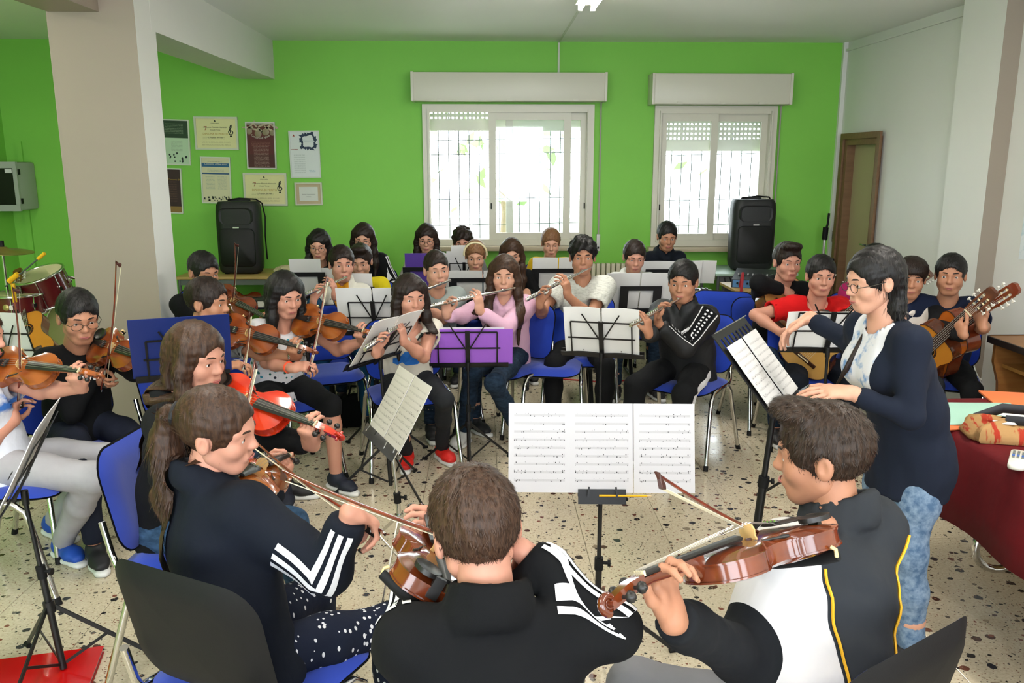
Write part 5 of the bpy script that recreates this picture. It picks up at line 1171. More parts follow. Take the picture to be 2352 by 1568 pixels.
    for an_, fn_ in (top.get('fields') or {}).items():
        at_ = tm.attributes.new(an_, 'FLOAT', 'POINT'); at_.data.foreach_set('value', np.asarray(fn_(P, k, arm), np.float32))
    link(top.get('name', 'shirt'), tm, root)
    # ---- hair
    style = hairdo[0]; hl = hairdo[2] if len(hairdo) > 2 else 0.3
    if style != 'none':
        def mk():
            P, Q = hair_solid(style, hl, 3).mesh(hv * 0.95); P = relax(P, Q, 1, 0.3); lg = style in ('long', 'tail', 'bob', 'swept', 'bun')
            V, F = strands(P, Q, nstr, 0.050 if lg else (0.016 if style != 'crop' else 0.010), 0.0011, A(0, -0.03, 0.13), lg, rng, 0.02 if lg else 0.30, style in ('tail', 'bun')); return P, Q, V, F
        P, Q, V, F = cached((style, hl, hv, nstr), mk)
        def bendh(V):
            # long hair hangs down in the room rather than along the head
            Wd = np.asarray(V, float) @ HX + k.H
            if style in ('long', 'tail', 'bob', 'swept'):
                t = np.clip((-0.03 - V[:, 2]) / 0.06, 0, 1)[:, None]; ph = nrm(A(k.hf[0], k.hf[1], 0)); pr = np.cross(ph, Z3)
                W2 = k.H + (V[:, :1] * pr + V[:, 1:2] * ph + V[:, 2:3] * Z3) * k.hs; Wd = Wd * (1 - t) + W2 * t
            if style in ('long', 'tail'):
                low = V[:, 2] < -0.06
                for _ in range(7):
                    q = Wd[low]; d = T.eval(q); ins = d < 0.010
                    if not ins.any(): break
                    bk = (V[low][ins][:, 1] < -0.01)[:, None]; g = np.where(bk, -k.bf * 0.9 - A(k.hf[0], k.hf[1], 0) * 0.3, k.bf * 0.9 + k.br * 0.25 * np.sign(V[low][ins][:, :1])); q[ins] += g * (0.012 - d[ins])[:, None]; Wd[low] = q
            return Wd + off
        link('hair', np_mesh('hair', [(bendh(P), Q, 0), (bendh(V), F, 0)], [hair_mat]), root)
        if style == 'tail':
            b = MB(); rg = [A(0, -0.118, 0.028) + A(math.cos(a) * 0.003, 0, math.sin(a) * 0.031) + A(math.cos(a) * 0.028, 0, 0) for a in np.linspace(0, 2 * math.pi, 16)]
            b.tube(rg, 0.006, 8); b.v = [tow(v) for v in b.v]; b.build('hair_tie', plain('hair_tie', '15161a', 0.7), root, True)
        if band:
            b = MB(); b.tube([(math.cos(a) * 0.088, 0.03, 0.03 + math.sin(a) * 0.094) for a in np.linspace(-0.15, math.pi + 0.15, 24)], 0.008, 8); b.v = [tow(v) for v in b.v]; b.build('hair_band', band, root, True)
    def project(Pt, D, lift=0.0012):
        Pt = np.array(Pt, float); D = np.array(D, float)
        for _ in range(34):
            dd = T.eval(Pt); Pt = Pt + D * np.clip((dd - lift) * 0.8, -0.02, 0.05)[:, None]
        return Pt
    k.project = project
    def sleeve_ribbon(name, g, ang, width, mat, t0=0.03, t1=1.0, nu=44, lo=0, parent=None, swing=0.0):
        S0, E, W = arm[g][:3]; W = W - nrm(W - E) * 0.022; La, Lb = np.linalg.norm(E - S0), np.linalg.norm(W - E); up0 = top.get('stripe_dir', Z3 + k.br * (1 if g == 'R' else -1) * 0.6)
        rows = []
        for i in range(nu):
            t = t0 + (t1 - t0) * i / (nu - 1); x = t * (La + Lb)
            if x < La: b = S0 + (E - S0) * x / La; ax = nrm(E - S0)
            else: b = E + (W - E) * (x - La) / Lb; ax = nrm(W - E)
            sm = max(0, 1 - abs(x - La) / 0.07); ax = nrm(ax * (1 - 0.5 * sm) + nrm(W - S0) * 0.5 * sm); o = ortho(up0, ax)
            r = []
            for j in range(3):
                an = ang + width * (j - 1) / 2 + swing * t; dr = rot_about(o, ax, an if g == 'R' else -an); r.append((b + dr * 0.15, -dr))
            rows.append(r)
        Pt = np.array([[q[0] for q in r] for r in rows]).reshape(-1, 3); D = np.array([[q[1] for q in r] for r in rows]).reshape(-1, 3)
        Pt = project(Pt, D, 0.0022).reshape(nu, 3, 3); mb = MB(); mb.grid(Pt + off)
        return mb.build(name, mat, parent or root, 180)
    k.ribbon = sleeve_ribbon
    def chest_print(name, V, F, up, sidew, mat, back=False, size=1.0):
        D = k.bf * (-1 if back else 1); o = k.C + k.up * up + k.br * -sidew
        Pt = o + D * 0.25 + np.outer(V[:, 0] * size, -k.br if not back else k.br) + np.outer(V[:, 1] * size, k.up)
        Pt = project(Pt, np.tile(-D, (len(V), 1)), 0.002); mb = MB(); mb.add(Pt + off, F); return mb.build(name, mat, root)
    k.print_ = chest_print
    # ---- bottom and shoes
    if not hide_legs:
        B = SDF(seed + 5); b = bottom.get('fit', 1.0)
        B.ecap(k.P - k.br * 0.06 * s - Z3 * 0.02, k.P + k.br * 0.06 * s - Z3 * 0.02, k.up, (0.105 * s, 0.105 * s), (0.105 * s, 0.105 * s), 0.03)
        B.cap(k.P, k.P + k.up * 0.08, 0.115 * s, 0.11 * s, 0.03)
        for g in 'RL':
            hp, kn, an, td = leg[g]
            B.chain([hp, hp + (kn - hp) * 0.5, kn], [0.080 * s * b, 0.074 * s * b, 0.060 * s * b], 0.03)
            if short: e = kn + (an - kn) * 0.16; B.cap(kn, e + nrm(an - kn) * 0.03, 0.060 * s * b, 0.060 * s * b, 0.02); B.cut(e, an - kn, 0.12)
            else:
                e = an + Z3 * 0.01; B.chain([kn, kn + (an - kn) * 0.4, e - Z3 * 0.03], [0.060 * s * b, 0.057 * s * b, 0.048 * s * (0.5 + 0.5 * b)], 0.03); B.cut(e, an - kn, 0.10)
        B.wr = (0.004, 22); P, Q = B.mesh(vox); P = relax(P, Q, 1, 0.3); link(bottom.get('name', 'trousers'), np_mesh('trousers', [(P + off, Q, 0)], [bottom['mat']]), root)
        k.B = B
        for g in 'RL':
            hp, kn, an, td = leg[g]; sd = np.cross(td, Z3); up = SDF(); so = SDF(); a2 = A(an[0], an[1], 0.0)
            up.ecap(a2 - td * 0.035 + Z3 * 0.050, a2 + td * 0.10 * s + Z3 * 0.045, sd, (0.036 * s, 0.040 * s), (0.042 * s, 0.032 * s), 0.02)
            up.ecap(a2 + td * 0.09 * s + Z3 * 0.042, a2 + td * 0.155 * s + Z3 * 0.036, sd, (0.043 * s, 0.028 * s), (0.036 * s, 0.022 * s), 0.03); up.cap(a2 + Z3 * 0.06, an + Z3 * 0.005, 0.045 * s, 0.042 * s, 0.03); up.cut(a2 + Z3 * 0.022, -Z3); up.cut(an + Z3 * 0.012, Z3)
            so.ecap(a2 - td * 0.04 + Z3 * 0.014, a2 + td * 0.07 * s + Z3 * 0.014, sd, (0.041 * s, 0.05), (0.046 * s, 0.05), 0.02); so.ecap(a2 + td * 0.07 * s + Z3 * 0.014, a2 + td * 0.165 * s + Z3 * 0.014, sd, (0.046 * s, 0.05), (0.038 * s, 0.05), 0.02)
            so.cut(a2 + Z3 * 0.026, Z3); so.cut(a2 + Z3 * 0.001, -Z3)
            P1, Q1 = up.mesh(0.0115); P2, Q2 = so.mesh(0.0115)
            link('shoe', np_mesh('shoe', [(P1 + off, Q1, 0), (P2 + off, Q2, 1)], [shoes, plain('sole_' + shoe_sole, shoe_sole, 0.7)]), root)
    k.root = root; k.arm = arm; k.leg = leg; k.off = off
    return k
# ------------------------------------------------------------------ the players
SK1 = skin('skin_light', 'c6967e'); SK2 = skin('skin_tan', 'ac7b60'); SK3 = skin('skin_rosy', 'bf8b76')
H_BLACK = hair('hair_black', '080707', '171312'); H_DARK = hair('hair_dark_brown', '140d0a', '2a1b14'); H_BROWN = hair('hair_brown', '2a1b13', '4c3526'); H_LIGHT = hair('hair_light_brown', '5a3a24', '8a6444'); H_CHEST = hair('hair_chestnut', '22140d', '48301f')
CL = cloth
SHOE_B = plain('shoe_black', '1a1a1e', .6); SHOE_R = plain('shoe_red', 'd11c12', .6); SHOE_BL = plain('shoe_blue', '1748a8', .6); SHOE_W = plain('shoe_white', 'cfcfcc', .6); SHOE_N = plain('shoe_navy', '161c2c', .7); SHOE_G = plain('shoe_grey', '6d6c70', .7)
JEANS = streaky('jeans_blue', '22384f', '3a5674', (8, 8, 20), .35, .7); JEANS_D = streaky('jeans_dark', '14202f', '26384c', (8, 8, 20), .35, .7); JEANS_L = streaky('jeans_acid', '48617e', '8296ac', (10, 10, 10), .35, .7, nscale=4)
BLK = CL('cloth_black', '0c0d0f'); BLK2 = CL('cloth_black_trousers', '121315'); NAVY = CL('cloth_navy', '10151f'); GREY = CL('cloth_grey', '7b7d7c'); WHITE_S = plain('stripe_white', 'dcdcde', .8)
def violinist(k, label_v, label_b, scroll, tip, tone=('8c3f18', 'a8561f'), near=True, bnear=True, L1=.45, T=None, tilt=.45, t=None, scale=.95, rest=True, frog=None, cx=.215, bl=.70, fnear=True):
    if T is None: T = k.S['L'] * .42 + k.N * .58 + k.bf * .055 + Z3 * .038
    a = aim(T, .58 * scale, *scroll, near)
    tt = t if t is not None else Z3 * .85 + k.br * tilt
    pt, x, y, z = violin(label_v, T, a, tt, tone, rest, scale)
    C = pt(cx, 0, .048); b = aim(C, L1, *tip, bnear) if frog is None else -aim(C, bl - L1, *frog, fnear); fr = C - b * (bl - L1); bow(label_b, fr, C + b * L1, z)
    G = fr + b * .035; out = np.cross(z, b); out = out if out @ (G - k.C) > 0 else -out
    return dict(L=dict(G=pt(.455, -.004, .012), d=z + x * .15, n=y, rod=x, pose='violin', pole=-Z3 + k.bf * .15 - k.br * .15),
                R=dict(G=G + z * .004, d=out - Z3 * .15, n=-z, rod=b, pose='bow', pole=-Z3 * .8 + k.br * .6))
def flutist(k, label, end, near=True, l=.22, r=.43, lift=0.0):
    E = k.mouth - k.hu * .010 + k.hf * .006 + Z3 * lift; a = aim(E, .585, *end, near); pt = flute(label, E, a, Z3 - k.hf * .2)
    return dict(L=dict(G=pt(l) + Z3 * .004, d=Z3 + a * .45, n=-k.bf, rod=a, pose='flute', pole=-Z3 - k.br * .35 + k.bf * .1), R=dict(G=pt(r) + Z3 * .004, d=Z3 + k.bf * .1, n=k.bf, rod=a, pose='flute', pole=-Z3 + k.br * .5))
def guitarist(k, label, body, Y, head, near=True, tops=('c89a52', '5a2c16'), scale=.95, hold=.66, strum=.22, t=None):
    C = at_y(*body, Y); a = aim(C, .82 * scale, *head, near); pt, x, y, z = guitar(label, C, a, (k.bf + Z3 * .5) if t is None else t, tops[0], tops[1], scale)
    return dict(L=dict(G=pt(hold, 0, .012), d=Z3 + z * .15, n=-z, rod=x, pose='violin', pole=-Z3 - k.br * .5), R=dict(G=pt(strum, .02, .035), d=-y * (1 if y[2] > 0 else -1) + x * .5, n=-z, pose='strum', pole=-k.bf * .3 + k.br + Z3 * .1))
V1 = ('6e3012', '874218'); V2 = ('5c2610', '723416'); V3 = ('a4200a', 'b83010'); V4 = ('7c3c14', '96501e')
# --- front row, backs to the photographer
k = skeleton((1092, 1216, 1.075), 182, face=196, pitch=14, roll=6, s=.93, lean=.06, hs=1.02)
h = violinist(k, 'brown violin half hidden by the head of the boy in black', 'bow with red stick reaching left from the boy in black', (965, 1165), (640, 1095), V2, near=False, bnear=False, L1=.46, T=k.S['L'] * .6 + k.N * .4 + k.bf * .05 + Z3 * .05, t=Z3 * .8 + k.br * .5)
h['R'].update(pose='fist', E=at_y(1402, 1448, k.H[1] - .05))
kb = k; person('boy from behind in black tracksuit jacket with white shoulder stripes, playing violin', k, dict(mat=BLK, collar=.04, fit=1.12, wide=1.06, name='jacket', wrinkle=.006), dict(mat=NAVY), SHOE_B, ('short', H_BROWN), SK3, vox=.0095, hv=.0045, nstr=5200, **h)
for g in 'RL':
    for i in range(3): k.ribbon('sleeve_stripe', g, (i - 1) * .42, .24, WHITE_S, -.04, .97, 60)
seat_for(k, 182, 'blue chair under the boy in black striped jacket')
k = skeleton((1886, 1046, 1.09), -152, face=-116, pitch=8, s=.95, lean=.10, side=-.15, hs=1.03)
h = violinist(k, 'glossy brown violin seen from its side, held by boy in grey and white jacket', 'bow pointing up left over the front violin', (1392, 1375), (1512, 1112), V2, near=True, bnear=True, L1=.36, T=at_z(1858, 1205, 1.00), t=Z3 * .92 + A(-.1, .42, 0), scale=1.02)
h['L'].update(E=at_y(1700, 1500, k.P[1] + .02)); h['L']['G'] = h['L']['G'] + nrm(at_z(1858, 1205, 1.00) - h['L']['G']) * .04
def seam31(c, k): q = c - k.N; v = -(q @ k.up); return -(q @ k.br + v * (k.up @ k.br)) - (.145 - .22 * np.clip(v, 0, .45))
def dark31(c, k, arm): E, W = arm['L'][1:3]; u = nrm(W - E); x = (c - E) @ u; return np.minimum(x + .01, .10 - np.linalg.norm(c - E - np.outer(x, u), axis=1))
person('boy from behind in dark grey jacket with white sleeve and yellow piping, playing violin', k, dict(mat=cloth_fields('jacket_panels', '2b2e32', [('white_side', 'cfcccb'), ('dark_sleeve', '17191c')]), fields=dict(white_side=lambda c, k, arm: seam31(c, k), dark_sleeve=dark31), collar=.035, fit=1.2, wide=1.08, name='jacket', wrinkle=.006), dict(mat=CL('sweatpants_grey', '77777b'), fit=1.15), SHOE_G, ('quiff', hair('hair_deep_brown', '1c130d', '3c2b1f')), SK2, vox=.0095, hv=.0045, nstr=5200, legs=dict(L=dict(spread=20), R=dict(spread=22)), **h)
for sg in (-1, 1):
    Pt = np.array([k.N - k.up * (.04 + .42 * i / 29) + k.br * sg * (.145 - .22 * (.04 + .42 * i / 29)) * (1 if sg < 0 else 1.25) - k.bf * .3 for i in range(30)]); Pt = k.project(Pt, np.tile(k.bf, (30, 1)), .003); mb = MB(); mb.tube(Pt + k.off, .0035, 6); mb.build('piping', plain('piping_yellow', 'e0a814', .6), k.root, 60)
hp, kn, an, td = k.leg['L']; mb = MB(); u = nrm(kn - hp); sd = np.cross(u, Z3); o = at_z(1552, 1478, .57) - Z3 * .14
strk = [[(0, 0), (.004, .03), (-.002, .05)], [(0, .02), (-.02, .006), (-.034, -.002)], [(0, .02), (.022, .012), (.034, .016)], [(0, .035), (-.016, .048)], [(.002, .034), (.016, .046)]]
P_ = []
for s_ in strk: mb.tube([o + u * q[0] + sd * q[1] for q in s_], .004, 6)
V = np.concatenate(mb.v)
for _ in range(40): V = V + np.outer(np.clip(k.B.eval(V) - .001, -.01, .03) * .7, -Z3) if _ else V + Z3 * .14
mb.v = [V + k.off]; mb.build('leg_emblem', plain('emblem_white', 'd8d8d6', .8), k.root)
seat_for(k, -148, 'blue chair under the boy in grey and white jacket')
# --- girl with ponytail and the violins on the left
k = skeleton((503, 990, 1.08), 142, face=86, pitch=10, roll=-8, s=.90, lean=.02, side=.15, hs=.97)
h = violinist(k, 'shiny brown violin held by the girl with ponytail', 'bow held by the girl with ponytail', (672, 1048), (577, 1022), V4, near=False, frog=(872, 1236), fnear=True, L1=.12, T=at_y(545, 1105, k.N[1] + .03), t=Z3 * .9 + k.br * .45)
h['R'].update(E=at_y(755, 1312, 1.90))
person('girl with long brown ponytail in navy jacket with white sleeve stripes', k, dict(mat=NAVY, collar=.02, fit=1.2, wide=1.06, name='jacket', wrinkle=.006, stripe_dir=-k.bf * .9 + k.br * .5 - Z3 * .25), dict(mat=dotted('trousers_dotted', '141a2b', ['cfd0d4'], 60, .27, (1, 1, .6), .2)), SHOE_W, ('tail', H_CHEST, .36), SK3, vox=.0095, hv=.0045, nstr=4200, **h)
for i in range(3): k.ribbon('sleeve_stripe', 'R', (i - 1) * .46, .27, WHITE_S, .34, .97, 50)
seat_for(k, 152, 'blue chair under the girl with ponytail, black shell towards the camera')
k = skeleton((452, 822, 1.12), 78, face=66, pitch=10, s=.90, lean=.08, hs=.99)
h = violinist(k, 'bright red violin held by the girl with long loose brown hair', 'bow with pale hair standing over the red violin', (778, 998), (590, 838), V3, near=True, bnear=False, L1=.22, t=Z3 * .8 + k.br * .62, scale=.97)
person('girl with long loose brown hair in black hooded top and jeans', k, dict(mat=BLK, hood=True, fit=1.08, name='hoodie'), dict(mat=JEANS, fit=1.05), SHOE_B, ('long', H_CHEST, .44), SK3, vox=.0115, hv=.005, nstr=2600, **h)
chair('blue chair under the girl with long loose brown hair', k.P[0] + .12, k.P[1] - .02, 82)
k = skeleton((478, 695, 1.07), 74, face=80, pitch=6, s=.90, lean=.06)
h = violinist(k, 'brown violin of the boy in grey shirt with wrist watch', 'bow standing upright over the violin of the boy in grey', (722, 806), (577, 722), V1, near=True, bnear=False, L1=.24, t=Z3 * .6 + k.br * .8)
person('boy with dark hair in grey lettered tee shirt, silver wrist watch', k, dict(mat=GREY, sleeve='short', slen=.75, fit=1.1, name='tee_shirt'), dict(mat=JEANS_D), SHOE_B, ('short', H_DARK), SK2, vox=.0125, **h)
V, F = text_shape('agpa', 1, shear=.35); k.print_('lettering', V, F, -.02, .02, WHITE_S, size=.075); E_, W_ = k.arm['L'][1:3]; mb = MB(); u = nrm(W_ - E_); c = W_ - u * .025 + k.off; e1 = ortho(Z3, u); e2 = np.cross(u, e1)
mb.tube([c + (e1 * math.cos(a) + e2 * math.sin(a)) * .029 for a in np.linspace(0, 2 * math.pi, 18)], .006, 6); mb.cyl(c + e1 * .026, c + e1 * .037, .016, 14); mb.build('wrist_watch', CHROME, k.root, 60)
seat_for(k, 74, 'blue chair under the boy in grey lettered shirt')
k = skeleton((655, 678, 1.06), 34, face=40, pitch=16, s=.89, lean=.09)
h = violinist(k, 'orange brown violin held by the girl in white printed blouse', 'bow slanting up right of the girl in printed blouse', (868, 768), (753, 640), V4, near=True, bnear=False, L1=.32, t=Z3 * .5 + k.br * .5 + k.bf * .6)
person('girl with long dark hair in white printed blouse and black cropped trousers', k, dict(mat=dotted('blouse_print', 'd8d6da', ['2f6f66', '2a2d38', '3b8ba0', '1f5a50'], 26, .24, (1, 1, 1), .25), sleeve='short', slen=.5, fit=1.12, neck=1.1, hem=.02, name='blouse'), dict(mat=BLK2, short=True, fit=1.05), SHOE_N, ('long', H_BLACK, .36), SK3, vox=.0125, nstr=1800, **h)
E_, W_ = k.arm['R'][1:3]; u = nrm(W_ - E_); c = W_ - u * .03 + k.off; e1 = ortho(Z3, u); e2 = np.cross(u, e1); mb = MB(); mb.tube([c + (e1 * math.cos(a) + e2 * math.sin(a)) * .027 for a in np.linspace(0, 2 * math.pi, 18)], .005, 6); mb.build('wrist_band', plain('band_orange', 'ef5a38', .5), k.root, 60)
mb = MB(); b0 = k.P + k.bf * .15 - Z3 * .01 + k.off
for sg in (-1, 1): mb.rings([[b0 + k.br * sg * (.01 + .02 * v) + k.bf * (.01 + .03 * v) - Z3 * .14 * v + q for q in (k.br * .014 * (1 + v), k.bf * .008, -k.br * .014 * (1 + v), -k.bf * .004)] for v in (0, .35, .7, 1)])
mb.build('knotted_tie', _M['blouse_print'], k.root, 60)
seat_for(k, 34, 'blue chair under the girl in white printed blouse')
k = skeleton((468, 625, 1.09), 42, face=48, pitch=14, s=.88, lean=.07)
h = violinist(k, 'violin of the boy in black tee behind the boy in grey', 'bow held bolt upright in front of the left speaker', (640, 745), (547, 560), V2, near=True, bnear=True, L1=.52, t=Z3 * .7 + k.br * .6)
person('boy with black hair in black tee shirt beside the column', k, dict(mat=BLK, sleeve='short', name='tee_shirt'), dict(mat=JEANS_D), SHOE_B, ('short', H_BLACK), SK2, **h)
chair('blue chair beside the column, its back above the boy in black tee', -1.90, 6.15, 50)
seat_for(k, 42, 'blue chair under the boy in black tee beside the column')
k = skeleton((180, 728, 1.07), 48, face=40, pitch=16, s=.88, lean=.06)
h = violinist(k, 'brown violin of the boy in black sweatshirt before the column', 'bow held up against the column face', (375, 838), (277, 602), V1, near=True, bnear=True, L1=.44, t=Z3 * .55 + k.br * .6 + k.bf * .2)
person('boy with black hair in black lettered sweatshirt before the column', k, dict(mat=BLK, name='sweatshirt'), dict(mat=CL('track_navy', '171b28'), fit=1.1), SHOE_B, ('short', H_BLACK), SK2, vox=.0125, glasses=True, **h)
V, F = text_shape('POST', 1, bold=.02); k.print_('lettering', V, F, .0, .0, WHITE_S, size=.055)
seat_for(k, 48, 'blue chair under the boy in black lettered sweatshirt')
k = skeleton((-56, 770, 1.07), 95, face=100, pitch=12, s=.90, lean=-.10)
h = violinist(k, 'brown violin entering at the left edge of the picture', 'bow standing at the left edge over grey trousers', (228, 860), (42, 662), V4, near=True, bnear=True, L1=.40, t=Z3 * .7 + k.br * .7)
person('boy at left edge in white and blue tee, grey sweatpants and blue shoes', k, dict(mat=streaky('tie_dye', 'cfd4e0', '3a6fc0', (2, 2, 5), .55, .66, nscale=2.2), sleeve='short', fit=1.12, wide=1.05, name='tee_shirt'), dict(mat=CL('sweatpants_light', '9d9ca0'), fit=1.15), SHOE_BL, ('short', H_BROWN), SK3, vox=.0115, legs=dict(R=dict(knee=A(-1.63, 3.36, .475), ankle=A(-1.92, 3.60, .09), toe=(.75, -.6, 0)), L=dict(knee=A(-1.68, 3.60, .475), ankle=A(-2.08, 3.84, .09), toe=(.8, -.5, 0))), **h)
seat_for(k, 95, 'blue chair at left edge under the boy in grey sweatpants')
# --- flutes
k = skeleton((942, 682, 1.02), 14, face=24, pitch=8, s=.86, lean=.07)
h = flutist(k, 'flute slanting down before the girl in cream tee', (838, 803), True)
person('girl with long dark hair in cream tee with blue car print, red shoes', k, dict(mat=CL('tee_cream', 'd3cdc0'), sleeve='short', slen=.4, neck=1.25, fit=1.05, name='tee_shirt', hem=.06), dict(mat=CL('leggings_charcoal', '25272b'), fit=.95, name='leggings'), SHOE_R, ('long', H_DARK, .33), SK3, nstr=1600, vox=.0125, legs=dict(L=dict(ankle=at_z(1015, 1022, .09)), R=dict(ankle=at_z(935, 1035, .09))), **h)
car = [(-.11, -.02), (-.11, .01), (-.075, .022), (-.05, .055), (.02, .058), (.055, .025), (.11, .012), (.115, -.02), (.08, -.03), (.05, -.012), (.03, -.03), (-.04, -.032), (-.06, -.012), (-.085, -.03)]; bm = bmesh.new(); f = bm.faces.new([bm.verts.new((x, y, 0)) for x, y in car]); bmesh.ops.triangulate(bm, faces=[f]); bmesh.ops.subdivide_edges(bm, edges=bm.edges[:], cuts=2); bmesh.ops.triangulate(bm, faces=bm.faces[:])
bm.verts.index_update(); V = np.array([v.co[:] for v in bm.verts]); F = [tuple(v.index for v in f.verts) for f in bm.faces]; bm.free(); k.print_('car_print', V, F, -.10, .01, plain('car_blue', '1d6cc4', .7), size=1.0); V, F = text_shape('A', 1, bold=.02); k.print_('lettering', V, F, .035, .06, DARK_INK, size=.07)
seat_for(k, 14, 'blue chair under the girl in cream tee')
k = skeleton((1003, 620, 1.06), 22, face=16, pitch=4, roll=-4, s=.90, lean=.10)
h = flutist(k, 'flute mostly hidden behind the dark haired girl, played by boy in grey', (868, 706), True)
person('boy with cropped dark hair in light grey tee shirt', k, dict(mat=CL('tee_light_grey', '8f9896'), sleeve='short', fit=1.15, wide=1.05, name='tee_shirt'), dict(mat=JEANS_D), SHOE_B, ('crop', H_DARK), SK1, fat=1.08, **h)
seat_for(k, 22, 'blue chair under the boy in light grey tee')
k = skeleton((1158, 632, 1.06), -12, face=-4, pitch=6, s=.89, lean=.07)
h = flutist(k, 'flute held level before the girl in pink', (980, 706), True)
person('girl with long brown hair in pink sweatshirt and jeans', k, dict(mat=CL('sweat_pink', 'd3a9bf'), hood=True, fit=1.1, name='sweatshirt'), dict(mat=JEANS_D), SHOE_W, ('long', H_CHEST, .42), SK1, nstr=1800, vox=.0125, legs=dict(R=dict(knee=at_z(1085, 858, .50), ankle=at_z(1065, 985, .10)), L=dict(knee=at_z(1135, 880, .50), ankle=at_z(1195, 990, .10))), **h)
seat_for(k, -38, 'blue chair under the girl in pink')
k = skeleton((1338, 590, 1.14), -8, face=-4, pitch=4, s=.98, lean=.06, hs=1.06)
h = flutist(k, 'flute slanting down before the boy in marled white tee', (1208, 690), True)
person('boy with dark curly top hair in marled white tee and black trousers', k, dict(mat=streaky('tee_marl', 'c9cac2', '77786f', (14, 14, 120), .50, .78), sleeve='short', fit=1.15, name='tee_shirt', hem=.07), dict(mat=BLK2, fit=1.05), SHOE_N, ('curly', H_BLACK), SK2, vox=.0125, **h)
seat_for(k, -8, 'blue chair under the boy in marled white tee')
k = skeleton((1568, 648, 1.07), -38, face=-24, pitch=8, s=.93, lean=.08, hs=1.05)
h = flutist(k, 'flute slanting down before the boy in black taped jacket', (1448, 748), True)
person('boy in black track jacket with white logo tape down the sleeve', k, dict(mat=CL('jacket_black_shiny', '17181b', .6, fold=.5, spec=.4), collar=.03, fit=1.22, wide=1.12, name='jacket'), dict(mat=BLK2, fit=1.12), SHOE_B, ('short', H_BLACK), SK2, vox=.0125, fat=1.1, **h)
for an in (-.62, .62): k.ribbon('sleeve_tape_edge', 'L', an, .09, WHITE_S, .0, .96, 46)
tp = k.ribbon('sleeve_tape', 'L', 0, 1.0, BLK, .0, .96, 46); S0, E_, W_ = k.arm['L'][:3]
for i in range(17):
    q = k.ribbon('tape_mark', 'L', -.16, .16, WHITE_S, .03 + i * .054, .055 + i * .054, 3, parent=tp); q.matrix_parent_inverse = Matrix(); q = k.ribbon('tape_mark', 'L', .16, .16, WHITE_S, .03 + i * .054, .055 + i * .054, 3, parent=tp)
hp, kn, an, td = k.leg['L']; sdv = -k.br; pts = []
for q in np.linspace(.12, 1, 12): pts.append(hp + (kn - hp) * q)
for q in np.linspace(.08, .9, 12): pts.append(kn + (an - kn) * q)
mb = MB(); rows = []
for p in pts:
    V = np.array([p + sdv * .2 + Z3 * e for e in (-.022, 0, .022)]) if p[2] > .48 else np.array([p + sdv * .2 + k.bf * e for e in (.022, 0, -.022)])
    for _ in range(30): V = V + np.outer(np.clip(k.B.eval(V) - .003, -.02, .04) * .8, -sdv)
    rows.append(V)
mb.grid(np.array(rows) + k.off); mb.build('leg_stripe', WHITE_S, k.root, 180)
seat_for(k, -38, 'blue chair under the boy in black taped jacket')
k = skeleton((785, 607, 1.08), 6, face=18, pitch=4, s=.88, lean=.06)
h = flutist(k, 'flute of the boy in white and navy track top', (700, 678), True)
def navy8(c, k, arm):
    m = k.C[2] - .10 - c[:, 2]
    for g in 'RL': E, W = arm[g][1:3]; u = nrm(W - E); x = (c - E) @ u; m = np.maximum(m, np.minimum(x + .01, .075 - np.linalg.norm(c - E - np.outer(x, u), axis=1)))
    return m
def tee8(c, k, arm): q = c - k.N; return np.minimum(np.minimum(.045 - .22 * np.clip(k.N[2] - c[:, 2], 0, 1) - np.abs(q @ k.br), q @ k.bf - .02), c[:, 2] - k.C[2] + .02)
person('boy with dark hair in white and navy track top with crest', k, dict(mat=cloth_fields('track_panels', 'cdccc2', [('navy_part', '12405f'), ('tee_part', 'c8871c')]), fields=dict(navy_part=navy8, tee_part=tee8), collar=.03, name='track_top'), dict(mat=CL('track_blue', '16476c')), SHOE_B, ('short', H_DARK), SK3, vox=.0115, **h)
mb = MB(); jj = [[(-.012, .026), (.012, .026)], [(-.004, .018), (-.004, -.010), (-.010, -.018), (-.018, -.018)], [(.010, .020), (.010, -.012), (.002, -.026), (-.010, -.028)]]
for q in jj:
    for a, b in zip(q[:-1], q[1:]): a, b = A(*a, 0), A(*b, 0); n = A(-(b - a)[1], (b - a)[0], 0); n = n / np.linalg.norm(n) * .0028; mb.add([a - n, b - n, b + n, a + n], [(0, 1, 2, 3)])
k.print_('crest', np.concatenate(mb.v), mb.f, .05, .085, plain('crest_navy', '15303c', .6)); mb = MB()
for i in range(3): mb.add([(-.022 + i * .014, -.012, 0), (-.012 + i * .014, -.012, 0), (-.014 + i * .014, -.004 + i * .008, 0), (-.020 + i * .014, -.002 + i * .008, 0)], [(0, 1, 2, 3)])
k.print_('three_bar_mark', np.concatenate(mb.v), mb.f, .06, -.06, plain('crest_navy', '15303c'))
seat_for(k, 6, 'blue chair under the boy in white and navy track top')
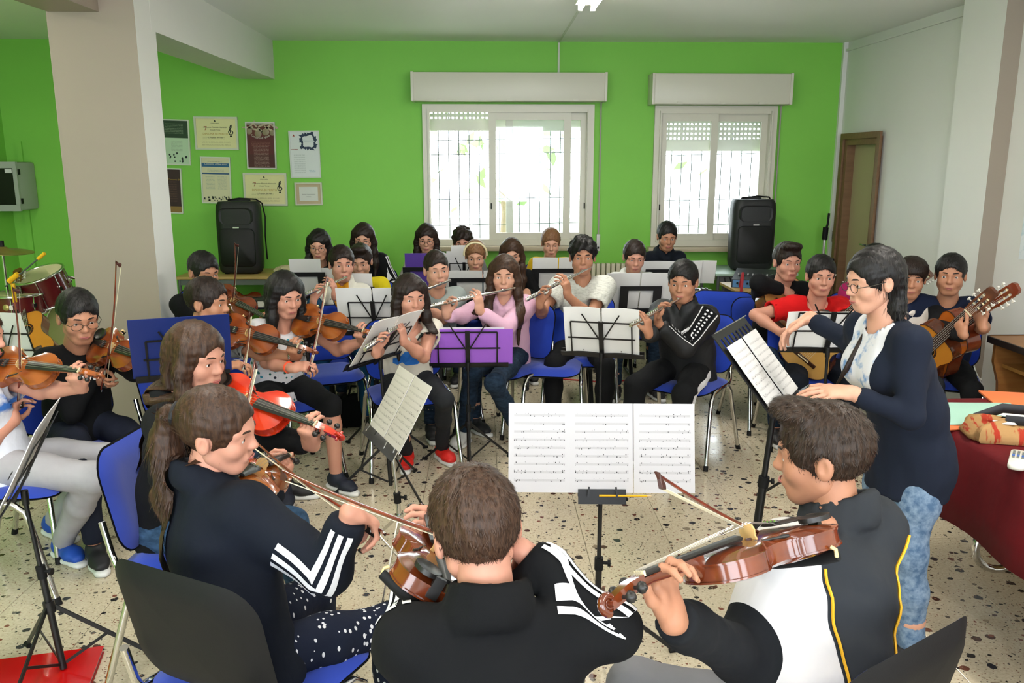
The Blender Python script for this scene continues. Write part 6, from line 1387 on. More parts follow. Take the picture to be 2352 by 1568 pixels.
# --- back rows at the keyboards
def at_keys(label, px, py, z, top, hairdo, tone, face=0, body=0, s=.86, bottom=None, lean=.10, **kw):
    k = skeleton((px, py, z), body, face=face, pitch=kw.pop('pitch', 16), s=s, lean=lean, roll=kw.pop('roll', 0))
    hz_ = dict(R=dict(G=k.P + k.bf * .36 + k.br * .12 + Z3 * .16, d=k.bf - Z3 * .2, n=-Z3, pose='relaxed'), L=dict(G=k.P + k.bf * .36 - k.br * .12 + Z3 * .16, d=k.bf - Z3 * .2, n=-Z3, pose='relaxed'))
    hz_.update(kw.pop('hands', {})); person(label, k, top, bottom or dict(mat=JEANS_D), SHOE_B, hairdo, tone, vox=.014, hv=.006, nstr=700, **hz_, **kw); return k
kA = at_keys('boy in yellow jumper reading behind a music rest', 828, 600, 1.04, dict(mat=CL('jumper_yellow', 'c9b81c'), name='jumper', fit=1.1), ('quiff', H_DARK), SK1)
kB = at_keys('girl with long black hair and glasses behind grey sheets, leftmost at back', 733, 563, 1.09, dict(mat=BLK, name='top'), ('long', H_BLACK, .34), SK1, glasses=True)
kC = at_keys('girl with long dark hair in black jacket with white sleeve stripes at back', 835, 548, 1.13, dict(mat=BLK, name='jacket', collar=.02, fit=1.12), ('long', H_DARK, .30), SK1, body=-8, glasses=True)
for i in range(3): kC.ribbon('sleeve_stripe', 'L', (i - 1) * .42, .22, WHITE_S, -.02, .97, 30)
kD = at_keys('girl with long dark hair behind the upright purple folder', 980, 548, 1.10, dict(mat=CL('top_white', 'c9c3c2'), name='top'), ('long', H_DARK, .34), SK1, glasses=True)
kE = at_keys('boy with curly hair peering over white sheets at big window', 1062, 556, 1.06, dict(mat=GREY, name='jumper'), ('curly', H_DARK), SK3, hands={})
kF = at_keys('girl with tied back hair and cream hair band in navy top', 1092, 588, 1.01, dict(mat=CL('top_navy_teal', '17303f'), vneck=True, neck=1.2, name='top'), ('bun', H_LIGHT), SK1, band=plain('hair_band_cream', 'd6c9a2', .6))
kG = at_keys('girl with centre parted brown hair in black and red jacket', 1175, 583, 1.02, dict(mat=BLK, name='jacket'), ('long', H_CHEST, .34), SK1)
kH = at_keys('child with light brown hair reading above white sheets below big window', 1265, 558, 1.06, dict(mat=CL('top_yellow', 'c8a41c'), name='top'), ('short', H_LIGHT), SK1)
k0 = skeleton((1457, 590, 1.05), 0)
kI = at_keys('boy with dark hair in white hooded top raising his hand', 1457, 590, 1.05, dict(mat=CL('hood_white', 'd0d2cf'), hood=True, name='hoodie', fit=1.1), ('short', H_DARK), SK3, hands=dict(L=dict(G=at_y(1497, 652, k0.P[1] - .30), d=-k0.br * -.4 + Z3 * .5 - k0.br * -.6, n=-k0.bf, pose='strum')))
kJ = at_keys('person with tied dark hair in navy and white jacket before small window', 1532, 543, 1.13, dict(mat=NAVY, name='jacket', collar=.02, hood=True), ('short', H_BLACK), SK2)
# --- guitars
k = skeleton((1808, 602, 1.12), 8, face=4, pitch=6, s=.92, lean=.08); h = guitarist(k, 'guitar with pale top held by the boy in black hooded top', (1806, 706), k.P[1] - .24, (1922, 606), False, ('c08a4c', '5a2c16'))
person('boy with tall dark hair in black hooded top, playing guitar by the door', k, dict(mat=BLK, hood=True, name='hoodie', fit=1.08), dict(mat=JEANS_D), SHOE_B, ('quiff', H_DARK), SK3, **h)
seat_for(k, 8, 'blue chair under the boy in black hooded top by the door')
k = skeleton((1885, 634, 1.08), -6, face=-8, pitch=6, s=.90, lean=.09); h = guitarist(k, 'guitar with honey top on the lap of the boy in red', (1852, 815), k.P[1] - .30, (2030, 640), True, ('cf9f58', '1c1a1c'))
h['R'].update(G=at_y(1828, 770, k.P[1] - .36)); person('boy with dark hair in red tee shirt, playing guitar', k, dict(mat=CL('tee_red', 'c21316'), sleeve='short', fit=1.12, neck=1.15, name='tee_shirt'), dict(mat=NAVY), SHOE_G, ('short', H_BLACK), SK3, vox=.0125, **h)
seat_for(k, -6, 'blue chair under the boy in red tee')
k = skeleton((2010, 606, 1.09), -12, face=-8, pitch=10, s=.90, lean=.08); h = guitarist(k, 'guitar whose headstock rises between two guitar boys', (1985, 735), k.P[1] - .24, (2146, 618), False, ('b8783c', '5a2c16'))
h['R'].update(pole=-Z3 + k.br * .45)
person('player in magenta top mostly hidden behind the conductor', k, dict(mat=CL('top_magenta', '8f1a4e'), name='top'), dict(mat=JEANS_D), SHOE_B, ('mop', H_BLACK), SK1, vox=.014, hv=.006, **h)
seat_for(k, -12, 'blue chair under the player in magenta')
k = skeleton((2183, 632, 1.10), -26, face=-30, pitch=4, s=.94, lean=.09); h = guitarist(k, 'orange guitar held high by the boy in navy tee at right', (2142, 800), k.P[1] - .20, (2322, 662), True, ('b8601c', '6a2a14'), hold=.70)
person('boy with dark hair in navy tee shirt by right wall, playing guitar', k, dict(mat=CL('tee_navy', '131c33'), sleeve='short', fit=1.15, wide=1.05, name='tee_shirt'), dict(mat=BLK2), SHOE_B, ('short', H_BLACK), SK2, fat=1.05, **h)
seat_for(k, -26, 'blue chair under the boy in navy tee by right wall')
k = skeleton((2092, 640, 1.07), -20, face=-22, pitch=6, s=.89, lean=.08); h = guitarist(k, 'guitar with orange top held by the boy in white and black hooded top', (2100, 832), k.P[1] - .27, (2272, 674), True, ('c8822c', '4a2212'), hold=.70)
person('boy with bowl cut hair in white and black hooded top, playing guitar', k, dict(mat=cloth_fields('hoodie_panels', 'd3cbc4', [('black_side', '141518')]), fields=dict(black_side=lambda c, k, arm: np.abs((c - k.N) @ k.br) - .105), hood=True, name='hoodie', fit=1.06), dict(mat=CL('trousers_charcoal', '23262a')), SHOE_B, ('mop', H_DARK), SK2, vox=.0125, **h)
V, F = text_shape('ST', 1); k.print_('lettering', V, F, -.06, .035, RED_INK, size=.04); seat_for(k, -20, 'blue chair under the boy in white and black hooded top')
# --- the conductor
k = skeleton((2006, 645, 1.375), -84, face=-84, pitch=12, s=.96, lean=.13, hz=.80, hs=.90, sh=.145)
def floral27(c, k, arm): q = c - k.N; lat = q @ k.br; fr = q @ k.bf; return np.minimum(np.minimum(fr - .02, .095 - np.abs(lat - .01)), .62 - np.abs(q @ k.up))
lg = {}
for g, sg in (('R', 1), ('L', -1)): b = k.P + k.br * sg * .10; lg[g] = dict(knee=A(b[0], b[1], .45) + k.bf * .03, ankle=A(b[0], b[1], .085) - k.bf * .02, toe=k.bf)
kc = k; person('woman conducting in navy cardigan over white floral top, glasses and jeans', k, dict(mat=cloth_fields('cardigan_panels', '171d2b', [('floral', ('cfcfd4', '5b86b8', (6, 6, 6), 3))]), fields=dict(floral=floral27), long=.20, fit=.80, wide=.95, bust=True, neck=1.02, hem=.17, name='cardigan', wrinkle=.004), dict(mat=JEANS_L), SHOE_B, ('swept', H_BLACK, .14), SK1, vox=.0095, hv=.0045, nstr=3200, glasses=True, legs=lg,
    R=dict(G=at_y(1815, 768, k.N[1] + .42), d=A(-1, .1, -.55), n=A(.2, -.5, -1), pose='relaxed', E=at_y(1962, 792, k.N[1] + .24)), L=dict(G=at_y(1885, 914, k.N[1] - .13), d=A(-1, 0, .05), n=A(0, .3, -1), pose='point', E=at_y(2092, 958, k.N[1] - .20)))
mb = MB(); y_ = k.N[1] + .05; mb.tube([at_y(2000, 748, y_) + k.off, at_y(1975, 795, y_ - .02) + k.off, at_y(1950, 838, y_ - .03) + k.off, at_y(1922, 882, y_ - .03) + k.off], [.016, .018, .014, .004], 10, sq=.6); mb.build('hair_lock', H_DARK, k.root, 180)
# ------------------------------------------------------------------ music stands and sheets
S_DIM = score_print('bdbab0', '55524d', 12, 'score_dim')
def bookpair(M, w, h, mat, la, lb, gap=.004, **kw):
    page_on(M, -w / 2 - gap, w, h, mat, la, **kw); page_on(M, w / 2 + gap, w, h, mat, lb, **kw)
c = at_y(418, 812, 3.34); M = stand('black wire stand with blue folder before the boy in black sweatshirt', c[:2], c, -160, 72, w=.36, h=.22); folder_on(M, .38, .265, '0c2160', 'open blue folder on the stand beside the column')
c = at_y(858, 722, 4.95); M = stand('black wire stand with white pages before the boy in track top', c[:2], c, 178, 70, w=.40); bookpair(M, .21, .29, SCORE, 'left white page on stand before the boy in track top', 'right white page on stand before the boy in track top')
c = at_y(888, 788, 4.35); M = stand('black wire stand with tilted pages before the girl in cream tee', c[:2], c, -120, 54, leg_rot=1.2); bookpair(M, .21, .297, SCORE, 'near white page before the girl in cream tee', 'far white page before the girl in cream tee')
c = at_y(1074, 792, 4.70); M = stand('black wire stand with purple folder, tripod among the shoes', c[:2], c, 180, 74, w=.47, leg_rot=.6); folder_on(M, .52, .225, '9458c4', 'open purple folder lying on wire stand, back to camera'); page_on(M, 0, .42, .225, SCORE, 'white pages inside the open purple folder', lift=.012, curve=.003)
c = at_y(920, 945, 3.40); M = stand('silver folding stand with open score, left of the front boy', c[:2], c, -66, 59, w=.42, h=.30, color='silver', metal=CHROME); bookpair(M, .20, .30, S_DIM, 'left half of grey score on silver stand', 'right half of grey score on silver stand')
c = at_y(1381, 770, 4.45); M = stand('black wire stand with two white pages before the boy in marled tee', c[:2], c, 164, 68, leg_rot=.9); bookpair(M, .20, .28, SCORE, 'left white page on stand before the boy in marled tee', 'right white page on stand before the boy in marled tee', curve=.02)
c = at_y(1739, 837, 3.22); M = stand('black solid conductor stand with slotted desk', (1.09, 3.18), c, 58, 50, w=.45, h=.38, kind='solid', color='heavy', leg_rot=2.6); bookpair(M, .20, .30, SCORE, 'left page of the conductor score', 'right page of the conductor score', gap=.010, curve=.006)
c = at_y(1381, 1036, 2.70); M = stand('black folding stand under the wide white score in front', c[:2], c, -3, 74, w=.16, h=.30, leg_rot=.2)
for i, (x, w_) in enumerate(((-.212, .205), (-.002, .215), (.211, .205))): page_on(M, x, w_, .30, score_print('c3c2c7', '38373c', 11, 'score_wide'), ('left', 'middle', 'right')[i] + ' page of the wide white score in front', curve=.004)
o = M @ Vector((.075, .004, .030)); mb = MB(); mb.cyl((-.085, 0, 0), (.075, 0, 0), .0038, 6); mb.mi = 1; mb.cyl((.075, 0, 0), (.09, 0, 0), .0036, 6, .0008); pc = mb.build('pencil', [plain('pencil_yellow', 'd9a514', .4), plain('pencil_wood', 'c9a878', .6)]); pc.matrix_world = Matrix.Translation(o) @ M.to_3x3().to_4x4(); tag(pc, 'yellow pencil on the tray below the wide score', 'pencil')
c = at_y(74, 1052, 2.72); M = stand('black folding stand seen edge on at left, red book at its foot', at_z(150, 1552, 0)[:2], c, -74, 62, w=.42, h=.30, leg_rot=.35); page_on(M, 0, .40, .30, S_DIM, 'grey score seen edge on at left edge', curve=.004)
c = at_y(1908, 752, 4.02); M = stand('black wire stand with pages before the boy in red', c[:2], c, 176, 70, leg_rot=.4); bookpair(M, .21, .20, SCORE, 'left page on stand before the boy in red', 'right page on stand before the boy in red')
c = at_y(10, 795, 4.6); M = stand('black wire stand with white page at left edge by the drums', c[:2], c, 172, 72); page_on(M, 0, .30, .32, PAPER, 'blank white page on stand by the drums')
# ------------------------------------------------------------------ keyboards of the back rows
def kb_for(k, label, dx=0, d=.46, z=.66, phi=0, **kw): p = k.P + k.bf * d; return keyboard(label, p[0] + dx, p[1], z, phi, **kw)
GREYP = plain('grey_sheet', 'a9acb0', .7)
M = kb_for(kB, 'keyboard of the leftmost girl at back', -.02, .50, .68, w=.80, rest_w=.30); page_on(M, 0, .24, .32, GREYP, 'grey sheet on the leftmost music rest', y=.0); page_on(M, -.13, .20, .27, S_DIM, 'printed sheet leaning right of the grey sheet at back', y=-.03, lift=.012)
M = kb_for(kA, 'keyboard of the boy in yellow', .03, .42, .66, w=.70, rest_w=.24); page_on(M, 0, .21, .29, GREYP, 'grey sheet hiding the face of the boy in yellow', y=.02)
M = kb_for(kD, 'keyboard of the girl behind purple folder', .0, .50, .66, w=.85, rest_w=.34); folder_on(M, .30, .34, '5a3f9c', 'upright purple folder on a music rest at back', y=.0)
c = kE.P + kE.bf * .46 + A(.02, 0, .30); M = stand('black wire stand with tan sheet before the curly haired boy', c[:2], c, 180, 74, w=.34); page_on(M, 0, .30, .30, score_print('b3afa2', '6a675f', 9, 'score_tan'), 'tan printed sheet before the curly haired boy', y=.02); page_on(M, -.02, .26, .10, PAPER, 'white sheet topmost before the curly haired boy', y=.27, lift=.010)
M = kb_for(kF, 'keyboard of the girl with cream hair band', .06, .44, .64, w=.95, rest_w=.52)
def red_page(t, u, v, g): return t.mix(t.math('MULTIPLY', t.math('GREATER_THAN', v, .84), t.math('LESS_THAN', v, .93)), 'c5c3bb', 'b02a22')
page_on(M, .145, .28, .25, score_print('c3c1b6', '3d4142', 7, 'score_box'), 'left page with dark print before the hair band girl', y=.02); page_on(M, -.145, .28, .25, printed('score_red', red_page), 'right page with red line before the hair band girl', y=.02)
M = kb_for(kH, 'keyboard of the child below big window', .03, .46, .64, w=.90, panel='d2cfc4', rest_w=.44); page_on(M, .11, .21, .29, GREYP, 'left pale sheet on rest below big window', y=.02); page_on(M, -.11, .21, .29, GREYP, 'right pale sheet on rest below big window', y=.02)
M = kb_for(kI, 'keyboard of the boy in white hooded top', -.02, .44, .64, w=.95, panel='d2cfc4', rest_x=-.0, rest_w=.30); page_on(M, .13, .24, .29, GREYP, 'left grey sheet before the boy in white hooded top', y=.02); page_on(M, -.12, .24, .29, GREYP, 'right grey sheet before the boy in white hooded top', y=.02)
M = kb_for(kJ, 'keyboard with lettered case before small window', -.06, .50, .66, w=.84, rest_w=.42); page_on(M, .14, .26, .22, GREYP, 'left pale sheet before small window', y=.06); page_on(M, -.12, .26, .22, dotted('picture_print', '9fb7c4', ['4f8a4a', '2c5b88', 'd8d8d0'], 24, .5), 'picture book page with blue and green before small window', y=.06); page_on(M, -.26, .22, .20, PAPER, 'right white sheet before small window', y=.08, lift=.014)
V, F = text_shape('YAMAHA', 1); mb = MB(); q = kJ.P + kJ.bf * .50; mb.add(np.stack([V[:, 0] * .04 + q[0] + .12, np.full(len(V), q[1] - .172), V[:, 1] * .04 + .66], 1), F)
kbJ = [o for o in bpy.data.objects if o.get('label') == 'keyboard with lettered case before small window'][0]; o = mb.build('maker_lettering', WHITE_INK, None); o.parent = kbJ; o.matrix_parent_inverse = Matrix.Translation(-Vector((q[0] - .02, q[1], 0)))
for kk, lb in ((kB, 'leftmost girl at back'), (kA, 'boy in yellow'), (kD, 'girl behind purple folder'), (kE, 'curly haired boy'), (kF, 'hair band girl'), (kG, 'girl in black and red jacket'), (kH, 'child below big window'), (kI, 'boy in white hooded top'), (kJ, 'person before small window'), (kC, 'girl in striped jacket at back')): seat_for(kk, 0, 'blue chair of the ' + lb)
c = at_z(1655, 1003, 0); chair('empty blue chair behind the boy in black taped jacket', at_y(1655, 700, 5.75)[0], 5.75, -20); chair('empty blue chair between the girl in pink and boy in marled tee', at_y(1255, 760, 5.35)[0], 5.35, -10); chair('empty blue chair behind the girl in printed blouse', at_y(745, 850, 5.2)[0], 5.2, 20)
# ------------------------------------------------------------------ speaker tables
WOODT = wood('table_wood', 'a88a52', 'bb9c62'); GRT = plain('table_pale_green', '9db8a8', .4); TUBE = plain('tube_grey', '6a6d70', .4, .5)
t1 = table('side_table', 'low wooden table with shelf carrying the left speaker', -2.85, -1.62, 7.80, 8.42, .72, WOODT, TUBE, shelf=.42); speaker('black loudspeaker on wooden table below the diplomas', -2.30, 8.13, .735, .41, .66)
violin('brown violin lying on the shelf under the left speaker', A(-2.42, 7.86, .49), A(1, .02, .02), A(0, -.85, .5), V2, False, .95)
mb = MB(); mb.rings([[(x * s_ + .02 * math.sin(a_ * 7), y * s_, z) for x, y, a_ in [(math.cos(a) * .15, math.sin(a) * .10, a) for a in np.linspace(0, 2 * math.pi, 24, endpoint=False)]] for s_, z in ((.9, 0), (1, .03), (.8, .06), (.45, .075), (.15, .05))]); tag(mb.build('paper_bag', plain('kraft_crumpled', 'c9bd9a', .8, bump=.8, bscale=30, bdist=.02), None, 60, loc=(-1.84, 8.05, .72)), 'crumpled pale paper bag on wooden table right of speaker', 'bag')
t2 = table('school_desk', 'pale green topped school desk under the right speaker', 2.17, 2.95, 7.75, 8.40, .735, GRT, TUBE); speaker('black loudspeaker on pale green desk by small window', 2.57, 8.10, .75, .42, .66)
t3 = table('school_desk', 'wood topped school desk carrying the blue mixer', 2.12, 2.76, 6.98, 7.45, .70, WOODT, TUBE)
mx = tag(empty('audio_mixer', loc=(2.38, 7.19, .70)), 'blue faced audio mixer with knobs on school desk', 'mixer'); mx.rotation_euler = (0, 0, math.radians(-24)); mb = MB(); mb.rings([[(-.2, -.16, 0), (.2, -.16, 0), (.2, .16, 0), (-.2, .16, 0)], [(-.2, -.16, .07), (.2, -.16, .07), (.2, .16, .13), (-.2, .16, .13)]]); mb.build('case', plain('mixer_black', '1a1b1f', .5), mx); mb = MB(); mb.add([(-.19, -.163, .004), (.19, -.163, .004), (.19, -.163, .066), (-.19, -.163, .066), (-.19, -.150, .004), (.19, -.15, .004), (.19, -.15, .066), (-.19, -.15, .066)], [(0, 1, 2, 3), (4, 7, 6, 5), (0, 4, 5, 1), (2, 6, 7, 3), (0, 3, 7, 4), (1, 5, 6, 2)]); mb.build('front_panel', plain('mixer_blue', '4f7fb0', .35), mx)
for i in range(8): mb = MB(); mb.cyl((-.15 + i * .042, -.163, .04), (-.15 + i * .042, -.178, .04), .009, 8); mb.build('knob', WHITE_INK if i % 2 else BLACK_PLASTIC, mx, 60)
for i in range(9): mb = MB(); mb.box((-.16 + i * .04, -.02, .102), (.012, .03, .014)); mb.build('fader', plain('fader_grey', '9a9a9c', .4), mx)
mb = MB(); mb.box((.12, -.166, .03), (.07, .004, .04)); mb.build('label_plate', PAPER, mx)
mb = MB(); mb.tube([(2.20, 7.10, .703), (2.20, 7.06, .80), (2.19, 7.01, .84), (2.175, 6.965, .80), (2.17, 6.96, .70), (2.165, 6.965, .52)], [.012] * 6, 8, sq=.5); tag(mb.build('red_strap', plain('strap_red', '9a1b28', .7), None, 60), 'red strap looped over the edge of the mixer desk', 'strap')
for i, (a, b, c_) in enumerate((((2.3, 7.75, .70), (2.36, 7.5, .35), (2.5, 7.3, .60)), ((2.25, 7.74, .70), (2.28, 7.6, .25), (2.42, 7.2, .55)))): mb = MB(); mb.tube([A(*a), A(*a) * .4 + A(*b) * .6, A(*b), A(*b) * .4 + A(*c_) * .6, A(*c_)], .005, 6); tag(mb.build('cable', BLACK_PLASTIC, None, 60), ('upper' if i == 0 else 'lower') + ' black cable drooping between the two school desks', 'cable')
# microphone stand in the right corner
c = at_y(1890, 600, 8.25); r = tag(empty('microphone_stand', loc=(c[0], 8.25, 0)), 'folded black microphone stand in corner by the brown door', 'microphone stand')
mb = MB(); mb.cyl((0, 0, .05), (.02, .05, 1.05), .014, 10); mb.build('pole', plain('pole_white', 'bcbcb6', .3, .4), r, 60); mb = MB(); mb.cyl((.02, .05, 1.0), (.02, .04, 1.12), .028, 10); mb.build('clutch', BLACK_PLASTIC, r, 60); mb = MB(); mb.tube([(.02, .05, 1.08), (.04, .05, 1.15), (.045, .05, 1.26)], .012, 8); mb.build('boom_end', BLACK_PLASTIC, r, 60); mb = MB(); mb.cyl((.06, -.02, .55), (.07, -.02, .82), .035, 10); mb.build('rolled_cable', BLACK_PLASTIC, r, 60)
for i in range(3): a = 1 + i * 2.1; mb = MB(); mb.cyl((0, 0, .1), (math.cos(a) * .2, math.sin(a) * .16, .01), .010, 8); mb.build('leg', BLACK_METAL, r, 60)
mb = MB(); mb.cyl((-.03, -.02, .55), (-.01, .0, .85), .016, 8); mb.build('folded_boom', BLACK_METAL, r, 60)
# ------------------------------------------------------------------ drum corner at the left
MAROON = plain('drum_maroon', '5a1518', .22, coat=.5); HEADM = plain('drum_head', 'c9bf9a', .4)
def drum(label, c, ax, rad, dep, group='drum kit'):
    ax = nrm(ax); u = ortho((1, 0, 0) if abs(ax[0]) < .8 else (0, 0, 1), ax); w = np.cross(ax, u); r = tag(empty('drum', loc=c), label, 'drum', group)
    mb = MB(); mb.lathe([(rad, 0), (rad, dep)], (0, 0, 0), ax, 32); mb.build('shell', MAROON, r, 60)
    for t in (0, dep):
        mb = MB(); mb.tube([(u * math.cos(a) + w * math.sin(a)) * (rad + .006) + ax * t for a in np.linspace(0, 2 * math.pi, 37)], .010, 8); mb.build('hoop', CHROME, r, 60); mb = MB(); s_ = -1 if t == 0 else 1; mb.lathe([(rad, t - s_ * .004), (rad * .98, t + s_ * .004), (.001, t + s_ * .005)], (0, 0, 0), ax, 32); mb.build('drum_head', HEADM, r, 60)
    for i in range(8):
        a = i * math.pi / 4 + .3; d = u * math.cos(a) + w * math.sin(a); mb = MB(); mb.cyl(d * (rad + .008) + ax * .005, d * (rad + .008) + ax * (dep - .005), .004, 6); mb.box(d * (rad + .008) + ax * dep * .5, (.022, .022, .03), np.array([d, np.cross(ax, d), ax])); mb.build('tension_lug', CHROME, r, 60)
    d = nrm(A(.1, -1, .1) - ax * (A(.1, -1, .1) @ ax)); mb = MB(); mb.lathe([(.022, 0), (.018, .004), (.001, .005)], d * rad + ax * dep * .5, d, 16); mb.build('badge', plain('badge_brass', 'b8a468', .3, .6), r, 60); return r
Yd = 6.3
c = at_y(118, 672, Yd); drum('tilted maroon rack tom with chrome hoops', c + A(0, .0, -.06), A(-.20, -.28, .94), .165, .22)
c = at_y(40, 700, Yd - .2); drum('maroon snare drum at left edge', c + A(0, 0, -.06), A(0, 0, 1), .18, .14); c = at_y(155, 770, Yd - .1); drum('large maroon bass drum beside the column', c + A(.05, .10, 0), A(.1, 1, 0), .27, .36)
r = tag(empty('drum_rack', loc=(at_y(170, 660, Yd)[0], Yd + .1, 0)), 'chrome tom holder and legs behind the tilted tom', 'drum rack')
for (a, b, q) in (((0, 0, .3), (0, 0, .95), .014), ((0, 0, .9), (-.14, -.02, .92), .012), ((-.02, 0, .80), (.06, 0, .86), .012), ((0, 0, .45), (.2, -.1, 0), .010), ((0, 0, .45), (-.2, -.1, 0), .010), ((0, 0, .45), (0, .2, 0), .010)): mb = MB(); mb.cyl(a, b, q, 10); mb.build('rack_tube', CHROME, r, 60)
for z in (.80, .90, .94): mb = MB(); mb.cyl((0, 0, z - .02), (0, 0, z + .015), .024, 10); mb.build('rack_clamp', CHROME, r, 60)
c = at_y(5, 577, Yd - .3); r = tag(empty('cymbal', loc=(c[0], c[1], 0)), 'brass cymbal on stand at left edge', 'cymbal'); z = c[2]; mb = MB(); mb.lathe([(.001, .035), (.03, .032), (.05, .014), (.20, 0), (.20, -.003), (.05, .010), (.001, .028)], (0, 0, z), (.08, 0, 1), 32); mb.build('plate', plain('cymbal_brass', '9a8a4a', .35, .8), r, 60); mb = MB(); mb.cyl((0, 0, .1), (0, 0, z + .05), .011, 10); mb.build('pole', CHROME, r, 60); mb = MB(); mb.cyl((0, 0, z + .03), (0, 0, z + .075), .018, 10); mb.build('felt', BLACK_PLASTIC, r, 60)
for i in range(3): a = i * 2.09 + .5; mb = MB(); mb.cyl((0, 0, .3), (math.cos(a) * .28, math.sin(a) * .28, .01), .009, 8); mb.build('leg', CHROME, r, 60)
# yellow ended boom stand
YEL = plain('plastic_yellow', 'd6a30c', .45); p1, p2 = at_y(95, 588, 5.4), at_y(12, 658, 5.4); pj = at_y(28, 640, 5.4); b0 = at_z(62, 870, 0.0); b0 = A(pj[0] + .12, 5.4, 0); r = tag(empty('boom_stand', loc=b0), 'boom stand with yellow grips beside the drums', 'microphone stand')
mb = MB(); mb.cyl(p2 - b0, p1 - b0, .005, 8); bm_ = mb.build('boom', plain('boom_grey', '5a5d60', .35, .6), r, 60); d = nrm(p1 - p2); mb = MB(); mb.cyl(p1 - b0 - d * .03, p1 - b0 + d * .03, .011, 10); mb.build('end_grip', YEL, bm_, 60); mb = MB(); mb.cyl(pj - b0 - d * .03, pj - b0 + d * .05, .017, 10); mb.cyl(pj - b0 - A(0, 0, .15), pj - b0 - A(0, 0, .03), .013, 10); mb.build('joint', YEL, r, 60); mb = MB(); mb.cyl((0, 0, .05), pj - b0 - A(0, 0, .2), .012, 10); mb.build('pole', BLACK_METAL, r, 60); mb = MB(); q = (pj - b0) * .45; mb.cyl(q - A(0, 0, .04), q + A(0, 0, .03), .03, 10); mb.build('grip', YEL, r, 60)
for i in range(3): a = i * 2.09 + .2; mb = MB(); mb.cyl((0, 0, .12), (math.cos(a) * .26, math.sin(a) * .26, .01), .009, 8); mb.build('leg', BLACK_METAL, r, 60)
pt, *_ = guitar('spare guitar standing upright among the drums', at_y(66, 800, 5.75), aim(at_y(66, 800, 5.75), .80, 32, 606, False), A(.15, -1, .1), 'b87424', '6a2a14', .95)
# wall cabinet
a, b = at_y(-40, 372, WALL_Y - .32), at_y(52, 484, WALL_Y - .32); r = tag(empty('wall_cabinet', loc=((a[0] + b[0]) / 2, WALL_Y, (a[2] + b[2]) / 2)), 'grey wall cabinet with dark glass door at left edge', 'cabinet'); w_, h_ = b[0] - a[0], a[2] - b[2]; gm = plain('cabinet_grey', 'a3a9a0', .45)
mb = MB(); mb.box((0, -.16, 0), (w_, .32, h_)); mb.build('case', gm, r, bevel=.03); dr = None
mb = MB()
for (x, z, sx, sz) in ((0, h_ * .44, w_ * .98, h_ * .13), (0, -h_ * .44, w_ * .98, h_ * .13), (-w_ * .44, 0, w_ * .12, h_ * .76), (w_ * .44, 0, w_ * .12, h_ * .76)): mb.box((x, -.33, z), (sx, .03, sz))
dr = mb.build('door', gm, r); mb = MB(); mb.box((0, -.326, 0), (w_ * .78, .008, h_ * .78)); mb.build('dark_pane', plain('smoked_glass', '120f0c', .12), dr); mb = MB(); mb.box((w_ * .24, -.332, h_ * .32), (w_ * .2, .004, h_ * .08)); mb.build('sticker', PAPER, dr)
for z in (h_ * .3, -h_ * .3): mb = MB(); mb.box((w_ / 2, -.31, z), (.014, .03, .05)); mb.build('hinge', BLACK_PLASTIC, dr)
# ------------------------------------------------------------------ table with the dark red cloth
TZ = .755; tx0, tx1, ty0, ty1 = 1.79, 3.05, 1.2, 3.45
r = tag(empty('trestle_table', loc=(2.42, 2.32, 0)), 'table with curved chrome legs hidden under the red cloth', 'table'); mb = MB(); mb.box((0, 0, TZ - .02), (tx1 - tx0 - .02, ty1 - ty0 - .02, .03)); mb.build('table_top', WOODT, r)
for y in (-.80, .80):
    mb = MB(); mb.tube([(-.02 + .10 * math.cos(a) - .30, y, .22 + .10 * math.sin(a)) for a in np.linspace(1.2, 5.6, 14)] , .017, 10); mb.build('leg_loop', CHROME, r, 60); mb = MB(); mb.tube([(-.22, y, TZ - .04), (-.20, y, .40), (-.17, y, .15), (-.10, y, .045), (.05, y, .02), (.5, y, .02)], .018, 10); mb.build('leg', CHROME, r, 60); mb = MB(); mb.cyl((-.30, y, .22), (-.30, y, TZ - .04), .032, 12); mb.build('column_leg', BLACK_METAL, r, 60)
n_ = 160; per = []
def rim(t):
    L = [(tx0, ty0), (tx0, ty1), (tx1, ty1), (tx1, ty0)]; s_ = t * 4; i = int(s_) % 4; f_ = s_ - int(s_); a_, b_ = L[i], L[(i + 1) % 4]; nx = [(-1, 0), (0, 1), (1, 0), (0, -1)]; n1 = nx[i]
    x, y = a_[0] + (b_[0] - a_[0]) * f_, a_[1] + (b_[1] - a_[1]) * f_; e = min(f_, 1 - f_); n2 = nx[(i + 1) % 4] if f_ > .5 else nx[(i - 1) % 4]; q = max(0, .5 - e * 6); nn = nrm(A(n1[0] * (1 - q) + n2[0] * q, n1[1] * (1 - q) + n2[1] * q, 0)); return x, y, nn, q
rings = []
for lv, (dr_, oz) in enumerate(((-.30, TZ), (-.03, TZ + .001), (0, TZ - .002), (.012, TZ - .02), (.025, TZ - .11), (.04, TZ - .21), (.05, TZ - .31))):
    ring = []
    for j in range(n_):
        x, y, nn, q = rim(j / n_); k_ = max(0, lv - 2) / 4; wv = math.sin(j * .62) * .020 * k_ + math.sin(j * .23 + 1) * .020 * k_; o_ = dr_ + wv + q * .10 * k_; zz = oz - q * .12 * k_ * 1.0
        ring.append((x + nn[0] * o_, y + nn[1] * o_, zz))
    rings.append(ring)
mb = MB(); mb.rings(rings, True, False); tc = mb.build('tablecloth', CL('cloth_maroon', '5c0c13', .75, .12, fold=.3), None, 180); md = tc.modifiers.new('thickness', 'SOLIDIFY'); md.thickness = .003; md.offset = 0; tag(tc, 'dark red cloth draped over the table at right', 'tablecloth')
TT = TZ + .004
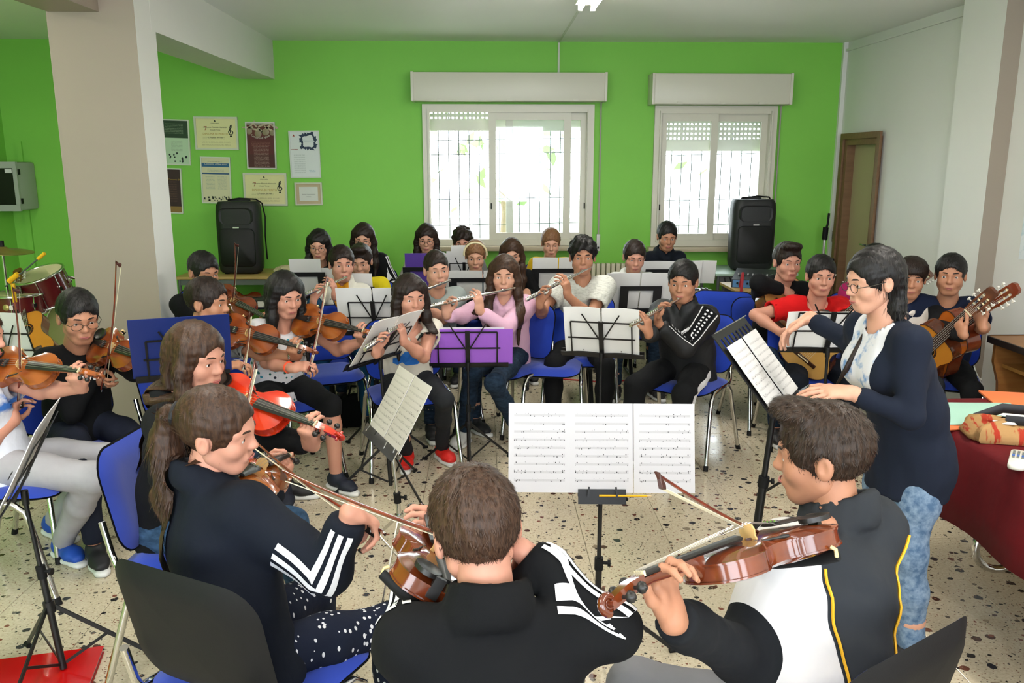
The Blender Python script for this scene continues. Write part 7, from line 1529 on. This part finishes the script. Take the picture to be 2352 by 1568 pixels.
def flat(name, label, cx, cy, w_, d_, rot, mat, z, t=.004, cat='folder'):
    r_ = MB(); r_.box((0, 0, t / 2), (w_, d_, t)); o_ = r_.build(name, mat, None, bevel=min(.0015, t * .3), loc=(cx, cy, z)); o_.rotation_euler = (0, 0, rot); return tag(o_, label, cat)
mint = plain('card_mint', '9fc9b8', .6); orange = plain('card_orange', 'd9703c', .6); p = at_z(2255, 958, TT)
flat('card_folder', 'orange card folder peeping out under the mint folder', p[0] - .10, p[1] - .02, .36, .26, .10, orange, TT, .006); flat('card_folder', 'mint green card folder on the red cloth', p[0] - .02, p[1] + .02, .44, .30, -.06, mint, TT + .007, .006)
p = at_z(2330, 928, TT); flat('card_folder', 'orange card folder at the right edge on red cloth', p[0] + .10, p[1] + .02, .36, .27, -.25, orange, TT, .008); p = at_z(2350, 970, TT); flat('paper_sheet', 'white paper sheet beside the patterned bag', p[0] + .08, p[1] - .02, .22, .30, .3, PAPER, TT + .014, .001, 'paper')
# patterned pouch with dark strap
p = at_z(2300, 1005, TT); r = tag(empty('pouch', loc=(p[0] + .03, p[1], TT)), 'tan pouch with red stripes and dark strap on red cloth', 'bag'); r.rotation_euler = (0, 0, -.25); mb = MB(); ol = round_rect(.31, .20, .06)
mb.rings([[(q[0] * s_ + .008 * math.sin(i * 1.3), q[1] * s_ + .006 * math.cos(i * 1.9), z + .012 * math.sin(i * .8) * (z > .02)) for i, q in enumerate(ol)] for s_, z in ((.94, 0), (1, .012), (.98, .030), (.90, .048), (.6, .060), (.2, .062))]); mb.build('pouch_body', streaky('pouch_print', 'a07c50', '98301f', (26, 5, 5), .54, .60, nscale=1.2), r, 60)
mb = MB(); mb.tube([(-.10, .08, .045), (0, .10, .085), (.12, .06, .09), (.24, -.03, .06), (.30, -.10, .02)], .020, 8, sq=.35); mb.build('strap', plain('strap_black', '17181d', .6), r, 60); mb = MB(); mb.tube([(-.02, .0, .068), (.06, -.04, .075), (.16, -.10, .04)], .018, 8, sq=.35); mb.build('strap_tab', plain('strap_black', '17181d'), r, 60); mb = MB(); mb.box((-.03, -.02, .0625), (.07, .035, .003)); mb.build('name_tag', PAPER, r)
p = at_z(2330, 1062, TT); r = tag(empty('remote_control', loc=(p[0] + .01, p[1], TT)), 'white remote control with blue button on red cloth', 'remote control'); r.rotation_euler = (0, 0, .95); mb = MB(); mb.rings([[(q[0] * s_, q[1] * s_, z) for q in round_rect(.19, .052, .02)] for s_, z in ((.94, 0), (1, .006), (1, .014), (.93, .019))]); mb.build('casing', plain('remote_white', 'cfcdc2', .4), r, 60)
for i in range(4):
    for j in range(3): mb = MB(); mb.box((.06 - i * .022, -.014 + j * .014, .020), (.012, .008, .004)); mb.build('button', plain('button_blue', '3a5fa8', .5) if i == 2 else plain('button_grey', '6a6f6a', .5), r)
# computer desk at the right edge with a laptop
r = tag(empty('computer_desk', loc=(3.24, 4.25, 0)), 'brown computer desk with dark edge at right wall', 'desk'); DW = wood('desk_brown', '8a5a2c', '9a6a38'); mb = MB(); mb.rings([[(q[0], q[1], z) for q in round_rect(.62, .95, .05)] for z in (.735, .765)]); mb.build('desk_top', DW, r); mb = MB(); mb.rings([[(q[0] * s_, q[1] * s_, z) for q in round_rect(.62, .95, .05)] for s_, z in ((.99, .730), (1.012, .732), (1.012, .768), (.99, .770))], False, False); mb.build('dark_edge', plain('edge_dark', '2a2320', .5), r, 60)
for y in (-.42, .42): mb = MB(); mb.prism([(-.27, 0), (.28, 0), (.28, .735), (-.28, .735), (-.28, .62), (-.24, .5), (-.22, .3), (-.23, .1)], y - .012, y + .012); mb.xf(Matrix(((1, 0, 0, 0), (0, 0, 1, 0), (0, 1, 0, 0), (0, 0, 0, 1)))); mb.build('side_panel', DW, r)
mb = MB(); mb.box((.0, 0, .60), (.46, .82, .02)); mb.build('keyboard_shelf', wood('shelf_wood', 'a8783c', 'b8884a'), r); mb = MB(); mb.box((.25, 0, .4), (.02, .82, .6)); mb.build('back_panel', DW, r)
r = tag(empty('laptop', loc=(3.22, 4.20, .771)), 'closed grey laptop on the computer desk', 'laptop'); 
for nm, z, t in (('base', .008, .014), ('lid', .021, .008)): mb = MB(); mb.rings([[(q[0] * s_, q[1] * s_, z + e) for q in round_rect(.25, .36, .02)] for s_, e in ((.98, -t / 2), (1, -t / 4), (1, t / 4), (.98, t / 2))]); mb.build(nm, plain('laptop_grey', '5c6066', .35, .4), r, 60)
# red book on the floor and small floor things
p = at_z(60, 1560, .02); r = tag(empty('red_book', loc=(p[0] - .02, p[1] - .02, 0)), 'shiny red book lying on the floor at lower left', 'book'); r.rotation_euler = (0, 0, .22); mb = MB(); mb.box((0, 0, .012), (.47, .31, .020)); mb.build('pages', PAPER, r); rc = plain('book_red', 'b50d0d', .18, coat=.6)
for z in (.002, .024): mb = MB(); mb.box((0, 0, z), (.485, .325, .003)); mb.build('cover', rc, r)
c = at_z(815, 960, .09); r = tag(empty('bag', loc=(c[0], c[1] + .15, 0)), 'black bag on the floor beside chair legs', 'bag'); mb = MB(); mb.rings([[(q[0] * s_, q[1] * s_ + .01 * math.sin(i), z) for i, q in enumerate(round_rect(.26, .18, .06))] for s_, z in ((.9, 0), (1, .03), (.98, .12), (.8, .19), (.4, .21))]); mb.build('bag_body', BLK, r, 60); mb = MB(); mb.tube([(-.06, 0, .20), (-.04, 0, .27), (.05, 0, .27), (.07, 0, .20)], .008, 8); mb.build('handle', BLK, r, 60)
mb = MB(); c = at_z(1420, 905, 0); mb.tube([(c[0] - .5, c[1] + .5, .006), (c[0] - .1, c[1] + .35, .006), (c[0] + .3, c[1] + .42, .006), (c[0] + .6, c[1] + .3, .006)], .006, 6); tag(mb.build('red_cable', plain('cable_red', 'b01c18', .5), None, 60), 'red cable lying on the floor behind the flutes', 'cable')
